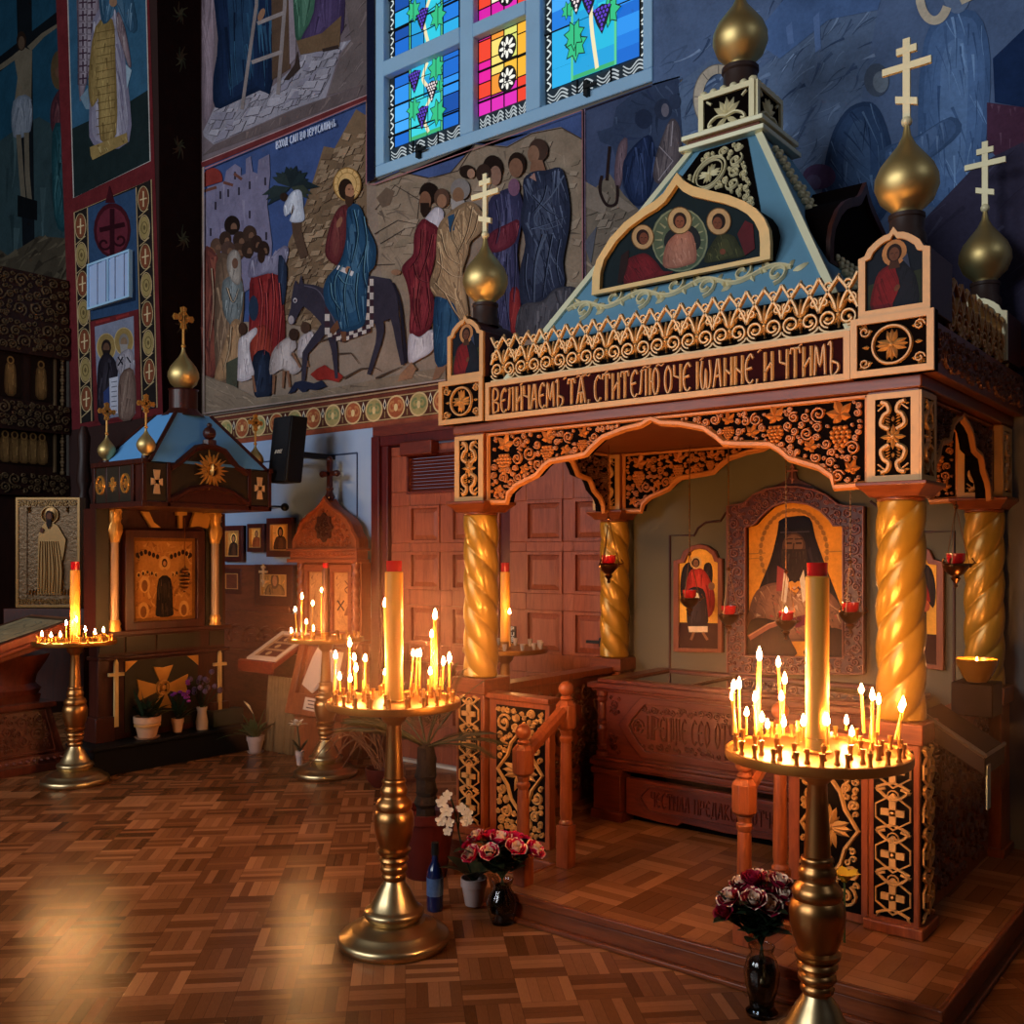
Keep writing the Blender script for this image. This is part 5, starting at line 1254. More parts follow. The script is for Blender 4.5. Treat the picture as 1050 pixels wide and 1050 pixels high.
# lantern and big dome
g = MB(); LX, LY = RX, RY
for hw, z0, z1, mt in ((.235, 3.70, 3.725, 0), (.20, 3.725, 3.755, 1), (.225, 3.755, 3.78, 0)): g.box(LX - hw, LX + hw, LY - hw, LY + hw, z0, z1, mt)
lan = g.build('roof_lantern', [M['cream'], M['kwood_h']], kx, bevel=.004)
g = MB(); s = .155; g.box(LX - s, LX + s, LY - s, LY + s, 3.78, 3.99); g.build('lantern_block', M['ground'], lan)
g = MB()
for fr, u in ((FY(LY - s), LX), (FX(LX + s), LY)):
    o = [(u - s, 3.78), (u + s, 3.78), (u + s, 3.99), (u - s, 3.99)]; e = .028; g.ringprism(o, [(u - s + e, 3.78 + e), (u + s - e, 3.78 + e), (u + s - e, 3.99 - e), (u - s + e, 3.99 - e)], fr, 0, .014)
    v = 3.86
    for k in range(5): g.leaf(fr, u, v, .085, .018, pi / 2 + (k - 2) * .5, .014)
    for t in (-1, 1):
        g.ridge(fr, smooth([(u, v - .01), (u + t * .05, v + .0), (u + t * .09, v - .02), (u + t * .1, v - .045), (u + t * .08, v - .04)], 4), .016, .013); g.ridge(fr, [(u + t * .11, 3.95), (u + t * .085, 3.93)], .014, .01); g.leaf(fr, u, v - .02, .07, .014, -pi / 2 + t * 1.1, .012)
for i in range(6):
    for fx, fy in (((i - 2.5) * .056, -s + .02), (s - .02, (i - 2.5) * .056)): g.ball((LX + fx, LY + fy, 4.0), .022, 8, 6)
g.build('lantern_carving', M['gilt_pale'], lan, sharp=60)
g = MB(); g.lathe([(.098, 3.99), (.098, 4.0), (.088, 4.02), (.088, 4.12), (.096, 4.13), (.096, 4.15)], (LX, LY, 0), 28); g.build('dome_neck', M['neck'], lan)
onion(lan, (LX, LY, 4.145), 1.13, .38, FY(LY))

# ---- parapets between the pedestals
def parapet_front(u0, u1, seed):
    g = MB(); y = 3.945
    g.box(u0, u1, y, y + .05, HP, .855); g.box(u0 - .01, u1 + .01, y - .025, y + .07, .855, .885)
    pp = g.build('parapet', M['kwood'], kx, bevel=.005)
    fr = FY(y); a0, a1, z0, z1 = u0 + .05, u1 - .028, .16, .825
    b = MB(); b.prism([(a0, z0), (a1, z0), (a1, z1), (a0, z1)], fr, 0, .002); b.build('panel_ground', M['ground'], pp)
    g = MB(); uc, vc = (a0 + a1) / 2, (z0 + z1) / 2; hw, hh = (a1 - a0) / 2, (z1 - z0) / 2
    dia = [(uc, vc + hh * .62), (uc + hw * .35, vc + hh * .44), (uc + hw * .5, vc + hh * .24), (uc + hw * .92, vc), (uc + hw * .5, vc - hh * .24), (uc + hw * .35, vc - hh * .44), (uc, vc - hh * .62), (uc - hw * .35, vc - hh * .44), (uc - hw * .5, vc - hh * .24), (uc - hw * .92, vc), (uc - hw * .5, vc + hh * .24), (uc - hw * .35, vc + hh * .44)]
    g.ridge(fr, dia + [dia[0]], .02, .016); flarecross(g, fr, uc, vc, hw * .72, .018)
    for k in range(4):
        a = pi / 4 + k * pi / 2; fleur(g, fr, uc + hw * .3 * cos(a), vc + hw * .3 * sin(a), .03, .012)
    for s in (-1, 1):
        for t in (-1, 1):
            reg = [(uc + s * hw * .98, vc + t * hh * .98), (uc, vc + t * hh * .98), (uc, vc + t * hh * .66), (uc + s * hw * .4, vc + t * hh * .48), (uc + s * hw * .55, vc + t * hh * .28), (uc + s * hw * .96, vc + t * hh * .06)]
            scrollfill(g, fr, reg, .013, .05, seed + s * 3 + t, .014, .014)
    g.build('carving', M['gilt'], pp, sharp=60)
parapet_front(-3.325, -2.93, 40); parapet_front(-1.68, -1.345, 50)
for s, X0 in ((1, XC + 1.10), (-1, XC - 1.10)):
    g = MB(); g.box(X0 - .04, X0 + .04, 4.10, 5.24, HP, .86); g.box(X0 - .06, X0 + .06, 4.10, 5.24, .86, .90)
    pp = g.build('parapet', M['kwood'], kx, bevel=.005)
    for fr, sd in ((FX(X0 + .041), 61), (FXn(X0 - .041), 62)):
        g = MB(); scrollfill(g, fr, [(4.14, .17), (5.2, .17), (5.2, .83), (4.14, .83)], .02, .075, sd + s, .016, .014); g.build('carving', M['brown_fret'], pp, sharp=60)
# ---- back board with its ogee moulding
M['grey_board'] = simple('grey_board', '5c543f', .6, var=.1, nscale=4)
g = MB(); g.box(XC - 1.0, XC + 1.0, 5.40, 5.445, HP, 2.25); bk = g.build('back_board', M['grey_board'], kx)
g = MB(); YB = 5.40
pl_ = [at(a, b, Y=YB) for a, b in ((687, 690), (687, 549), (712, 549), (716, 541), (724, 535.5), (739, 534), (744, 526), (752, 519))]
pl_ = [(p.x, p.z) for p in pl_]; XI = at(819, 600, Y=YB).x
g.ridge(FY(YB), pl_, .016, .01); g.build('ogee_moulding', M['kdark'], bk); g = MB(); g.ridge(FY(YB), [(2 * XI - x, z) for x, z in pl_], .016, .01)
g.build('ogee_moulding', M['kdark'], bk)
# ---- sloping display case fixed to the right parapet
M['dark_glass'] = simple('dark_glass', '120d0c', .05, 0, .5, .1)
M['clear'] = glass('clear_glass', (.95, .97, .97), .03)
M['steel'] = metal('dull_metal', '8a7a64', .35)
M['case_dark'] = simple('case_dark', '1a0d08', .5, spec=.1)  # colour darkened for the shade from column and pedestal
dc = thing('display_case', 'sloping glass-topped display case on the right parapet of the canopy', 'display case', (-1.1, 4.3, .86))
def case_pt(u, v, w): return (-1.19 + u * .25, 4.06 + v * .32, .975 - u * .15 + w)
g = MB(); g.box(0, 1, 0, 1, -.07, 0, 0, lambda a, b, c: case_pt(a, b, c)); g.build('case_body', M['case_dark'], dc, bevel=.004)
g = MB(); g.box(.04, .96, .06, .94, .001, .008, 0, lambda a, b, c: case_pt(a, b, c)); g.build('glass_lid', M['case_dark'], dc)
g = MB(); g.tube([case_pt(0, 0, .008), case_pt(1, 0, .008)], .012, 6); g.tube([case_pt(1, 0, .008), case_pt(1, 1, .008)], .008, 6); g.build('metal_edge', M['steel'], dc)
M['pale_cloth'] = simple('pale_cloth', '8f8f78', .8, bump=.2)
g = MB(); p = case_pt(1, .04, -.03); g.box(p[0], p[0] + .006, p[1], p[1] + .05, p[2] - .17, p[2]); tag(g.build('cloth_strip', M['pale_cloth']), 'narrow pale cloth strip hanging from the sloping display case', 'cloth')
g = MB(); g.box(-1.20, -1.03, 4.58, 4.76, .90, 1.045); tag(g.build('wooden_box', M['case_dark'], bevel=.006), 'dark wooden box on the parapet under the golden votive bowl', 'box')
vb = thing('votive_bowl', 'golden glass bowl with a burning light on the dark box', 'votive lamp', (-1.115, 4.67, 1.045))
M['amber_glass'] = simple('amber_glass', '8a5a1c', .15, .2, .7, .2)
g = MB(); g.lathe([(.045, 0), (.06, .02), (.085, .075), (.09, .10), (.084, .10), (.078, .07), (.02, .05), (.001, .05)], (-1.115, 4.67, 1.045), 24); g.build('bowl', M['amber_glass'], vb)
# ================================================================ ICONS, LAMPS, TOMB AND RAILINGS INSIDE THE CANOPY
M['icon_frame'] = wood('icon_frame_wood', '301010', '542016', .4, (8, 8, 8), .3)
M['flame'] = emit('flame', (1.0, .47, .15), 1080.0)
M['wax'] = simple('beeswax', 'dc9434', .45, 0, .4, .08, 12)
M['wax'].node_tree.nodes['Principled BSDF'].inputs['Subsurface Weight'].default_value = .35
M['wax'].node_tree.nodes['Principled BSDF'].inputs['Subsurface Radius'].default_value = (.03, .012, .004)
M['red_glass'] = simple('red_glass', 'c4141a', .12, 0, .8, .2)
M['red_glass'].node_tree.nodes['Principled BSDF'].inputs['Coat Weight'].default_value = .6
M['lamp_brass'] = metal('lamp_brass', '8a5a34', .28)
YB2 = 5.395
def flame_mesh(s=1.0):
    g = MB(); g.lathe([(.0015 * s, 0), (.0052 * s, .006 * s), (.0062 * s, .012 * s), (.0045 * s, .022 * s), (.002 * s, .031 * s), (.0002, .037 * s)], (0, 0, 0), 8); return g

M['icon_relief'] = simple('icon_frame_relief', '7a4030', .45, .05, .5, .25)
# --- large icon of a bearded saint
px_o = [(750, 690), (750, 519), (766, 517), (776, 508), (790, 502), (805, 499.5), (820, 499.5), (838, 502.5), (852, 509), (862, 517.5), (868, 519), (888.5, 519.5), (888.5, 690)]
px_i = [(768, 672), (768, 541), (777, 538), (785, 529), (795, 520), (807, 515.5), (817, 515), (832, 517), (845, 524), (854, 533), (858, 539), (868, 540), (868, 674)]
O = [(p.x, p.z) for p in (at(a, b, Y=YB2) for a, b in px_o)]; I = [(p.x, p.z) for p in (at(a, b, Y=YB2) for a, b in px_i)]
ic = thing('icon', 'large arched icon of a bearded saint in a black hood, in a carved frame', 'icon', (sum(p[0] for p in O) / len(O), YB2, 1.0), 'icons on the grey back board')
g = MB(); g.prism(O, FY(YB2 + .004), 0, .018); g.build('backing', M['ground'], ic)
g = MB(); g.ringprism(O, I, FY(YB2), .0, .05); fr_ = g.build('frame', M['icon_frame'], ic, bevel=.003)
g = MB(); f5 = lambda u, v, w: FY(YB2)(u, v, w + .05)
fo = scale_poly(O, (.97, .985)); e_ = .03
scrollfill(g, f5, [O[0], I[0], I[1], O[1]], .012, .035, 2, .011, .012); scrollfill(g, f5, [I[-1], O[-1], O[-2], I[-2]], .012, .035, 3, .011, .012)
scrollfill(g, f5, [O[0], O[-1], I[-1], I[0]], .012, .035, 4, .011, .012); scrollfill(g, f5, O[1:-1] + I[1:-1][::-1], .010, .03, 5, .010, .012)
g.ridge(f5, O + [O[0]], .014, .012); g.ridge(f5, I + [I[0]], .014, .012)
p = at(814, 488, Y=YB2)
bar_cross(g, FY(YB2 - .02), p.x, p.z - .045, .11, .01)
g.build('carving', M['icon_relief'], ic, sharp=60)
g = MB(); g.prism([(p.x - .16, O[6][1] - .01), (p.x + .14, O[6][1] - .01), (p.x + .03, p.z - .02), (p.x, p.z + .07), (p.x - .03, p.z - .02)], FY(YB2), 0, .02); g.build('crest', M['icon_frame'], ic)
P = Paint(lambda u, v, k: at(u, v, Y=YB2 - .02 - k * .00005), .9)
P.poly('e08c24', px_i)
P.ell('d88a30', 814, 566, 37, 46); 
for k in range(40):
    a = k * pi / 20; P.ell('9a6428', 814 + 34 * cos(a), 566 + 43 * sin(a), 2.2, 3.4, a, 6)
P.line('a8702c', [(768, 568), (785, 567)], 1.2); P.line('a8702c', [(845, 566), (868, 565)], 1.2); P.line('a8702c', [(768, 573), (783, 572)], .8)
P.robe('1a1216', [(770, 640), (777, 608), (790, 575), (797, 548), (800, 534), (812, 530), (830, 531), (836, 552), (848, 585), (862, 622), (867, 640), (835, 600), (800, 600)], '0c080a', '30242a', 18, 1.2, 1.3, 3)
P.ell('15101a', 815, 536, 17, 6); P.line('463a40', [(800, 546), (830, 545)], 1)
P.ell('4a2e20', 814, 561, 12, 15); P.ell('6e4a32', 814, 558, 9.5, 10)
P.poly('2c1e16', [(801, 563), (827, 563), (828, 578), (822, 592), (815, 598), (808, 592), (801, 578)], ); P.strokes([(801, 565), (827, 565), (826, 580), (815, 596), (803, 580)], ['1c120e', '4a382c'], 24, 9, .9, 1.57, 3, .2)
for s in (-5, 5): P.line('1a100a', [(814 + s - 3, 557), (814 + s + 3, 557)], 1.6); P.line('24160e', [(814 + s - 4, 553), (814 + s + 4, 552.5)], 1.1)
P.line('3a2418', [(814, 557), (813, 567)], 1.4); P.line('2c1610', [(810, 572), (818, 572)], 1.3)
P.robe('8a5a40', [(768, 628), (776, 606), (792, 598), (806, 600), (814, 612), (824, 600), (842, 602), (858, 616), (868, 640), (868, 655), (768, 655)], '4a2a1e', 'c49a70', 40, 1.2, .9, 5, 14, .8)
P.strokes([(772, 624), (800, 600), (828, 602), (866, 636), (866, 650), (772, 650)], ['d8b088', 'b03a34', '5a2c24', '2a1a18'], 70, 5, 1.8, .4, 8, 1.2)
P.poly('9a3c34', [(797, 580), (804, 584), (803, 606), (796, 606)]); P.poly('d8c0a0', [(804, 584), (809, 594), (806, 618), (801, 616)]); P.poly('d8c0a0', [(824, 584), (820, 594), (823, 618), (828, 614)])
P.robe('1c1416', [(768, 640), (780, 634), (800, 640), (812, 660), (814, 673), (768, 672)], '0e0a0c', '3a2c2c', 8, 1.2); P.robe('1c1416', [(868, 650), (850, 644), (832, 655), (826, 674), (868, 674)], '0e0a0c', '3a2c2c', 8, 1.2)
P.line('a8644c', [(768, 654), (788, 642), (804, 637)], 6, 5); P.line('d8a07c', [(768, 652), (788, 640), (804, 635)], 1.2)
P.ell('8a5a3c', 808, 640, 6, 5); P.poly('6a1c2c', [(812, 634), (826, 630), (828, 640), (816, 644)])
P.build('painting', M['icon_paint'], ic)

# --- arched angel icons left and right of it
def angel_icon(dx, label, flip=False):
    mpx = (lambda u: u) if not flip else None
    def W2(u, v):
        p = at(u, v, Y=YB2)
        return (p.x, p.z) if not flip else (2 * XI - p.x, p.z)
    o = [(692.7, 668), (692.7, 575), (700, 573), (703, 565), (712, 559.5), (719, 558), (727, 559.5), (735, 565), (738, 572), (742.5, 573), (742.5, 669)]
    q = [(698, 664), (698, 578), (704, 577), (707, 569), (713, 564), (719, 562.5), (726, 564), (732, 569), (734.5, 576), (738, 577), (738, 665)]
    O = [W2(*p) for p in o]; I = [W2(*p) for p in q]
    t = thing('icon', label, 'icon', (sum(p[0] for p in O) / len(O), YB2, 1.0), 'icons on the grey back board')
    g = MB(); g.prism(O, FY(YB2 + .004), 0, .015); g.build('backing', M['ground'], t)
    g = MB(); g.ringprism(O, I, FY(YB2), 0, .03); g.build('frame', M['kwood'], t, bevel=.003)
    P = Paint(lambda u, v, k: (W2(u, v)[0], YB2 - .016 - k * .00005, W2(u, v)[1]), 1.25)
    P.poly('d89838', q); P.poly('2e1210', [(698, 638), (738, 639), (738, 665), (698, 664)])
    P.robe('1a1416', [(709, 577), (702, 582), (699, 600), (701, 615), (708, 600), (712, 588)], '0a0808', '3c302c', 5, 1); P.robe('1a1416', [(724, 579), (730, 578), (732, 590), (729, 605), (723, 592)], '0a0808', '3c302c', 5, 1)
    P.robe('a8281e', [(708, 588), (714, 583), (722, 584), (729, 594), (734, 610), (733, 626), (726, 632), (722, 605), (710, 604), (703, 610)], '6c1410', 'd04a34', 12, 1)
    P.robe('20181c', [(708, 604), (722, 604), (726, 620), (726, 642), (708, 642), (706, 622)], '100c0e', '463a3c', 8, 1); P.poly('d8b48c', [(707, 642), (727, 642), (727, 648), (708, 648)])
    P.ell('c89a5a', 715, 577, 6, 6.5); P.head(715, 577, 4, '2a1810', '7c5236'); P.ell('d8c090', 713, 612, 6, 5); P.ell('b0502c', 707, 614, 4, 5); P.ell('7c5236', 731, 601, 3.4, 4)
    P.line('7c5236', [(713, 648), (710, 656)], 2.6); P.line('7c5236', [(722, 648), (727, 656)], 2.6)
    P.build('painting', M['icon_paint'], t)
angel_icon(0, 'small arched icon of a red-robed angel beside the large hooded saint icon')
angel_icon(0, 'small arched icon half hidden behind the front twisted column nearest the display case', True)

# --- hanging oil lamps
def lamp(px, py, Y, ztop, label, s=1.0, lit=False, chains=True):
    p = at(px, py, Y=Y)
    t = thing('hanging_oil_lamp', label, 'oil lamp', p, 'oil lamps hanging in the canopy')
    c = (p.x, p.y, p.z); g = MB()
    g.lathe([(.004 * s, -.075 * s), (.009 * s, -.07 * s), (.004 * s, -.06 * s), (.012 * s, -.05 * s), (.02 * s, -.04 * s), (.012 * s, -.032 * s), (.03 * s, -.02 * s), (.046 * s, 0), (.05 * s, .012 * s), (.044 * s, .02 * s), (.04 * s, .02 * s), (.036 * s, .008 * s), (.001, .004 * s)], c, 20)
    for k in range(3): a = k * 2.094 + .5; g.ball((c[0] + .052 * s * cos(a), c[1] + .052 * s * sin(a), c[2] + .012 * s), .009 * s, 6, 5); g.tube([(c[0] + .05 * s * cos(a), c[1] + .05 * s * sin(a), c[2] + .01 * s), (c[0] + .072 * s * cos(a), c[1] + .072 * s * sin(a), c[2] + .022 * s), (c[0] + .06 * s * cos(a), c[1] + .06 * s * sin(a), c[2] + .04 * s)], .0035 * s, 5)
    g.build('bowl', M['lamp_brass'], t)
    g = MB(); g.lathe([(.02 * s, .012 * s), (.034 * s, .03 * s), (.036 * s, .06 * s), (.033 * s, .06 * s), (.03 * s, .03 * s), (.001, .02 * s)], c, 18); g.build('glass_cup', M['red_glass'], t)
    g = MB()
    for k in range(3):
        a = k * 2.094 + .5; b0 = Vector((c[0] + .052 * s * cos(a), c[1] + .052 * s * sin(a), c[2] + .012 * s)); b1 = Vector((c[0], c[1], min(ztop, c[2] + .28)))
        g.tube([b0, b1], .0022, 4)
    if ztop > c[2] + .28:
        g.tube([(c[0], c[1], c[2] + .28), (c[0], c[1], ztop)], .0028, 4); g.ball((c[0], c[1], c[2] + .28), .012, 8, 6)
        z = c[2] + .3
        while z < ztop: g.ball((c[0], c[1], z), .0055, 5, 4); z += .03
    g.build('chain', M['lamp_brass'], t)
    if lit:
        f = flame_mesh(.9).build('flame', M['flame'], t, local=True); f.location = (0, 0, .055 * s)
    return t
lamp(624, 582, 4.75, 2.24, 'red-cupped oil lamp hanging in front of the door by the rear column', 1.2)
lamp(707, 617, 5.12, 2.24, 'oil lamp hanging before the angel icon', 1.15)
lamp(747, 634, 5.12, 2.24, 'oil lamp hanging between the angel icon and the hooded saint icon', 1.2)
lamp(806, 640, 5.0, 2.24, 'burning oil lamp hanging before the hooded saint icon', 1.1, True)
lamp(872, 632, 5.0, 2.24, 'oil lamp hanging at the edge of the saint icon beside the front golden column', 1.2)
lamp(980, 583, 4.72, 1.9, 'red-cupped oil lamp on long chains between the two columns above the display case', 1.15)

# --- carved wooden tomb
M['tomb'] = wood('tomb_wood', '43150d', '6c2c1a', .38, (1.4, 12, 12), .3)
M['tomb_dark'] = wood('tomb_carved_wood', '3c130c', '642818', .42, (2, 10, 10), .2)
TX0, TX1, TY0, TY1 = -3.12, -1.52, 4.606, 5.34
tb = thing('reliquary_tomb', 'carved dark wooden tomb with a glazed lid under the canopy', 'tomb', ((TX0 + TX1) / 2, 4.97, HP))
g = MB(); g.box(TX0 + .015, TX1 - .015, TY0 + .03, TY1, .474, .842); body = g.build('body', M['tomb'], tb)
g = MB(); 
for e, z0, z1 in ((.0, .842, .858), (-.018, .858, .888)): g.box(TX0 + e - .005, TX1 - e + .005, TY0 + e - .005, TY1, z0, z1)
for e, z0, z1 in ((.0, .455, .474), (-.012, .425, .455), (.004, .41, .425)): g.box(TX0 + e, TX1 - e, TY0 + e, TY1, z0, z1)
g.build('moulding', M['tomb'], tb, bevel=.006)
g = MB(); ox = [(TX0 + .02, TY0 + .02), (TX1 - .02, TY0 + .02), (TX1 - .02, TY1 - .01), (TX0 + .02, TY1 - .01)]
g.ringprism(ox, [(TX0 + .12, TY0 + .10), (TX1 - .12, TY0 + .10), (TX1 - .12, TY1 - .08), (TX0 + .12, TY1 - .08)], FZ(.888), 0, .02); lid = g.build('lid', M['tomb'], tb, bevel=.004)
g = MB(); g.box(TX0 + .12, TX1 - .12, TY0 + .10, TY1 - .08, .889, .896); g.build('glass_pane', M['dark_glass'], lid)
g = MB(); xm = (TX0 + TX1) / 2; g.box(xm - .25, xm - .235, TY0 + .1, TY1 - .08, .896, .905); g.build('glazing_bar', M['steel'], lid)
# turned corner colonnettes
for x in (TX0 + .05, TX1 - .05):
    g = MB(); g.lathe([(.034, .474), (.034, .50), (.022, .51), (.03, .53), (.02, .545), (.024, .60), (.032, .63), (.024, .65), (.03, .66), (.03, .672), (.02, .685), (.024, .74), (.02, .775), (.032, .79), (.022, .805), (.034, .815), (.034, .842)], (x, TY0 + .025, 0), 18)
    g.build('corner_colonnette', M['tomb'], tb)
def cartouche(u0, u1, v0, v1, t):
    h = v1 - v0
    return [(u0, (v0 + v1) / 2), (u0 + h * .12, v0 + h * .32), (u0 + h * .3, v0 + h * .12), (u0 + h * .42, v0), (u1 - h * .42, v0), (u1 - h * .3, v0 + h * .12), (u1 - h * .12, v0 + h * .32), (u1, (v0 + v1) / 2), (u1 - h * .12, v1 - h * .32), (u1 - h * .3, v1 - h * .12), (u1 - h * .42, v1), (u0 + h * .42, v1), (u0 + h * .3, v1 - h * .12), (u0 + h * .12, v1 - h * .32)]
fr = FY(TY0 + .03); g = MB()
c0 = cartouche(TX0 + .17, TX1 - .17, .495, .825, 0); c1 = cartouche(TX0 + .23, TX1 - .23, .535, .79, 0)
g.ringprism(c0, c1, fr, 0, .018); g.build('cartouche', M['tomb'], body, bevel=.004)
g = MB()
for st in text_strokes('ПРЕПЩЕ СЕО ОТЧЕ НАШЪ МОЛИ', TX0 + .34, TX1 - .30, .60, .73, .1, .3): g.ridge(fr, st, .010, .012)
scrollfill(g, fr, [(TX0 + .30, .735), (TX1 - .3, .735), (TX1 - .3, .785), (TX0 + .3, .785)], .012, .03, 3, .01, .01); scrollfill(g, fr, [(TX0 + .3, .54), (TX1 - .3, .54), (TX1 - .3, .59), (TX0 + .3, .59)], .012, .03, 4, .01, .01)
g.ridge(fr, circ(TX0 + .285, .665, .035, 14), .012, .012); flarecross(g, fr, TX0 + .285, .665, .028, .01)
for sx in (0, 1):
    for sv in (0, 1):
        g.build('carved_lettering' if g.v and sx + sv == 0 else 'corner_carving', M['tomb_dark'], body, sharp=60); g = MB()
        u0 = TX0 + .09 if sx == 0 else TX1 - .17; v0 = .49 if sv == 0 else .70
        scrollfill(g, fr, [(u0, v0), (u0 + .08, v0), (u0 + .08, v0 + .12), (u0, v0 + .12)], .012, .03, 9 + sx + 2 * sv, .009, .009)
g.build('corner_carving', M['tomb_dark'], body, sharp=60)
# base: legs and lower drawer front
for x0, x1 in ((TX0 - .03, TX0 + .20), (TX1 - .20, TX1 + .03)):
    g = MB(); g.box(x0 + .03, x1 - .02, TY0 + .01, TY1, HP + .05, .41); g.box(x0 + .02, x1 - .0, TY0 - .005, TY1, HP, HP + .055); g.box(x0 + .02, x1 - .01, TY0 - .0, TY1, .375, .41)
    g.build('leg', M['tomb'], tb, bevel=.005)
x0, x1 = TX0 + .20, TX1 - .20; g = MB()
sc_ = [(x0, .37), (x1, .37), (x1, .17)]; L_ = x1 - x0
sc_ += [(x1 - .18 * L_, .155), (x1 - .27 * L_, .155), (x1 - .29 * L_, .175), (x0 + .5 * L_, .165), (x0 + .29 * L_, .175), (x0 + .27 * L_, .155), (x0 + .18 * L_, .155), (x0, .17)]
g.prism(sc_, FY(TY0 + .035), -.04, 0); dw = g.build('drawer_front', M['tomb'], tb, bevel=.004)
g = MB(); f3 = FY(TY0 + .035); c0 = cartouche(x0 + .06, x1 - .06, .195, .35, 0); c1 = cartouche(x0 + .1, x1 - .1, .21, .335, 0); g.ringprism(c0, c1, f3, 0, .012)
for st in text_strokes('ЧЕСТНАА ПРЕДАКСАН ОТЧЕ НАШЪ', x0 + .16, x1 - .14, .235, .315, .12, .3): g.ridge(f3, st, .010, .009)
g.build('carved_lettering', M['tomb_dark'], dw, sharp=60)
g = MB(); g.box(TX0 + .1, TX1 - .1, TY0 + .12, TY1, HP, .41); g.build('recess', M['ground'], tb)

# --- stair railings
def railing(x, label, seed):
    t = thing('stair_railing', label, 'railing', (x, 3.62, HP), 'railings either side of the step')
    for y, zt, bz in ((3.47, .74, .16), (3.80, .90, .20)):
        g = MB(); c = (x, y, 0)
        g.box(x - .034, x + .034, y - .034, y + .034, HP, HP + bz)
        g.lathe([(.034, HP + bz), (.036, HP + bz + .01), (.026, HP + bz + .025), (.03, HP + bz + .05), (.026, zt - .2), (.024, zt - .19), (.032, zt - .175), (.032, zt - .165), (.024, zt - .155), (.03, zt - .13)], c, 18)
        V = [(x - a, y - a, z) for a, z in ()]
        g.lathe([(.030, zt - .13), (.046, zt - .115), (.046, zt - .01), (.030, zt + .012)], c, 8, rf=lambda a, z: 1.08)
        nw = g.build('newel_post', M['kwood'], t, bevel=.003)
        g = MB(); g.lathe([(.022, zt + .012), (.03, zt + .022), (.02, zt + .035)], c, 16); g.ball((x, y, zt + .068), .036, 16, 12); g.build('ball_finial', M['kwood'], nw)
    g = MB(); a, b = (3.47, .70), (3.80, .88)
    V = []
    for y, z in (a, b):
        for dx, dz in ((-.026, -.025), (.026, -.025), (.03, .01), (.016, .03), (-.016, .03), (-.03, .01)): V.append((x + dx, y, z + dz))
    g.add(V, [(k, (k + 1) % 6, 6 + (k + 1) % 6, 6 + k) for k in range(6)] + [tuple(range(6)), tuple(range(11, 5, -1))])
    g.build('handrail', M['kwood'], t, bevel=.003)
railing(-2.725, 'wooden stair railing with ball finials beside the open rose vase and palm', 1)
railing(-1.652, 'wooden stair railing with ball finials standing behind the nearest candle stand', 2)
# ================================================================ CANDLE STANDS
M['brass'] = metal('brass', 'b07c48', .33, .15, .03, 25)
M['brass_pale'] = metal('brass_pale', 'bea478', .33, .12, .03, 25)
M['plate'] = metal('plate_gold', 'a06c30', .42, .1, .04, 40)
M['wick'] = simple('wick', '1a1210', .8)
M['candle_dark'] = simple('candle_dark', '54301e', .4)
BASE = [(.0, 0), (.218, 0), (.226, .006), (.230, .02), (.228, .036), (.22, .045), (.205, .05), (.20, .056), (.188, .062), (.184, .07), (.172, .076), (.15, .083), (.132, .095), (.125, .10)]
CONE = [(.106, .10), (.112, .108), (.12, .118), (.124, .13), (.120, .142), (.108, .148), (.10, .155), (.082, .19), (.064, .225), (.046, .252), (.042, .262)]
KNOPS = [(.042, .262), (.05, .272), (.052, .282), (.044, .292), (.05, .298), (.058, .308), (.056, .322), (.046, .33), (.054, .337), (.062, .348), (.058, .36), (.05, .366)]
BARREL = [(.05, .366), (.066, .374), (.07, .39), (.058, .398), (.063, .41), (.074, .44), (.082, .48), (.084, .515), (.079, .54), (.070, .552)]
KN2 = [(.070, .552), (.074, .56), (.076, .575), (.068, .592), (.056, .604), (.052, .612), (.056, .622), (.056, .64), (.05, .648), (.046, .662), (.05, .668), (.048, .678), (.04, .684)]
STEM = [(.04, .684), (.039, .70), (.034, .80), (.029, .90), (.03, .905), (.046, .92), (.052, .93), (.056, .96), (.075, .975), (.10, .985)]
PLATE_R = .270
PLATE = [(.08, .974), (.10, .980), (.18, .984), (.245, .985), (.262, .982), (.268, .976), (.274, .978), (.277, .988), (.275, 1.005), (.269, 1.008), (.265, 1.0), (.20, .998), (.05, .998), (.0, .998)]
SOCK = [(.0, 0), (.009, 0), (.0095, .004), (.0065, .012), (.0062, .026), (.0085, .036), (.009, .044), (.0065, .044), (.0055, .03), (.0, .03)]
sock_me = {}
def candle_stand(loc, label, rings=((.245, 22), (.185, 14), (.125, 9)), pale=False, s=1.0, sr=1.0, socks=True):
    t = thing('candle_stand', label, 'candle stand', loc, 'brass candle stands')
    L = lambda prof: [(r * s, z) for r, z in prof]
    def part(name, prof, mt, n=48):
        g = MB(); g.lathe(L(prof), (0, 0, 0), n); return g.build(name, mt, t, sharp=50, local=True)
    part('base', BASE, M['brass_pale']); part('lower_cone', CONE, M['brass_pale']); part('ringed_knop', KNOPS, M['brass']); part('barrel_knop', BARREL, M['brass'])
    part('ringed_knop', KN2, M['brass']); part('stem', STEM, M['brass'], 36)
    g = MB(); g.lathe([(r * sr, z) for r, z in PLATE], (0, 0, 0), 64); g.build('tray', M['plate'], t, sharp=50, local=True)
    if socks:
        if 'm' not in sock_me:
            g = MB(); g.lathe(SOCK, (0, 0, 0), 8); o = g.build('candle_socket', M['plate'], t, sharp=50, local=True); sock_me['m'] = o.data; bpy.data.objects.remove(o)
        for R, n in rings:
            for k in range(n):
                a = 2 * pi * (k + .5 * (n % 2)) / n
                o = bpy.data.objects.new('candle_socket', sock_me['m']); COL.objects.link(o); o.parent = t; o.location = (R * sr * cos(a), R * sr * sin(a), .998)
    return t
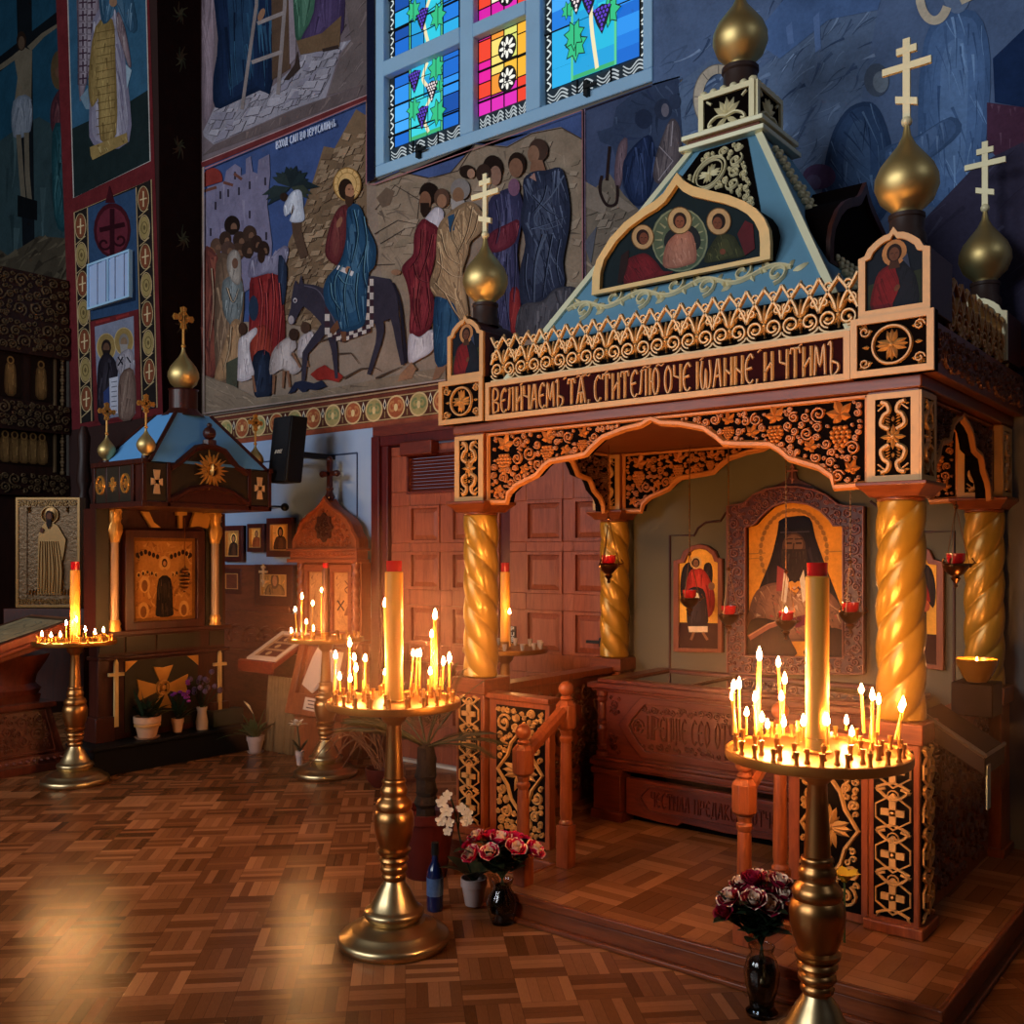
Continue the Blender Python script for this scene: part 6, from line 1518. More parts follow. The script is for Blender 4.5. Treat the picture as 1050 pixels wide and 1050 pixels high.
def stand_at(px, depth): d = ray(px, 570); return Vector((d[0] * depth, d[1] * depth, 0))
flame_me = flame_mesh(1.25).build('flame', M['flame'], None); FLME = flame_me.data; bpy.data.objects.remove(flame_me)
cand_cache = {}
def taper(stand, bx, by, tx, ty, r, grp, lab, Z=.998, big=1.0):
    """a lit taper from a foot seen at (bx, by) on the tray to a flame seen at (tx, ty)"""
    c = wl(stand); b = at(bx, by, Z=Z); D0 = -S_ * c.x + C_ * c.y
    lat = dz = 0
    for _ in range(4):
        lat = (bx - CX_) / F_ * (D0 + dz) - (C_ * c.x + S_ * c.y); lat = max(-.255, min(.255, lat)); mx = sqrt(max(.0004, .258 ** 2 - lat * lat))
        dz = max(-mx, min(mx, -S_ * b.x + C_ * b.y - D0))
    b = c + Vector((C_, S_, 0)) * lat + Vector((-S_, C_, 0)) * dz
    dep = -S_ * b.x + C_ * b.y
    q = Vector(ray(tx, ty)) * dep + Vector((0, 0, H_))
    b.z = Z + .032; top = Vector((q.x, q.y, q.z - .014))
    if top.z < b.z + .02: top.z = b.z + .02
    t = thing('taper_candle', lab, 'candle', b, grp)
    g = MB(); v = top - b; n = max(3, int(v.length / .03))
    g.tube([v * (i / n) + Vector((0, 0, 0)) for i in range(n + 1)], [r * (1 - .12 * i / n) for i in range(n + 1)], 8)
    body = g.build('wax_stick', M['wax'], t, local=True)
    f = bpy.data.objects.new('flame', FLME); COL.objects.link(f); f.parent = t; f.location = v; f.scale = (big, big, big * (.65 + .25 * R_.random()))
    return t
def pillar(stand, px, wpx, ytop, ycup, label, mt, Z=.998, lit=False, ux=None):
    c = wl(stand); dep = -S_ * c.x + C_ * c.y; r = wpx / 2 / F_ * dep
    h = H_ + (CY_ - ytop) / F_ * dep - Z; hc = H_ + (CY_ - ycup) / F_ * dep - Z
    b = Vector((c.x, c.y, Z)); 
    t = thing('pillar_candle', label, 'candle', b, 'tall pillar candles')
    g = MB(); g.lathe([(r * 1.02, .0), (r, .02)] + [(r * (1 + .01 * sin(i * 2.1)), .02 + (h - .02) * i / 10) for i in range(1, 11)] + [(r * .9, h + .004), (.0, h + .004)], (0, 0, 0), 28); g.build('wax_body', mt, t, local=True)
    g = MB(); g.lathe([(r * .72, h + .002), (r * .86, h + .004), (r * .9, hc), (r * .8, hc), (r * .75, h + .012), (.0, h + .012)], (0, 0, 0), 20); cup = g.build('red_glass_cup', M['red_glass'], t, local=True)
    return t
def tray_holder(t, r=.03): 
    g = MB(); g.lathe([(r * 1.5, .998), (r * 1.5, 1.005), (r * 1.25, 1.01), (r * 1.2, 1.04), (r * 1.3, 1.045), (r * 1.05, 1.045), (r * 1.05, 1.0)], (0, 0, 0), 24); g.build('centre_holder', M['plate'], t, local=True)
S1 = candle_stand(stand_at(404, 4.05), 'brass candle stand with many lit tapers in the middle of the parquet floor')
S2 = candle_stand(stand_at(838, 3.0), 'nearest brass candle stand, beside the dark vase of red and white roses', s=1.0)
S3 = candle_stand(stand_at(77, 6.90), 'brass candle stand by the carved lectern at the far left', rings=((.24, 18), (.17, 10)))
S4 = candle_stand(stand_at(334, 7.15), 'brass candle stand before the reddish onion-topped icon case', rings=((.24, 18), (.17, 10)))
S5 = candle_stand(stand_at(518, 6.35), 'candle stand half hidden behind the front twisted column and low parapet', rings=(), socks=False)
for s in (S1, S2, S3, S4, S5): tray_holder(s, .028)
# empty glass cups on the stand behind the column
M['cup_glass'] = simple('frosted_cup', 'b79c86', .15, 0, .7, .1)
for k in range(13):
    a = k * .49; g = MB(); g.lathe([(.008, 0), (.012, .01), (.018, .05), (.016, .05), (.008, .014), (0, .014)], (0, 0, 0), 10)
    o = g.build('cup', M['cup_glass'], S5, local=True); o.location = (.235 * cos(a), .235 * sin(a), .998)
PIL = [(S1, 401.5, 18.5, 587, 575, 'tall thick pillar candle with red glass cup on the middle candle stand', M['wax']),
       (S2, 836, 23.5, 592, 577, 'tall thick pillar candle with red glass cup on the nearest candle stand', M['wax']),
       (S3, 80, 9.5, 585, 576, 'tall pillar candle on the candle stand at the far left', M['wax']),
       (S4, 334, 7.5, 583, 577, 'tall brown pillar candle before the onion-topped icon case', M['candle_dark']),
       (S5, 517.5, 10.0, 587, 577, 'tall pillar candle with red cup close behind the front twisted column', M['wax'])]
for a in PIL: pillar(*a)
Z3 = lambda x, y: (320 + x / 5.833, 560 + y / 5.833)
Z4 = lambda x, y: (730 + x / 4.773, 640 + y / 4.773)
Z5 = lambda x, y: (0 + x / 4.775, 600 + y / 4.775)
Z6 = lambda x, y: (210 + x / 5.526, 480 + y / 5.526)
thin, mid_, thick = .0042, .0055, .0085
def run(stand, zf, rows, where, grp):
    for (bx, by, tx, ty, r) in rows:
        B = zf(bx, by); T = zf(tx, ty)
        size = 'thick tall' if r >= .008 else ('tall thin' if by - ty > 230 else ('short' if by - ty < 130 else 'middling thin'))
        taper(stand, B[0], B[1], T[0], T[1], r, grp + (', ' + size if size else ''), '%s lit beeswax taper on the %s' % (size, where), big=1.15 if r >= .008 else 1.0)
run(S1, Z3, [(120, 905, 140, 652, mid_), (168, 915, 165, 778, thin), (222, 890, 225, 582, mid_), (258, 870, 252, 662, thin), (264, 900, 263, 728, thin), (226, 930, 228, 790, mid_), (318, 925, 318, 667, mid_), (455, 890, 437, 345, thick), (425, 880, 437, 752, thin), (523, 925, 522, 662, thin), (588, 905, 605, 637, thin), (618, 915, 628, 642, thin), (642, 895, 646, 640, thin), (740, 905, 735, 418, thick), (715, 890, 716, 525, mid_), (706, 920, 707, 747, thin), (780, 905, 785, 692, thin), (822, 900, 821, 672, mid_)],
    'middle candle stand', 'tapers on the middle stand')
run(S2, Z4, [(120, 575, 100, 350, mid_), (110, 550, 107, 300, thin), (138, 560, 133, 297, thin), (168, 590, 170, 428, thin), (222, 570, 232, 157, thick), (215, 585, 210, 357, thin), (238, 600, 245, 455, thin), (270, 590, 272, 487, thin), (345, 560, 325, 187, mid_), (345, 540, 356, 272, thin), (332, 610, 340, 352, thin), (350, 590, 352, 480, thin), (447, 620, 447, 475, thin), (478, 570, 478, 365, mid_), (568, 640, 565, 470, thin), (655, 560, 658, 470, thin), (687, 630, 685, 535, thin), (740, 570, 732, 317, mid_), (787, 630, 785, 350, mid_), (808, 590, 816, 368, mid_), (917, 625, 926, 405, thin), (938, 610, 936, 388, mid_)],
    'nearest candle stand', 'tapers on the nearest stand')
run(S3, Z5, [(190, 290, 205, 240, thin), (250, 295, 250, 258, thin), (295, 290, 295, 245, thin), (325, 280, 324, 187, mid_), (350, 275, 350, 180, mid_), (420, 285, 418, 217, thin), (465, 290, 465, 230, thin), (508, 285, 507, 222, thin), (377, 280, 375, 170, thin)],
    'far left candle stand', 'tapers on the far left stand')
run(S4, Z6, [(522, 985, 512, 800, thin), (547, 980, 550, 730, mid_), (572, 965, 575, 870, thin), (608, 985, 612, 765, mid_), (622, 975, 615, 910, thin), (660, 965, 661, 690, thin), (490, 985, 490, 945, thin)],
    'candle stand before the onion-topped icon case', 'tapers by the icon case')
tp = taper(S5, 523, 668, 522.4, 627, thin * 1.6, 'tapers behind the column', 'single lit taper beside the pillar candle behind the front twisted column')
# burnt-down stubs and unlit ends standing in the trays
rn = random.Random(5)
for st, nm, n in ((S1, 'middle', 16), (S2, 'nearest', 20)):
    c = wl(st)
    for k in range(n):
        a = rn.uniform(0, 6.28); R = rn.choice((.245, .185, .125)); h = rn.uniform(.012, .05)
        g = MB(); g.lathe([(.0055, 0), (.005, h), (.0, h + .002)], (0, 0, 0), 7)
        nn = {.245: 22, .185: 14, .125: 9}[R]; kk = int(a / (2 * pi) * nn); a = 2 * pi * (kk + .5 * (nn % 2)) / nn
        o = g.build('candle_stub', M['wax']); o.location = (c.x + R * cos(a), c.y + R * sin(a), 1.030)
        tag(o, 'unlit burnt-down taper stub in a socket of the %s candle stand' % nm, 'candle', 'burnt stubs on the %s stand' % nm)
M['paper_ball'] = simple('paper_ball', 'd8c8a0', .7)
p = at(855, 757, Z=1.0); g = MB(); g.ball((p.x, p.y, 1.012), .013, 12, 8); tag(g.build('wax_lump', M['paper_ball']), 'round pale wax lump lying on the nearest candle tray', 'wax')
# flame in the votive bowl on the right parapet
f = bpy.data.objects.new('flame', FLME); COL.objects.link(f); f.parent = vb; f.location = (.0, .0, .06)
# ================================================================ LEFT SIDE: SHRINE, LECTERNS, ICON CASE, ICONS, SPEAKER
M['sh_wood'] = wood('shrine_wood', '260d08', '481c10', .4, (10, 10, 1.4), .3)
M['sh_panel'] = simple('shrine_stone_panel', '2a2012', .5, .1, .4, .35, 7)
M['sh_gold'] = simple('shrine_gold', 'c98f42', .35, .5, .5, .2)
M['sh_col'] = simple('shrine_column', 'a07a56', .35, .1, .5, .15)
M['sh_blue'] = simple('shrine_roof_blue', '62a2dc', .5, 0, .4, .06)
M['black'] = simple('matt_black', '0a0a0c', .5)
IX = -6.95
sh = thing('icon_shrine', 'dark wooden icon shrine with a pale blue roof and golden onion domes', 'shrine', (-6.8, 4.27, 0))
# plinth and ledge
g = MB(); g.box(-7.12, -6.74, 3.60, 4.95, 0, .19); g.box(-7.12, -6.72, 3.58, 4.97, .19, .215); g.build('plinth', M['black'], sh, bevel=.005)
g = MB(); g.box(-7.08, IX, 3.74, 4.84, .215, 1.0); g.box(-7.08, IX + .05, 3.70, 4.88, 1.0, 1.035); g.box(-7.08, IX + .05, 3.72, 4.86, .82, .845); g.box(-7.08, IX + .045, 3.70, 3.85, .215, .40); g.box(-7.08, IX + .045, 4.70, 4.86, .215, .40)
g.build('base_cabinet', M['sh_wood'], sh, bevel=.005)
fx = FX(IX); g = MB()
for a, b in ((3.75, 3.94), (3.96, 4.2), (4.22, 4.60), (4.69, 4.83)): g.prism([(a, .87), (b, .87), (b, .985), (a, .985)], fx, 0, .012)
g.prism([(3.95, .26), (4.58, .26), (4.58, .80), (3.95, .80)], fx, 0, .01)
pnl = g.build('stone_panel', M['sh_panel'], sh)
g = MB(); f2 = FX(IX + .011); u, v = 4.265, .57
for k in range(4):
    a = k * pi / 2; ca, sa = cos(a), sin(a); L = .22 if k % 2 == 0 else .17
    P4 = [(.03, .02), (L, .085), (L * .92, 0), (L, -.085), (.03, -.02)]
    g.prism([(u + x * ca - y * sa, v + x * sa + y * ca) for x, y in P4], f2, 0, .012)
g.ridge(f2, circ(u, v, .055, 20) + [(u + .055, v)], .02, .025); g.dome(f2, u, v, .03, .03, n=12)
for s, t in ((3.95, 1), (4.58, -1)): g.prism([(s, .80), (s + t * .1, .80), (s + t * .06, .77), (s, .72)], f2, 0, .008)
g.build('cross_relief', M['sh_gold'], sh)
M['sword'] = simple('pale_gilt_rod', 'd8b478', .35, .3)
for y, nm in ((3.862, 0), (4.765, 0)):
    g = MB(); f2 = FX(IX + .03)
    g.prism([(y - .016, .32), (y + .016, .32), (y + .014, .80), (y, .83), (y - .014, .80)], f2, 0, .02); g.prism([(y - .06, .70), (y + .06, .70), (y + .06, .725), (y - .06, .725)], f2, .0, .024)
    g.build('cross_staff', M['sword'], sh)
# icon niche between two columns
g = MB(); g.box(-7.08, IX - .02, 3.72, 4.86, 1.035, 1.95); g.box(-7.08, IX + .04, 3.70, 3.80, 1.035, 1.95); g.build('back_panel', M['sh_wood'], sh)
g = MB(); g.prism([(3.70, 1.035), (3.80, 1.035), (3.80, 1.95), (3.70, 1.95)], FX(IX + .04), 0, .01); g.build('side_panel', M['sh_panel'], sh); g = MB(); g.prism([(4.66, 1.035), (4.82, 1.035), (4.82, 1.95), (4.66, 1.95)], FX(IX - .02), 0, .02); g.build('side_panel', M['sh_panel'], sh)
for y in (3.853, 4.726):
    g = MB(); c = (IX + .03, y, 0); g.lathe([(.032, 1.035), (.032, 1.95)], c, 20); col = g.build('column', M['sh_col'], sh)
    g = MB(); g.lathe([(.05, 1.035), (.052, 1.05), (.042, 1.07), (.05, 1.09), (.036, 1.12)], c, 16, rf=lambda a, z: 1 + .08 * sin(a * 8)); g.build('gilt_base', M['sh_gold'], col, sharp=60); g = MB(); g.lathe([(.034, 1.70), (.044, 1.73), (.054, 1.78), (.05, 1.83), (.042, 1.86), (.052, 1.88), (.046, 1.90), (.054, 1.93), (.05, 1.95)], c, 24, rf=lambda a, z: 1 + .16 * sin(a * 6 + z * 90)); g.build('gilt_capital', M['sh_gold'], col, sharp=60)
YI0, YI1, ZI0, ZI1 = 3.935, 4.625, 1.035, 1.80
icn = thing('icon', 'gilded icon of a tall dark-robed figure inside the blue-roofed shrine', 'icon', (IX + .05, 4.28, 1.04))
g = MB(); o = [(YI0, ZI0), (YI1, ZI0), (YI1, ZI1), (YI0, ZI1)]; q = [(YI0 + .07, ZI0 + .06), (YI1 - .07, ZI0 + .06), (YI1 - .07, ZI1 - .06), (YI0 + .07, ZI1 - .06)]
g.ringprism(o, q, FX(IX - .015), 0, .06); g.prism(o, FX(IX - .018), 0, .01); g.build('frame', M['sh_wood'], icn, bevel=.004)
P = Paint(lambda u, v, k: (IX + .01 + k * .00006, u, v), .75); rn = random.Random(12)
P.poly('7a4a1e', q); gq = scale_poly(q, (.9, .92)); P.poly('a86a2c', gq)
P.strokes(gq, ['d09448', '6a3a18', 'b87a38', '7c4820'], 160, .07, .012, 1.2, 3, 1.4, .6)
cy = 4.28
for s in (-1, 1):
    for r in range(2):
        for k in range(5): x, z = cy + s * (.07 + k * .037), 1.60 - r * .12 - abs(k - 2) * .012 + (.02 if r == 0 else 0); P.ell('d29a50', x, z, .016, .022); P.ell('3a2014', x, z - .004, .011, .015)
P.poly('b0712e', [(cy - .24, 1.5), (cy - .15, 1.68), (cy, 1.58), (cy + .15, 1.68), (cy + .24, 1.5), (cy, 1.46)])
for s in (-1, 1):
    for k in range(6): x, z = cy + s * (.06 + k * .034), 1.63 - abs(k - 3) * .012; P.ell('2e1a10', x, z, .015, .02)
P.ell('c88c44', cy, 1.54, .05, .06); P.ell('3a2014', cy, 1.545, .024, .034); P.ell('a87040', cy, 1.54, .014, .02)
P.poly('b07434', [(cy - .07, 1.46), (cy, 1.50), (cy + .07, 1.46), (cy + .05, 1.36), (cy - .05, 1.36)])
P.robe('241814', [(cy - .05, 1.42), (cy + .05, 1.42), (cy + .07, 1.2), (cy + .065, 1.13), (cy - .065, 1.13), (cy - .07, 1.2)], '120c0a', '5a402c', 16, .008, 1.57, 2, .14, .1)
for s, z in ((-.17, 1.38), (-.18, 1.18), (.17, 1.18)): P.ell('c48a44', cy + s, z, .045, .065); P.ell('7c4a22', cy + s, z - .01, .026, .045)
P.build('painting', M['icon_paint'], icn)
g = MB(); c = (IX + .06, 4.43, 1.42)
for k, (r, z) in enumerate(((.012, .09), (.03, .07), (.035, .05), (.04, .02), (.044, -.01), (.036, -.04), (.03, -.07), (.012, -.1))): g.lathe([(r * .7, z - .008), (r, z), (r * .7, z + .008)], c, 12)
g.tube([(c[0], c[1], c[2] + .1), (c[0], c[1], 1.90)], .003, 4)
tag(g.build('hanging_censer', M['lamp_brass']), 'small ringed metal lamp hanging before the shrine icon', 'oil lamp')
# canopy
CX0, CY0, CY1, CZ0, CZ1 = -6.30, 3.72, 4.82, 1.95, 2.26
g = MB(); g.box(-7.0, CX0, CY0, CY1, 1.95, 1.985)
g.box(-7.0, CX0 - .02, CY0 + .02, CY0 + .05, 1.985, CZ1); g.box(-7.0, CX0 - .02, CY1 - .05, CY1 - .02, 1.985, CZ1)
for (a, b) in ((-6.99, CY0), (-6.46, CY0), (CX0 - .03, CY0), (CX0 - .03, CY0 + .19), (CX0 - .03, CY1 - .22), (CX0 - .03, CY1 - .03)): g.box(a, a + .03, b, b + .03, 1.95, CZ1 + .01)
for x in (-6.82, -6.64): g.box(x, x + .015, CY0 + .01, CY0 + .03, 1.98, CZ1)
g.box(-7.0, CX0 + .01, CY0 - .01, CY0 + .03, CZ1 - .01, CZ1 + .025); g.box(-7.0, CX0 + .01, CY1 - .03, CY1 + .01, CZ1 - .01, CZ1 + .025); g.box(-7.0, CX0 + .015, CY0 - .015, CY0 + .03, 1.945, 1.985)
can = g.build('canopy_frame', M['sh_wood'], sh, bevel=.003)
g = MB(); g.prism([(-6.96, 1.99), (-6.45, 1.99), (-6.45, CZ1), (-6.96, CZ1)], FY(CY0 + .02), 0, .008)
f2 = FX(CX0 - .02)
for a, b in ((CY0 + .03, CY0 + .19), (CY1 - .19, CY1 - .03)): g.prism([(a, 1.99), (b, 1.99), (b, CZ1), (a, CZ1)], f2, 0, .008)
top = [(CY0 + .22, CZ1 - .03), (CY0 + .3, CZ1 + .02), (4.15, CZ1 + .13), (4.27, CZ1 + .16), (4.39, CZ1 + .13), (CY1 - .32, CZ1 + .02), (CY1 - .22, CZ1 - .03)]
bot = [(CY1 - .22, 2.0), (4.45, 2.08), (4.27, 2.12), (4.09, 2.08), (CY0 + .22, 2.0)]
g.prism(top + bot, f2, -.02, .008); g.build('stone_panel', M['sh_panel'], can)
g = MB(); g.ridge(FX(CX0 - .012), top, .05, .03); g.ridge(FX(CX0 - .012), bot, .05, .03); g.prism([(CY0 + .2, 1.96)] + [(a, b - .01) for a, b in bot[::-1]] + [(CY1 - .2, 1.96)], FX(CX0 - .03), -.1, .02)
g.tube([(CX0 - .02, 4.27, CZ1 + .16), (CX0 - .02, 4.27, CZ1 + .2)], .05, 8); g.ball((CX0 - .02, 4.27, CZ1 + .25), .05, 10, 8); g.ball((CX0 - .02, 4.27, CZ1 + .31), .02, 8, 6)
g.build('front_arch', M['sh_wood'], can)
# sunburst and crosses
g = MB(); u, v = 4.265, 2.235; f3 = FX(CX0 + .005); rn = random.Random(2)
for k in range(22):
    a = k * 2 * pi / 22; L = .15 if k % 2 == 0 else .115
    g.prism([(u + .05 * cos(a - .3), v + .05 * sin(a - .3)), (u + L * cos(a), v + L * sin(a)), (u + .05 * cos(a + .3), v + .05 * sin(a + .3))], f3, 0, .012 + .012 * (k % 2))
g.leaf(f3, u, v - .06, .13, .03, pi / 2, .035); g.leaf(f3, u, v, .07, .02, .5, .03); g.leaf(f3, u, v, .07, .02, 2.6, .03)
g.build('sunburst', M['sh_gold'], can, sharp=50)
M['pale_cross'] = simple('pale_gold_cross', 'd8b080', .4, .2)
for u in (CY0 + .11, CY1 - .11):
    g = MB(); f3 = FX(CX0 - .01)
    for k in range(4): a = k * pi / 2; ca, sa = cos(a), sin(a); L = .045 if k % 2 == 0 else .085; g.prism([(u + x * ca - y * sa, 2.125 + x * sa + y * ca) for x, y in ((0, -.014), (L, -.026), (L, .026), (0, .014))], f3, 0, .01)
    g.build('small_cross', M['pale_cross'], can)
for i, x in enumerate((-6.89, -6.72, -6.545)):
    g = MB(); f3 = FY(CY0 + .012)
    if i != 1: g.ridge(f3, circ(x, 2.12, .05, 20, ry=.065) + [(x + .05, 2.12)], .016, .014); flarecross(g, f3, x, 2.12, .036, .01)
    else: flarecross(g, f3, x, 2.12, .055, .012)
    g.build('medallion', M['sh_gold'], can, sharp=60)
# roof, neck, domes
g = MB(); rx, ry = -6.66, 4.27; zb, zt = 2.27, 2.67
V = [(rx + a * .36, ry + b * .50, zb) for a, b in ((-1, -1), (1, -1), (1, 1), (-1, 1))] + [(rx + a * .13, ry + b * .15, zt) for a, b in ((-1, -1), (1, -1), (1, 1), (-1, 1))]
g.add(V, [(k, (k + 1) % 4, 4 + (k + 1) % 4, 4 + k) for k in range(4)] + [(0, 3, 2, 1), (4, 5, 6, 7)]); rf = g.build('roof', M['sh_blue'], sh)
g = MB()
for k in range(4): g.tube([V[k], V[4 + k]], .016, 4)
g.build('hip_rail', M['sh_wood'], rf)
def small_dome(c, s, ch, nm='onion_dome', neck=True):
    g = MB(); g.lathe([(r * s, z * s) for r, z in ONION] + [(.001, .386 * s)], c, 32); d = g.build(nm, M['onion'], sh, sharp=70)
    g = MB(); fr = lambda u, v, w: (c[0] + w, u, v); zt = c[2] + .385 * s
    g.tube([(c[0], c[1], zt - .01), (c[0], c[1], zt + ch)], ch * .035, 6); g.ball((c[0], c[1], zt), ch * .06, 8, 6)
    zc = zt + ch * .72
    for k in range(4): a = k * pi / 2; g.prism([(c[1] + x * cos(a) - y * sin(a), zc + x * sin(a) + y * cos(a)) for x, y in ((0, -ch * .04), (ch * .26, -ch * .08), (ch * .3, 0), (ch * .26, ch * .08), (0, ch * .04))], fr, -.008, .008)
    g.ridge(lambda u, v, w: fr(u, v, w), circ(c[1], zc, ch * .14, 16) + [(c[1] + ch * .14, zc)], ch * .05, .01)
    g.build('cross', M['sh_gold'], d, sharp=50)
    g = MB(); g.lathe([(.06 * s, -.12 * s - .02), (.06 * s, .0)], c, 18); g.build('dome_neck', M['sh_wood'], d)
g = MB(); g.lathe([(.17, 2.66), (.12, 2.70), (.105, 2.72), (.105, 2.86), (.115, 2.87)], (rx, ry, 0), 24); g.build('neck', M['sh_wood'], sh)
small_dome((rx, ry, 2.85), .92, .30)
for c in ((-6.93, 3.80, 2.31), (-6.36, 3.78, 2.31), (-6.40, 4.74, 2.28)): small_dome(c, .52, .23)
# carved objects under the canopy (hand, cross, tablets)
g = MB(); f3 = FX(IX + .0)
for pts in ([(4.08, 1.94), (4.14, 1.94), (4.18, 1.86), (4.24, 1.82), (4.16, 1.82), (4.12, 1.88)], [(4.38, 1.95), (4.47, 1.95), (4.47, 1.925), (4.43, 1.92), (4.43, 1.82), (4.40, 1.82), (4.40, 1.92), (4.38, 1.92)], [(4.50, 1.83), (4.54, 1.95), (4.58, 1.97), (4.62, 1.94), (4.66, 1.97), (4.70, 1.94), (4.66, 1.82), (4.58, 1.84)]): g.prism(pts, f3, 0, .03)
g.build('relief_emblem', M['sh_gold'], sh)

# pots on the ledge
M['terra_pale'] = simple('pale_pot', 'c79a78', .6, var=.1); M['soil'] = simple('soil', '0f0b08', .9); M['leaf_dark'] = simple('leaf_dark', '1c2a18', .5, var=.5); M['leaf_mid'] = simple('leaf_mid', '3c5a34', .45, var=.4)
def pot(par, c, r, h, mt, saucer=True, band=False):
    g = MB(); g.lathe([(r * .68, .012), (r * .72, .02), (r * .95, h * .7), (r * 1.04, h * .72), (r * 1.06, h), (r * .96, h), (r * .92, h * .8), (0, h * .8)], c, 26); g.build('pot', mt, par)
    if saucer: g = MB(); g.lathe([(0, 0), (r * .8, 0), (r * 1.0, .016), (r * .95, .016), (r * .7, .008), (0, .01)], c, 26); g.build('saucer', mt, par)
    if band: g = MB(); g.lathe([(r * 1.0, h * .56), (r * 1.02, h * .62), (r * 1.0, h * .68)], c, 26, rf=lambda a, z: 1 + .01 * sin(a * 9)); g.build('band', M['gilt'], par)
def blade(g, base, L, w, az, lean, droop, mat=0, n=6):
    """strap leaf as a folded ribbon"""
    V = []; Fc = []
    for i in range(n + 1):
        t = i / n; h = L * t * cos(lean) - droop * L * t * t; r = L * t * sin(lean) + droop * .4 * L * t * t
        x, y, z = base[0] + r * cos(az), base[1] + r * sin(az), base[2] + h
        ww = w * sin(pi * (.12 + .88 * t)) ** .8 if t < 1 else w * .03
        for s in (-1, 0, 1): V.append((x - sin(az) * ww * s, y + cos(az) * ww * s, z - abs(s) * -ww * .25))
    for i in range(n):
        for k in range(2): Fc.append((i * 3 + k, i * 3 + k + 1, i * 3 + 4 + k, i * 3 + 3 + k))
    g.add(V, Fc, mat)
def potted(name, label, c, r, h, mt, seed, n, L, w, band=False, saucer=True, leafm=None):
    t = thing(name, label, 'potted plant', c); pot(t, c, r, h, mt, saucer, band); rn = random.Random(seed)
    g = MB()
    for k in range(n): blade(g, (c[0] + rn.uniform(-.3, .3) * r, c[1] + rn.uniform(-.3, .3) * r, c[2] + h * .8), L * rn.uniform(.6, 1.1), w * rn.uniform(.7, 1.2), rn.uniform(0, 6.28), rn.uniform(.1, 1.0), rn.uniform(.0, .5))
    g.build('foliage', leafm or M['leaf_dark'], t)
    return t, rn
p = at(151, 757, X=-6.82); c = (p.x, p.y, .215)
t, rn = potted('potted_plant', 'dark leafy plant in a banded pale pot on the shrine ledge', c, .095, .17, M['terra_pale'], 3, 34, .3, .02, True)
p = at(182, 752, X=-6.82); c = (p.x, p.y, .215)
t, rn = potted('potted_orchid', 'purple-flowered plant in a tiny pink pot on the shrine ledge', c, .045, .12, M['terra_pale'], 4, 16, .26, .016, saucer=False)
M['purple'] = simple('purple_petal', '7a2c7c', .5); g = MB()
for k in range(14): a = rn.uniform(0, 6.28); g.ball((c[0] + .06 * cos(a), c[1] + .07 * sin(a) + .02, c[2] + .30 + rn.uniform(-.06, .1)), .018, 6, 5, sc=(1, 1, .7))
g.build('blossom', M['purple'], t)
p = at(207, 748, X=-6.84); c = (p.x, p.y, .215)
t = thing('flower_vase', 'glass vase of faded lilac stems on the shrine ledge', 'flowers', c); g = MB(); g.lathe([(0, 0), (.045, 0), (.05, .06), (.035, .14), (.045, .18), (.04, .18), (.03, .14), (.044, .06), (0, .01)], c, 18); g.build('vase', M['cup_glass'], t)
rn = random.Random(8); g = MB(); b = MB()
for k in range(16):
    a = rn.uniform(0, 6.28); r_ = rn.uniform(.05, .16); q = (c[0] + r_ * cos(a), c[1] + r_ * sin(a), c[2] + rn.uniform(.28, .46)); g.tube([(c[0], c[1], c[2] + .15), q], .003, 4); b.ball(q, .022, 6, 5)
g.build('stem', M['leaf_dark'], t); M['lilac'] = simple('lilac_petal', '4c3a56', .6, var=.4); b.build('blossom', M['lilac'], t)
M['box_green'] = simple('grey_green', '2c3430', .6)
g = MB(); p = at(236, 742, X=-6.86); g.box(p.x - .1, p.x + .02, p.y - .17, p.y + .12, .215, .34); tag(g.build('planter_box', M['box_green'], bevel=.006), 'low grey-green planter box at the end of the shrine ledge', 'box')

# carved wooden screen at the far left edge
M['screen'] = wood('screen_wood', '1c0d08', '33160d', .5, (8, 8, 1.5), .1)
M['screen_gilt'] = simple('screen_gilt', '6a553c', .4, .4, .5, .3)
sc = thing('icon_screen', 'dark carved and gilded icon screen at the far left edge', 'icon screen', (-10.0, 4.0, 0))
g = MB(); g.box(-10.2, -9.9, 2.6, 4.99, 0, 4.2); g.build('screen_body', M['screen'], sc)
for z0, z1, d, sd in ((3.95, 4.42, .06, 1), (3.62, 3.93, .09, 2), (2.86, 3.12, .09, 3), (2.22, 2.42, .07, 4)):
    g = MB(); fs = FX(-9.9 + d); scrollfill(g, fs, [(3.6, z0), (4.98, z0), (4.98, z1), (3.6, z1)], .02, .075, sd, .016, .02); b = MB(); b.box(-9.92, -9.9 + d, 3.4, 4.99, z0 - .02, z1 + .0)
    b.build('shelf', M['screen'], sc); g.build('carved_frieze', M['screen_gilt'], sc, sharp=60)
for zc, hh in ((3.38, .22), (2.68, .17)):
    for y in (4.42, 4.72) if hh > .2 else (4.55,):
        P = Paint(lambda u, v, k: (-9.88 + k * .00006, u, v), 1.2); w = .1 if hh > .2 else .26
        P.poly('1d120c', [(y - w, zc - hh), (y + w, zc - hh), (y + w, zc + hh), (y - w, zc + hh)])
        n_ = 1 if hh > .2 else 5
        for i in range(n_):
            x = y + (i - (n_ - 1) / 2) * .09
            P.robe('6a5030', [(x - .05, zc - hh * .8), (x + .05, zc - hh * .8), (x + .045, zc + hh * .4), (x, zc + hh * .5), (x - .045, zc + hh * .4)], '3a2a18', '9a7a4a', 6, .012, 1.57, 2, .1); P.ell('7a5c34', x, zc + hh * .66, .035, .04); P.ell('2a1a10', x, zc + hh * .66, .02, .026)
        P.build('icon_panel', M['icon_paint'], sc)
g = MB()
for i in range(46): z = 2.45 + i * .035; g.ball((-9.86, 4.93, z), .018 + .008 * (i % 3 == 0), 6, 5)
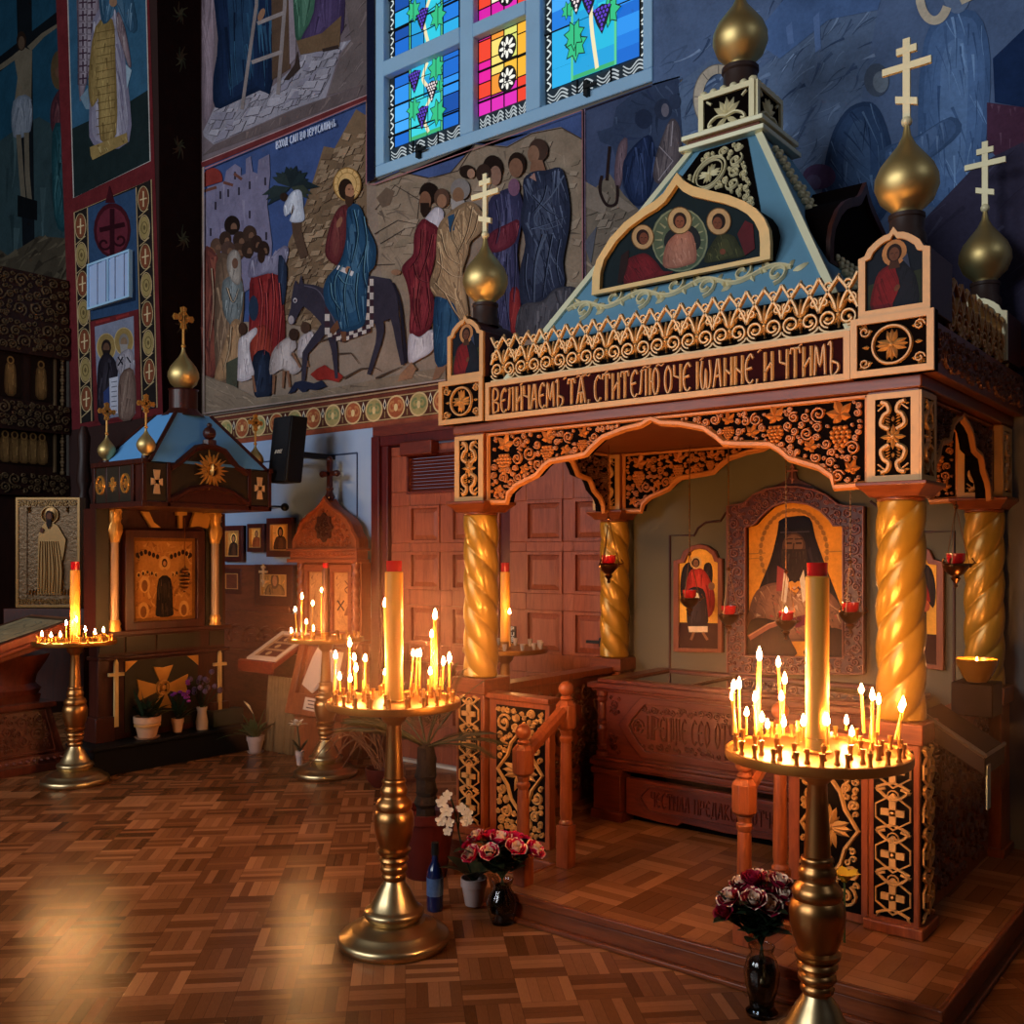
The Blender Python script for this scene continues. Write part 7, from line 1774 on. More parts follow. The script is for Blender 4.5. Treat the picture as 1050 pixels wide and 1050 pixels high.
for y in (4.86,): g.box(-9.9, -9.86, y - .008, y + .008, 2.45, 3.9)
g.build('beaded_post', M['screen_gilt'], sc)
# dark carved newel column by the screen
g = MB(); p = at(86, 480, Y=4.6); g.lathe([(.06, 1.3), (.05, 1.6), (.065, 1.7), (.045, 1.8), (.06, 2.1), (.04, 2.2), (.07, 2.3), (.05, 2.5), (.06, 2.7), (.03, 2.8)], (p.x, p.y, 0), 14); g.box(p.x - .08, p.x + .08, p.y - .08, p.y + .08, 0, 1.3)
tag(g.build('carved_post', M['screen']), 'dark turned wooden post between the icon screen and the shrine', 'post')

# silver-covered icon facing the nave
M['riza'] = simple('silver_gilt_cover', '4c3412', .35, .5, .5, .25, 10, .5, 40)
M['riza_p'] = simple('silver_gilt_pale', '7a5a2c', .32, .5, .5, .2, 10)
a, b = at(17, 510, Y=4.33), at(83, 509, Y=4.33)
def tilt(u, v, w):   # u 0..1 across, v 0..1 up, w out; panel turned towards the nave
    A = Vector(ray(17, 570)) * 8.25; B = Vector(ray(83, 570)) * 8.25; d = B - A; nrm = Vector((d.y, -d.x, 0)).normalized()
    p = A + d * u + nrm * w; z0, z1 = 1.6 - 53 / F_ * 8.25, 1.6 + 60 / F_ * 8.25
    return (p.x, p.y, z0 + (z1 - z0) * v)
ri = thing('icon', 'tall icon of a standing saint in an embossed silver-gilt cover at the far left', 'icon', tilt(.5, 0, 0))
g = MB(); g.prism([(0, 0), (1, 0), (1, 1), (0, 1)], tilt, -.09, 0); g.ringprism([(0, 0), (1, 0), (1, 1), (0, 1)], [(.045, .025), (.955, .025), (.955, .975), (.045, .975)], tilt, 0, .02); g.build('frame', M['riza_p'], ri, bevel=.003)
g = MB(); g.ringprism([(.045, .025), (.955, .025), (.955, .975), (.045, .975)], [(.17, .09), (.83, .09), (.83, .91), (.17, .91)], tilt, 0, .012)
g.prism([(.17, .09), (.83, .09), (.83, .91), (.17, .91)], tilt, 0, .003); g.build('embossed_ground', M['riza'], ri)
g = MB(); sh_ = lambda u, v, w: tilt(u, v, w + .003)
body = [(.34, .12), (.72, .12), (.72, .40), (.76, .52), (.78, .62), (.66, .74), (.55, .78), (.44, .76), (.36, .66), (.35, .45)]
g.prism(body, sh_, 0, .02)
for k in range(9): u = .37 + k * .042; g.ridge(lambda a, b, w: tilt(a, b, w + .022), smooth([(u, .13), (u + .01 * (k % 3), .35), (u + .02 - .008 * k, .6)], 5), .012, .012)
g.ridge(sh_, circ(.53, .84, .13, 24, ry=.075) + [(.66, .84)], .02, .02); g.dome(sh_, .53, .84, .11, .01, n=16)
scrollfill(g, lambda a, b, w: tilt(a, b, w + .012), [(.05, .03), (.95, .03), (.95, .08), (.05, .08)], .008, .03, 3, .012, .012); scrollfill(g, lambda a, b, w: tilt(a, b, w + .012), [(.05, .92), (.95, .92), (.95, .97), (.05, .97)], .008, .03, 4, .012, .012)
for k in range(12): u = .2 + k * .055; g.leaf(sh_, u, .11, .06, .018, 1.2 + .1 * (k % 3), .02)
for s in (.2, .8): vineleaf(g, sh_, s, .88, .05, 1.0, .02)
g.build('relief_figure', M['riza_p'], ri, sharp=60)
P = Paint(lambda u, v, k: tilt(u, v, .034 + k * .0002), 1.0); P.ell('2a1812', .53, .83, .055, .05); P.ell('5c3a28', .53, .825, .035, .034); P.poly('1c1210', [(.49, .80), (.57, .80), (.56, .74), (.52, .71), (.49, .75)]); P.ell('4a2c1e', .42, .70, .03, .025); P.build('painted_face', M['icon_paint'], ri)
g = MB(); g.prism([(-.15, -.9), (1.1, -.9), (1.1, -.005), (-.15, -.005)], lambda u, v, w: tilt(u, v * .94, w), -.3, .06); tag(g.build('icon_stand', M['sh_wood'], bevel=.006), 'dark wooden stand under the silver-gilt icon', 'stand')

# carved lectern with a slanted icon case
lc = thing('carved_lectern', 'carved reddish wooden lectern with a slanted framed icon, cut by the frame edge', 'lectern', (-7.60, 3.38, 0))
LCX, LCY = -7.60, 3.38
M['lect'] = wood('lectern_wood', '4a1c10', '7a3620', .4, (8, 8, 1.4), .25)
def frus(g, x, y, a, b, z0, z1): g.add([(x + sx * a, y + sy * a, z0) for sx, sy in ((-1, -1), (1, -1), (1, 1), (-1, 1))] + [(x + sx * b, y + sy * b, z1) for sx, sy in ((-1, -1), (1, -1), (1, 1), (-1, 1))], [(k, (k + 1) % 4, 4 + (k + 1) % 4, 4 + k) for k in range(4)] + [(0, 3, 2, 1), (4, 5, 6, 7)])
g = MB(); frus(g, LCX, LCY, .34, .34, 0, .06); frus(g, LCX, LCY, .33, .30, .06, .12); frus(g, LCX, LCY, .29, .22, .12, .46); frus(g, LCX, LCY, .25, .25, .46, .50); g.build('pedestal', M['lect'], lc, bevel=.005)
g = MB(); 
for fr, sgn in ((lambda u, v, w: (LCX + u, LCY - .29 + (v - .12) * .2 - w - .002, v), 0), (lambda u, v, w: (LCX + .29 - (v - .12) * .2 + w + .002, LCY + u, v), 1)):
    scrollfill(g, fr, [(-.2, .16), (.2, .16), (.16, .43), (-.16, .43)], .014, .05, 5 + sgn, .012, .012); g.ridge(fr, [(-.22, .14), (.22, .14), (.17, .445), (-.17, .445), (-.22, .14)], .016, .012)
    for k in range(11): g.dome(lambda u, v, w: (fr(u, .12, w)[0], fr(u, .12, w)[1], v), -.25 + k * .05, .09, .014, .06)
g.build('carving', M['lect'], lc, sharp=60)
g = MB(); frus(g, LCX, LCY, .16, .17, .50, .56); g.lathe([(.2, .56), (.22, .60), (.18, .64), (.19, .70), (.25, .80), (.28, .86)], (LCX, LCY, 0), 24, rf=lambda a, z: 1 + .05 * sin(a * 8)); g.build('carved_capital', M['lect'], lc, sharp=50)
def lt(u, v, w): return (LCX - .38 + .76 * u, LCY - .34 + .70 * v, .90 + v * .20 + w)
g = MB(); g.box(0, 1, 0, 1, -.03, .03, 0, lt); g.box(-.03, 1.03, -.03, 1.03, -.06, -.03, 0, lt); g.box(.04, .96, .05, .95, -.11, -.06, 0, lt); g.build('slanted_desk', M['lect'], lc, bevel=.006)
P = Paint(lambda u, v, k: lt(u, v, .032 + k * .00006), 1.1); P.poly('3a2c20', [(.05, .06), (.95, .06), (.95, .94), (.05, .94)]); P.poly('8a7a5c', [(.10, .12), (.9, .12), (.9, .88), (.1, .88)]); P.strokes([(.12, .14), (.88, .14), (.88, .86), (.12, .86)], ['5c5440', 'a89a7a', '3c4a48'], 50, .2, .02, .6, 3, 1.4); P.build('icon_print', M['icon_paint'], lc)
# icons on the wall right of the shrine
def wall_icon(x0, y0, x1, y1, Y, label, hood='1c1210', bg='8a5a2c', robe='2c1812', halo='c08c4c', thick=.05, frame='icon_frame', bright=.0, inset=.16, sidegilt=None):
    A, B = at(x0, y0, Y=Y), at(x1, y1, Y=Y); ux0, ux1, z0, z1 = A.x, B.x, min(A.z, B.z), max(A.z, B.z)
    z1 = at((x0 + x1) / 2, y0, Y=Y).z; z0 = at((x0 + x1) / 2, y1, Y=Y).z
    t = thing('icon', label, 'icon', ((ux0 + ux1) / 2, Y, z0), 'icons on the dark wall beside the shrine')
    e = inset * (ux1 - ux0); o = [(ux0, z0), (ux1, z0), (ux1, z1), (ux0, z1)]; q = [(ux0 + e, z0 + e), (ux1 - e, z0 + e), (ux1 - e, z1 - e), (ux0 + e, z1 - e)]
    g = MB(); g.ringprism(o, q, FY(Y), -thick, 0); g.prism(o, FY(Y), -thick, -.02); g.build('frame', M[frame], t, bevel=.003)
    g = MB(); g.ringprism(q, scale_poly(q, (.9, .92)), FY(Y - .0), -.02, .004); g.build('gilt_slip', M['gilt'], t)
    P = Paint(lambda u, v, k: (u, Y + .018 - k * .00006, v), 2.2); P.poly(bg, q); w, h = ux1 - ux0 - 2 * e, z1 - z0 - 2 * e; cx = (ux0 + ux1) / 2; zt = z1 - e
    P.strokes(q, ['6a4422', 'a87438'], 16, w * .3, w * .05, .9, 2, 1.2)
    P.ell(halo, cx, zt - h * .30, w * .24, w * .25); P.robe(robe, [(cx - w * .36, z0 + e), (cx + w * .36, z0 + e), (cx + w * .30, zt - h * .58), (cx + w * .12, zt - h * .46), (cx - w * .12, zt - h * .46), (cx - w * .3, zt - h * .58)], '120a08', '6a4226', 6, w * .03, 1.5, 3)
    P.ell(hood, cx, zt - h * .3, w * .16, w * .2); P.ell('7c5236', cx, zt - h * .31, w * .09, w * .13)
    P.build('painting', M['icon_paint'], t)
WI = W - .06
wall_icon(228, 539, 248, 576, WI, 'dark icon of a bowed figure on the wall, next to the shrine column', '160e0c', '8a6030', '2a1a12')
wall_icon(253, 537, 270, 566, WI, 'small bright icon of two figures between larger wall icons', '5a3a24', 'b8803c', '7a3a1c')
wall_icon(273, 531, 299, 571, WI - .03, 'icon of a dark-veiled mother and child at the corner of the pale blue wall', '140c0c', 'a8783c', '3a2014')
wall_icon(228, 583, 247, 609, WI, 'lower dark icon of a saint with a pale halo, next to the shrine column', '2a1810', '2c1a12', '1c120e', 'b89058')
wall_icon(261, 579, 300, 621, WI - .03, 'wide embossed metal icon with a small white cross on its left', '4a3420', '7a5a30', '6a4a28', '8a6636')
p = at(270, 590, Y=WI - .08); g = MB(); bar_cross(g, FY(p.y), p.x, p.z - .1, .2, .012, .02); g.box(p.x - .012, p.x + .012, p.y, W - .08, p.z - .06, p.z - .04); tag(g.build('pale_cross', M['pale_cross']), 'small pale cross standing before the wide embossed icon', 'cross')
g = MB(); xa, xb = at(222, 600, Y=W).x, at(302, 600, Y=W).x; g.box(xa, xb, W - .055, W - .013, 1.10, 1.52); tag(g.build('icon_backboard', M['dado'], bevel=.004), 'dark board on the wall behind the small icons', 'board')

# bracket lamp arm and speaker
g = MB(); p = at(292, 520, Y=W - .12); q = at(276, 522, Y=W - .02); g.tube(smooth([(q.x, W - .01, q.z), (q.x + .1, W - .06, q.z + .02), (p.x, p.y, p.z)], 6), .008, 6); g.ball((p.x, p.y, p.z), .035, 12, 8)
tag(g.build('lamp_bracket', M['black']), 'thin black bracket with a round knob on the blue wall', 'bracket')
sp = thing('wall_speaker', 'black loudspeaker tilted on the pale blue wall', 'loudspeaker', (-6.29, 5.1, 2.43))
def spf(u, v, w):   # box tilted forward at the top
    return (-6.29 + u, 5.12 - w + v * .12, 2.445 + v)
g = MB(); g.box(-.125, .105, -.265, .265, .06, .22, 0, lambda a, b, c: spf(a, b, c)); box_ = g.build('cabinet', M['black'], sp, bevel=.012)
M['grille'] = simple('grille', '101218', .7, bump=.4, bscale=300)
g = MB(); g.box(-.115, .095, -.255, .255, .22, .228, 0, lambda a, b, c: spf(a, b, c)); g.build('grille', M['grille'], sp)
g = MB()
for st in text_strokes('BOSE', -.06, .03, -.03, -.005): g.ridge(lambda u, v, w: spf(u + (v + .03) * .4, v, w + .228), st, .007, .002)
g.build('lettering', M['white_paint'], sp)
g = MB(); g.box(-6.36, -6.26, 5.08, W - .01, 2.40, 2.44); g.build('bracket', M['black'], sp)
g = MB(); g.tube([(-6.38, 5.2, 2.42), (-6.95, W - .03, 2.40)], .018, 6); g.build('arm', M['black'], sp)

# onion-topped icon case
M['case'] = wood('icon_case_wood', '66290f', '964a22', .4, (8, 8, 1.4), .3)
M['case_h'] = wood('icon_case_trim', '70301a', '9c4c26', .4, (1.4, 8, 8), .3)
cs = thing('icon_case', 'reddish carved icon case with an onion gable and cross by the blue wall', 'icon case', (-6.06, 5.25, 0))
YC = 5.25; cx = -6.17
g = MB(); g.box(cx - .40, cx + .40, YC + .04, W - .08, .0, .93); g.box(cx - .42, cx + .42, YC, W - .08, .90, .93); lower = g.build('lower_case', M['case'], cs, bevel=.005)
g = MB(); g.prism([(cx - .38, .93), (cx + .38, .93), (cx + .38, 1.545), (cx - .38, 1.545)], FY(YC + .05), -.1, 0); g.build('back_panel', M['case'], cs)
for s in (-1, 1):
    g = MB(); n = 60; g.lathe([(.032, .93 + .615 * k / n) for k in range(n + 1)], (cx + s * .335, YC + .03, 0), 14, rf=lambda a, z: .85 + .25 * abs(cos(1.5 * a + s * z * 45))); g.build('rope_column', M['case'], cs)
g = MB(); g.box(cx - .44, cx + .42, YC - .04, W - .1, 1.545, 1.575); g.box(cx - .42, cx + .40, YC - .02, W - .1, 1.575, 1.64); g.box(cx - .445, cx + .425, YC - .045, W - .1, 1.64, 1.66); cor = g.build('cornice', M['case_h'], cs, bevel=.004)
g = MB()
for k in range(16): g.ridge(FY(YC - .02), circ(cx - .39 + k * .05, 1.60, .018, 8, 0, pi) , .008, .008)
g.build('cornice_carving', M['case_h'], cor, sharp=60)
half = [(.385, 1.66), (.385, 1.72), (.36, 1.76), (.33, 1.79), (.32, 1.83), (.27, 1.89), (.19, 1.94), (.10, 1.98), (.045, 2.02), (.0, 2.07)]
gb = [(cx + x, z) for x, z in half] + [(cx - x, z) for x, z in half[:-1]][::-1]
g = MB(); g.prism(gb, FY(YC), -.12, 0); gbl = g.build('onion_gable', M['case'], cs, bevel=.004)
g = MB(); g.ridge(FY(YC), gb, .035, .02); scrollfill(g, FY(YC), scale_poly(gb, (.85, .85), (cx, 1.72)), .014, .045, 3, .011, .012, avoid=[(cx, 1.83, .12)]); g.build('carving', M['case_h'], gbl, sharp=60)
g = MB(); g.prism([(cx + .095 * cos(a) * (1 + .1 * cos(8 * a)), 1.83 + .11 * sin(a) * (1 + .1 * cos(8 * a))) for a in [k * pi / 24 for k in range(48)]], FY(YC), 0, .02); scrollfill(g, FY(YC - .02), circ(cx, 1.83, .08, 16), .01, .03, 4, .01, .012); g.build('emblem', M['sh_wood'], gbl)
g = MB(); g.lathe([(.03, 2.05), (.045, 2.08), (.03, 2.11), (.025, 2.13), (.035, 2.15), (.02, 2.16)], (cx, YC + .05, 0), 14); fr = FY(YC + .05)
for k in range(4): a = k * pi / 2; L = .085 if k % 2 == 0 else .11; g.prism([(cx + x * cos(a) - y * sin(a), 2.27 + x * sin(a) + y * cos(a)) for x, y in ((0, -.016), (L, -.022), (L + .012, 0), (L, .022), (0, .016))], fr, -.015, .015); g.ball((cx + (L + .005) * cos(a), YC + .05, 2.27 + (L + .005) * sin(a)), .028, 8, 6)
g.build('cross', M['sh_wood'], gbl)
g = MB(); o = [(cx - .29, .95), (cx + .29, .95), (cx + .29, 1.53), (cx - .29, 1.53)]; m0 = cx - .0
for a, b in ((cx - .29, cx - .02), (cx + .02, cx + .29)): g.ringprism([(a, .95), (b, .95), (b, 1.53), (a, 1.53)], [(a + .04, .99), (b - .04, .99), (b - .04, 1.47), (a + .04, 1.47)], FY(YC + .05), 0, .03)
g.build('door_frame', M['case_h'], cs, bevel=.003)
P = Paint(lambda u, v, k: (u, YC + .046 - k * .00006, v), 1.0); P.poly('a86838', o)
for a in (cx - .24, cx + .07): P.poly('b87c48', [(a, 1.0), (a + .17, 1.0), (a + .17, 1.46), (a, 1.46)]); P.strokes([(a, 1.0), (a + .17, 1.0), (a + .17, 1.46), (a, 1.46)], ['8a5028', 'd09458', '5c3018'], 24, .08, .008, 1.2, 3, 1.3)
P.line('3a2014', [(cx + .10, 1.16), (cx + .18, 1.24)], .014); P.line('3a2014', [(cx + .10, 1.24), (cx + .18, 1.16)], .014); P.poly('7a4424', [(cx + .18, 1.12), (cx + .22, 1.20), (cx + .25, 1.12)]); P.line('5c3018', smooth([(cx + .19, 1.40), (cx + .23, 1.36), (cx + .19, 1.33), (cx + .22, 1.30)], 4), .01)
P.build('painted_doors', M['icon_paint'], cs)
# glazed slanting tray holding papers in front of the case
vt = thing('glazed_case', 'slanted wooden tray case with papers under glass below the onion-topped icon case', 'display case', (-6.3, 4.95, .3))
def vf(u, v, w): 
    A = at(293, 742, Y=4.91); B = at(345, 740, Y=4.91)
    return (A.x + (B.x - A.x) * u, 4.91 + .16 * v - w * .9, .36 + .58 * v + w * .25)
g = MB(); g.prism([(0, 0), (1, 0), (1, 1), (0, 1)], vf, -.06, -.03); g.ringprism([(0, 0), (1, 0), (1, 1), (0, 1)], [(.12, .28), (.9, .28), (.9, .92), (.12, .92)], vf, -.03, .015); g.build('frame', M['case'], vt, bevel=.004)
M['paper'] = simple('paper', 'c8a890', .8, var=.06)
g = MB(); g.prism([(.16, .40), (.40, .30), (.62, .48), (.86, .36), (.88, .86), (.32, .90), (.26, .78)], vf, -.028, -.02); g.prism([(.20, .40), (.40, .32), (.74, .76), (.30, .80)], vf, -.02, -.014); g.build('papers', M['paper'], vt)
g = MB(); g.prism([(.36, .08), (.86, .06), (.86, .22), (.36, .24)], vf, .015, .022); sg_ = g.build('notice', M['paper'], vt)
P = Paint(lambda u, v, k: vf(u, v, .0225 + k * .00006), 1.0)
for k, (a, b) in enumerate(((.42, .78), (.44, .74), (.42, .80))): P.line('5c4438', [(a, .20 - k * .045), (b, .19 - k * .045)], .016)
P.build('notice_lines', M['icon_paint'], vt)
g = MB(); g.box(vf(0, 0, 0)[0] + .02, vf(1, 0, 0)[0] - .02, 4.98, 5.06, 0, .45); g.build('leg_board', M['case'], vt)
# small reading desk with photographs, on a cloth-draped stand
rd = thing('reading_desk', 'red wooden reading desk with framed photos over a straw-coloured drape', 'lectern', (-6.85, 5.05, .5))
def rf_(u, v, w): 
    A = at(247, 676, Y=4.93); B = at(280, 678, Y=4.93)
    return (A.x + (B.x - A.x) * u + .12 * v, 4.93 + .33 * v, .72 + .22 * v + w + .02 * v)
M['desk_red'] = wood('desk_red', '5c1a10', '8a3018', .4, (4, 8, 8), .3)
g = MB(); g.box(0, 1, 0, 1, -.04, 0, 0, rf_); g.box(-.03, 1.03, -.05, .0, -.06, .03, 0, rf_); g.build('desk_top', M['desk_red'], rd, bevel=.004)
g = MB(); g.ringprism([(.05, .1), (.95, .1), (.95, .96), (.05, .96)], [(.14, .18), (.86, .18), (.86, .9), (.14, .9)], rf_, 0, .015); g.build('photo_frame', M['paper'], rd)
P = Paint(lambda u, v, k: rf_(u, v, .003 + k * .00006), 1.0); P.poly('a07858', [(.14, .18), (.86, .18), (.86, .9), (.14, .9)])
for k in range(3): P.poly('5c2a1c', [(.24, .24 + k * .22), (.78, .24 + k * .22), (.78, .40 + k * .22), (.24, .40 + k * .22)]); P.ell('b89068', .45, .32 + k * .22, .07, .06)
P.build('photos', M['icon_paint'], rd)
g = MB(); A = rf_(1, 0, 0); g.box(A[0] - .02, A[0] + .22, 5.26, 5.30, .62, .96); fr = FY(5.26)
scrollfill(g, fr, [(A[0] + .0, .64), (A[0] + .20, .64), (A[0] + .20, .94), (A[0] + .0, .94)], .02, .06, 3, .014, .014); g.build('carved_side', M['desk_red'], rd)
M['straw'] = simple('straw_drape', '7a5c38', .8, var=.3, nscale=20)
g = MB(); xa, xb = A[0] - .18, A[0] + .28; n = 60; V = []; Fc = []
for i in range(n + 1):
    u = xa + (xb - xa) * i / n; d = .018 * sin(i * 2.4) + .01 * sin(i * 1.1)
    V += [(u, 5.02 + d * .5, .62), (u, 4.98 + d * 1.3, .02)]
for i in range(n): Fc.append((2 * i, 2 * i + 1, 2 * i + 3, 2 * i + 2))
g.add(V, Fc); dp = g.build('drape', M['straw'], rd, sharp=80); s = dp.modifiers.new('Solidify', 'SOLIDIFY'); s.thickness = .006
# ================================================================ FLOWERS AND PLANTS ON THE FLOOR
M['pot_white'] = simple('white_pot', 'b49c94', .5, var=.06); M['pot_red'] = simple('red_pot', '4a140e', .45, var=.2)
M['white_petal'] = simple('white_petal', 'dccbb4', .5, var=.05); M['stem_green'] = simple('stem_green', '3a4a24', .5, var=.3)
M['rose_pink'] = simple('rose_pink', 'd81c50', .5, var=.15, nscale=30); M['rose_red'] = simple('rose_red', '86102c', .5, var=.15, nscale=30); M['rose_cream'] = simple('rose_cream', 'ecc8ac', .5, var=.05)
M['vase_glass'] = glass('vase_glass', (.80, .74, .68), .03)
M['dark_water'] = simple('dark_water', '0c0f08', .1)
M['bark'] = simple('palm_bark', '1a0f09', .9, var=.5, nscale=20, bump=.6)
# calla lily
c = at(262, 772, Z=0); t = thing('calla_lily', 'white calla lily in a small white pot on the floor by the straw drape', 'potted plant', c); C3 = tuple(c)
pot(t, C3, .068, .14, M['pot_white']); rn = random.Random(4); g = MB()
for k in range(18): blade(g, (C3[0], C3[1], .11), rn.uniform(.14, .30), .03, rn.uniform(0, 6.28), rn.uniform(.2, 1.0), rn.uniform(.0, .35))
for k in range(5): blade(g, (C3[0], C3[1], .11), .34, .008, rn.uniform(2.5, 4.5), .9, .6)
g.build('foliage', M['leaf_mid'], t)
g = MB(); r_ = Vector((C_, S_, 0)); P0 = Vector(C3) + Vector((0, 0, .12)); P1 = P0 - r_ * .02 + Vector((0, 0, .20)); g.tube(smooth([tuple(P0), tuple(P0 + Vector((0, 0, .1))), tuple(P1)], 4), .005, 6); g.build('flower_stem', M['stem_green'], t)
g = MB(); V = []; Fc = []
for i in range(7):
    s = i / 6; q = P1 + Vector((0, 0, .08 * s)) - r_ * (.05 * s)
    for k in range(8): a = 2 * pi * k / 8; rr = .006 + .022 * s ** 1.5; V.append((q.x + rr * cos(a) * 1.0, q.y + rr * sin(a), q.z + rr * .8 * cos(a + 2.4)))
for i in range(6):
    for k in range(8): Fc.append((i * 8 + k, i * 8 + (k + 1) % 8, i * 8 + 8 + (k + 1) % 8, i * 8 + 8 + k))
g.add(V, Fc); g.build('spathe', M['white_petal'], t)
# small white lily in a tiny pot
c = at(307.5, 786, Z=0); C3 = tuple(c); t = thing('potted_lily', 'tiny white pot with an open white lily before the brass stand base', 'potted plant', C3); pot(t, C3, .032, .12, M['pot_white'], False)
g = MB(); top = (C3[0] - .03, C3[1], .30); g.tube(smooth([(C3[0], C3[1], .1), (C3[0] - .01, C3[1], .2), top], 4), .005, 6)
for k in range(4): blade(g, (C3[0], C3[1], .11), .14, .014, k * 1.6, .6, .2)
g.build('stem', M['leaf_dark'], t); g = MB()
for k in range(9): blade(g, top, .085, .02, k * 2 * pi / 9, .55 + .5 * (k % 2), .25)
g.build('blossom', M['white_petal'], t)
# striped cloth bundle on the floor
c = at(296, 768, Z=0); g = MB(); V = []; Fc = []; n = 16
for i in range(n + 1):
    for j in range(7):
        a = pi * j / 6; rr = .055 + .012 * sin(i * 1.7 + j); V.append((c.x - .13 + .26 * i / n, c.y - rr * cos(a), max(.0, rr * 1.7 * sin(a)) + .002))
for i in range(n):
    for j in range(6): Fc.append((i * 7 + j, i * 7 + j + 1, i * 7 + 8 + j, i * 7 + 7 + j))
g.add(V, Fc, 0); g.m = [1 if (k % 6) in (2,) or (k // 6) % 7 == 3 else 0 for k in range(len(g.f))]
M['cloth_white'] = simple('white_cloth', '9498a8', .8); M['cloth_blue'] = simple('blue_cloth', '1c2c5c', .8)
tag(g.build('folded_cloth', [M['cloth_white'], M['cloth_blue']]), 'folded white cloth with blue stripes on the floor by the lily pot', 'cloth')

# palm in a red pot
c = at(437, 897, Z=0); C3 = tuple(c); t = thing('potted_palm', 'spiky palm in a dark red pot between the middle candle stand and parapet', 'potted plant', C3)
g = MB(); g.lathe([(.10, 0), (.105, .02), (.145, .28), (.16, .285), (.162, .33), (.145, .33), (.138, .29), (0, .29)], C3, 28); g.build('pot', M['pot_red'], t)
g = MB(); g.lathe([(.05, .28), (.045, .34), (.06, .36), (.045, .40), (.055, .42), (.045, .48), (.056, .5), (.045, .55), (.05, .58), (.04, .64), (.02, .66)], C3, 14, rf=lambda a, z: 1 + .12 * sin(a * 5 + z * 40)); g.build('trunk', M['bark'], t)
g = MB(); rn = random.Random(11); cr = Vector((C3[0], C3[1], .64))
for k in range(17):
    az = rn.uniform(0, 6.28); L = rn.uniform(.35, .62); el = rn.uniform(.35, 1.35); d = Vector((cos(az) * cos(el), sin(az) * cos(el), sin(el)))
    if k < 4: az = 3.4 + k * .25; el = .6; L = .48; d = Vector((cos(az) * cos(el), sin(az) * cos(el), sin(el)))
    pts = [cr + d * L * s + Vector((0, 0, -.28 * L * s * s)) for s in (0, .2, .4, .6, .8, 1)]; g.tube([tuple(p) for p in pts], [.006, .005, .004, .003, .002, .001], 5)
    sd = d.cross(Vector((0, 0, 1))).normalized()
    for i in range(26):
        s = .2 + .8 * i / 26; p = cr + d * L * s + Vector((0, 0, -.28 * L * s * s)); l = .16 * (1 - s * .55)
        for sg in (-1, 1):
            e = p + sd * sg * l * .75 + d * l * .7 + Vector((0, 0, -.03)); w = Vector((0, 0, .002)); m_ = (p + e) / 2
            g.add([p, m_ + w, e, m_ - w], [(0, 1, 2, 3)])
M['palm_leaf'] = simple('palm_leaf', '2a2814', .5, var=.4); g.build('frond', M['palm_leaf'], t, sharp=80)
# dry fronds lying by the icon-case stand
c = at(392, 806, Z=0); g = MB(); rn = random.Random(3)
for k in range(14):
    az = rn.uniform(1.9, 4.3); L = rn.uniform(.3, .6); b = (c.x + rn.uniform(-.05, .05), c.y + rn.uniform(-.05, .05), .12)
    g.tube(smooth([b, (b[0] + L * .5 * cos(az), b[1] + L * .4 * sin(az), .12 + .22 * L + rn.uniform(.05, .2)), (b[0] + L * cos(az), b[1] + L * .7 * sin(az), .10 + rn.uniform(0, .15))], 5), .0035, 4)
M['dry'] = simple('dry_stems', '7a4c30', .7, var=.3)
t = thing('dry_arrangement', 'bowl of arching dry stems on the floor behind the middle candle stand', 'dried flowers', c); g.build('stem', M['dry'], t, sharp=80)
g = MB(); g.lathe([(0, 0), (.07, 0), (.11, .05), (.12, .13), (.11, .13), (.09, .06), (0, .05)], tuple(c), 22); g.build('bowl', M['pot_red'], t)
# blue bottle
c = at(446, 933, Z=0); C3 = tuple(c); t = thing('bottle', 'dark blue bottle with a pale label beside the middle candle stand base', 'bottle', C3)
M['blue_bottle'] = simple('blue_bottle', '081a44', .15, 0, .7, .1); g = MB(); g.lathe([(0, 0), (.034, 0), (.037, .01), (.037, .165), (.03, .19), (.015, .22), (.013, .28), (.016, .285), (.016, .3), (0, .3)], C3, 24); g.build('glass_body', M['blue_bottle'], t, sharp=50)
g = MB(); g.lathe([(.0378, .07), (.0378, .15)], C3, 24); M['label'] = simple('bottle_label', '42587c', .6, var=.4, nscale=60); lb = g.build('paper_label', M['label'], t)
g = MB(); g.lathe([(.017, .25), (.017, .305), (0, .306)], C3, 16); g.build('cap', M['black'], t)

# white orchid
c = at(486, 930, Z=0); C3 = tuple(c); t = thing('potted_orchid', 'white orchid on a tall dark stem in a pale pot beside the rose vase', 'potted plant', C3)
pot(t, C3, .058, .135, M['pot_white'], False); g = MB(); g.lathe([(.064, .0), (.068, .1), (.075, .145), (.07, .145), (.06, .1), (.055, .01)], C3, 20, rf=lambda a, z: 1 + .07 * sin(a * 6 + z * 30)); g.build('wrapping', M['clear'], t) if 0 else None
def dep_pt(px, py, dep): return Vector(ray(px, py)) * dep + Vector((0, 0, H_))
D0 = -S_ * c.x + C_ * c.y
g = MB(); A = Vector(C3) + Vector((0, 0, .12)); pts = [tuple(A), tuple(dep_pt(474, 870, D0)), tuple(dep_pt(467, 835, D0)), tuple(dep_pt(462, 818, D0)), tuple(dep_pt(457, 812, D0))]; g.tube(smooth(pts, 5), .004, 6)
pts2 = [tuple(dep_pt(470, 850, D0)), tuple(dep_pt(472, 828, D0)), tuple(dep_pt(476, 824, D0)), tuple(dep_pt(481, 830, D0))]; g.tube(smooth(pts2, 5), .003, 6)
for k in range(6): blade(g, (C3[0], C3[1], .12), .2, .035, k * 1.05, .8, .3)
g.build('stem', M['leaf_dark'], t)
rn = random.Random(6); toc = Vector((S_, -C_, 0)); rt = Vector((C_, S_, 0)); up = Vector((0, 0, 1))
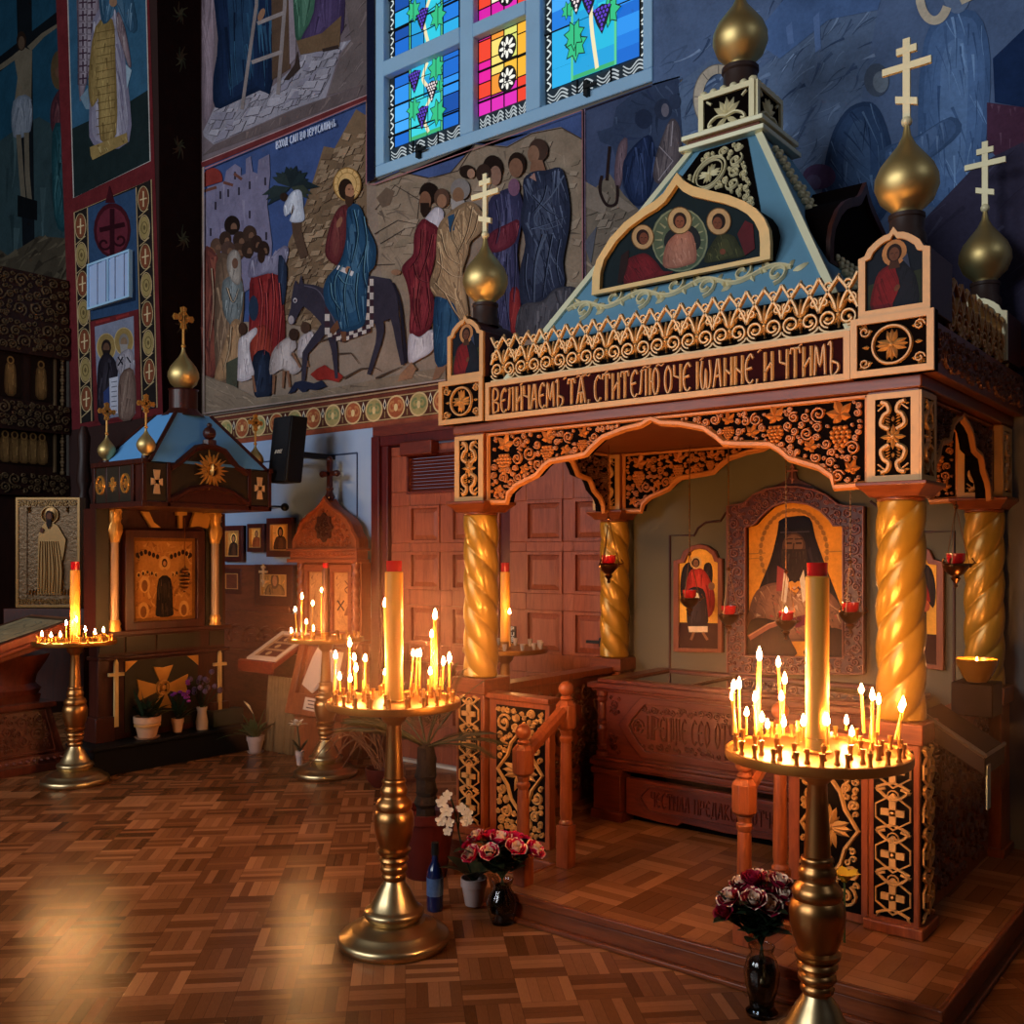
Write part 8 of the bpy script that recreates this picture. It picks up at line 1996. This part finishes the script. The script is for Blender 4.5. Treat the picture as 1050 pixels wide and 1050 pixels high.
for px, py, s in ((459, 815, .03), (453, 822, .036), (458, 831, .04), (452, 841, .034), (461, 843, .03), (459, 852, .028), (473, 828, .03), (479, 834, .036), (477, 842, .03), (481, 841, .026)):
    s *= .78; p = dep_pt(px, py, D0 - .02); g = MB()
    for k in range(5):
        a = k * 2 * pi / 5 + .3 + rn.uniform(-.2, .2); V = []
        for u, w in ((0, 0), (.45, .42), (.85, .34), (1.05, 0), (.85, -.34), (.45, -.42)): 
            d = rt * (u * cos(a) - w * sin(a)) + up * (u * sin(a) + w * cos(a)); V.append(p + d * s + toc * s * (.35 * sin(u * 2.6)))
        g.add(V, [(0, 1, 2, 3), (0, 3, 4, 5)])
    g.ball(tuple(p + toc * s * .3), s * .18, 6, 5); g.build('blossom', M['white_petal'], t, sharp=80)

# roses
def rose_mesh(seed, mo, mi):
    rn = random.Random(seed); g = MB()
    for lay, (n, r, h, op) in enumerate(((3, .010, .042, -.1), (4, .018, .046, .0), (5, .026, .046, .18), (5, .033, .042, .42))):
        for k in range(n):
            a0 = 2 * pi * k / n + lay * .7 + rn.uniform(-.15, .15); wd = 2 * pi / n * .72; V = []; Fc = []; U, T = 5, 5
            for i in range(T + 1):
                s = i / T; rr = r * (.35 + .75 * sin(min(1, s * 1.25) * pi / 2)) + op * .022 * max(0, s - .6) * 2.5
                hh = h * s - (.006 * max(0, s - .8) * 5 * op * 2)
                for j in range(U + 1):
                    q = (j / U - .5) * 2; aa = a0 + q * wd * (1 - .25 * s * s); z = hh - .012 * q * q * s; V.append((rr * cos(aa), rr * sin(aa), z))
            for i in range(T):
                for j in range(U): Fc.append((i * (U + 1) + j, i * (U + 1) + j + 1, (i + 1) * (U + 1) + j + 1, (i + 1) * (U + 1) + j))
            b = len(g.f); g.add(V, Fc); 
            for i in range(T):
                for j in range(U): g.m[b + i * U + j] = 1 if (lay < 2 and i >= 2) or (lay >= 2 and i >= 4 and rn.random() < .6) else 0
    return g
def bouquet(base, mouth_z, rows, dep0, mats, grp, where, vlabel, vprof, seed):
    t = thing('glass_vase', vlabel, 'vase', base); g = MB(); g.lathe(vprof, tuple(base), 32, rf=lambda a, z: 1 + .025 * abs(sin(a * 6))); g.build('vase_body', M['vase_glass'], t, sharp=60)
    ins = [(r * .82, z) for r, z in vprof if z > .012 and r > .02][:5]
    g = MB(); g.lathe([(0, ins[0][1])] + ins + [(0, ins[-1][1])], tuple(base), 20); g.build('water', M['dark_water'], t)
    rn = random.Random(seed); mouth = Vector(base) + Vector((0, 0, mouth_z))
    for i, (px, py, dd, sc, mt) in enumerate(rows):
        p = dep_pt(px, py, dep0 + dd); r = thing('rose', '%s rose in the bouquet %s' % (mt, where), 'flower', p, grp + ', ' + mt)
        o_, i_ = mats[mt]; g = rose_mesh(seed + i, o_, i_); o = g.build('bloom', [o_, i_], r, sharp=80, local=True); o.scale = (sc,) * 3
        d = p - mouth; d.z = max(.02, d.z); ax = d.normalized(); tilt_ = Vector((ax.x, ax.y, ax.z + .2)).normalized(); tilt_ = (tilt_ + toc * .25).normalized(); o.rotation_mode = 'QUATERNION'; o.rotation_quaternion = Vector((0, 0, 1)).rotation_difference(tilt_); o.location = -tilt_ * .025 * sc
        g = MB(); e = mouth + Vector((rn.uniform(-.02, .02), rn.uniform(-.02, .02), -.1)) - p
        g.tube(smooth([(0, 0, -.0), tuple((mouth - p) * .5 + Vector((0, 0, .02))), tuple(mouth - p), tuple(e)], 4), .0035, 5)
        for k in range(10):
            s = rn.uniform(.1, .8); q = (mouth - p) * s; az = rn.uniform(0, 6.28); blade(g, tuple(q), rn.uniform(.06, .10), .024, az, rn.uniform(.6, 1.3), .2, n=4)
        for k in range(5): blade(g, (0, 0, -.025 * sc), .035, .006, k * 1.256, 1.3, -.3, n=3)
        g.build('leafy_stem', M['leaf_dark'], r, local=True)
mats = {'pink and cream': (M['rose_pink'], M['rose_cream']), 'crimson': (M['rose_red'], M['rose_red']), 'deep pink': (M['rose_pink'], M['rose_pink']), 'crimson and white': (M['rose_red'], M['rose_cream'])}
V1 = [(0, 0), (.045, 0), (.05, .01), (.062, .05), (.068, .085), (.06, .115), (.04, .145), (.036, .165), (.05, .19), (.047, .19), (.033, .165), (.037, .145), (.056, .115), (.063, .085), (.057, .05), (.045, .015), (0, .012)]
b = at(515, 946, Z=0); D1 = -S_ * b.x + C_ * b.y; b.z = 0
A, B = 'pink and cream', 'deep pink'
bouquet(b, .19, [(483, 876, -.03, 1.05, A), (488, 857, .03, .9, A), (502, 856, .06, .9, B), (502, 874, -.07, 1.0, A), (514, 859, .02, 1.1, A), (530, 858, .06, .95, B), (529, 869, -.05, 1.1, A), (549, 871, -.01, 1.1, A), (541, 862, .07, .85, B), (478, 868, .06, .85, B)], D1, mats, 'roses by the orchid', 'beside the orchid and step', 'small clear glass vase of pink roses at the corner of the step', V1, 20)
b = at(781, 1040, Z=0); D2 = -S_ * b.x + C_ * b.y
V2 = [(0, 0), (.05, 0), (.055, .012), (.04, .03), (.045, .06), (.058, .11), (.062, .15), (.052, .19), (.036, .215), (.045, .24), (.042, .24), (.032, .215), (.048, .19), (.057, .15), (.053, .11), (.04, .06), (.03, .035), (0, .03)]
A, B = 'crimson and white', 'crimson'
bouquet(b, .24, [(747, 921, -.02, .95, A), (742, 935, -.04, .85, B), (759, 905, .05, .9, A), (772, 900, .03, .95, B), (777, 896, .08, .8, A), (773, 922, -.08, 1.0, A), (789, 929, -.07, 1.0, A), (800, 904, .0, 1.0, A), (803, 917, -.03, .95, A), (762, 915, .0, .95, B), (786, 911, .02, .9, B), (802, 935, -.02, .9, B), (754, 930, .02, .9, B)], D2, mats, 'roses by the nearest stand', 'beside the nearest candle stand', 'dark tall glass vase of crimson and white roses beside the nearest candle stand', V2, 60)
# yellow lily behind the nearest stand
p = at(866, 905, Y=3.72); t = thing('yellow_flower', 'single yellow bloom on a stem behind the nearest candle stand', 'flower', (p.x, p.y, HP)); M['yellow'] = simple('yellow_petal', 'c89a28', .5, var=.15)
g = MB(); g.tube([(p.x, p.y, HP), (p.x, p.y, p.z)], .004, 5); g.build('stem', M['stem_green'], t); g = MB()
for k in range(6): blade(g, tuple(p), .085, .022, k * 1.047, .7, .25)
g.build('petal', M['yellow'], t)
# ================================================================ LIGHT AND CAMERA
def area(name, loc, rot, sx, sy, power, col):
    d = bpy.data.lights.new(name, 'AREA'); d.shape = 'RECTANGLE'; d.size = sx; d.size_y = sy; d.energy = power; d.color = col
    o = bpy.data.objects.new(name, d); COL.objects.link(o); o.location = loc; o.rotation_euler = rot; return o
# daylight through the tall window in the wall behind the photographer
for x in (-8.5, -4.1): area('window_daylight', (x, -5.95, 4.7), (radians(90), 0, 0), 2.9, 3.7, 330, (.86, .93, 1.0))
area('window_daylight', (3.95, 2.6, 6.1), (radians(90), 0, radians(90)), 1.9, 2.1, 26, (.7, .82, 1.0))
w = bpy.data.worlds.new('World'); SC.world = w; w.use_nodes = True
bg = w.node_tree.nodes['Background']; bg.inputs[0].default_value = (.55, .7, 1.0, 1); bg.inputs[1].default_value = .35

cd = bpy.data.cameras.new('Camera'); cam = bpy.data.objects.new('Camera', cd); COL.objects.link(cam)
cam.location = (0, 0, H_); cam.rotation_euler = (radians(90), 0, YAW)
cd.sensor_width = 36; cd.sensor_fit = 'HORIZONTAL'; cd.lens = F_ / 1050 * 36
cd.shift_x = -(CX_ - 525) / 1050; cd.shift_y = (CY_ - 525) / 1050; cd.clip_start = .05
SC.camera = cam
SC.view_settings.view_transform = 'Standard'; SC.view_settings.look = 'None'; SC.view_settings.exposure = 0.0; SC.view_settings.gamma = 1.0
SC.view_settings.use_curve_mapping = False
SC.cycles.max_bounces = 6; SC.cycles.diffuse_bounces = 3; SC.cycles.glossy_bounces = 3; SC.cycles.transmission_bounces = 6
SC.cycles.sample_clamp_indirect = 4.0; SC.cycles.caustics_reflective = False; SC.cycles.caustics_refractive = False

# thin candle smoke hanging in the warm air around the stands
hz = bpy.data.materials.new('haze'); hz.use_nodes = True; n_ = hz.node_tree; n_.nodes.clear()
o_ = n_.nodes.new('ShaderNodeOutputMaterial'); v_ = n_.nodes.new('ShaderNodeVolumeScatter'); v_.inputs['Color'].default_value = (1, .6, .46, 1); v_.inputs['Density'].default_value = .02; v_.inputs['Anisotropy'].default_value = .6
n_.links.new(v_.outputs[0], o_.inputs['Volume'])
hz1 = hz.copy(); hz1.node_tree.nodes['Volume Scatter'].inputs['Density'].default_value = .04
for S_n, r, nm in ((S1, .8, 'around the middle candle stand'), (S2, .62, 'around the nearest candle stand'), (S4, .4, 'around the candle stand by the icon case')):
    c = wl(S_n); g = MB(); g.ball((c.x, c.y, 1.22), r, 24, 16, sc=(1, 1, .75)); tag(g.build('haze', hz if S_n is not S1 else hz1), 'warm glow of thin candle smoke ' + nm, 'smoke', kind='stuff')
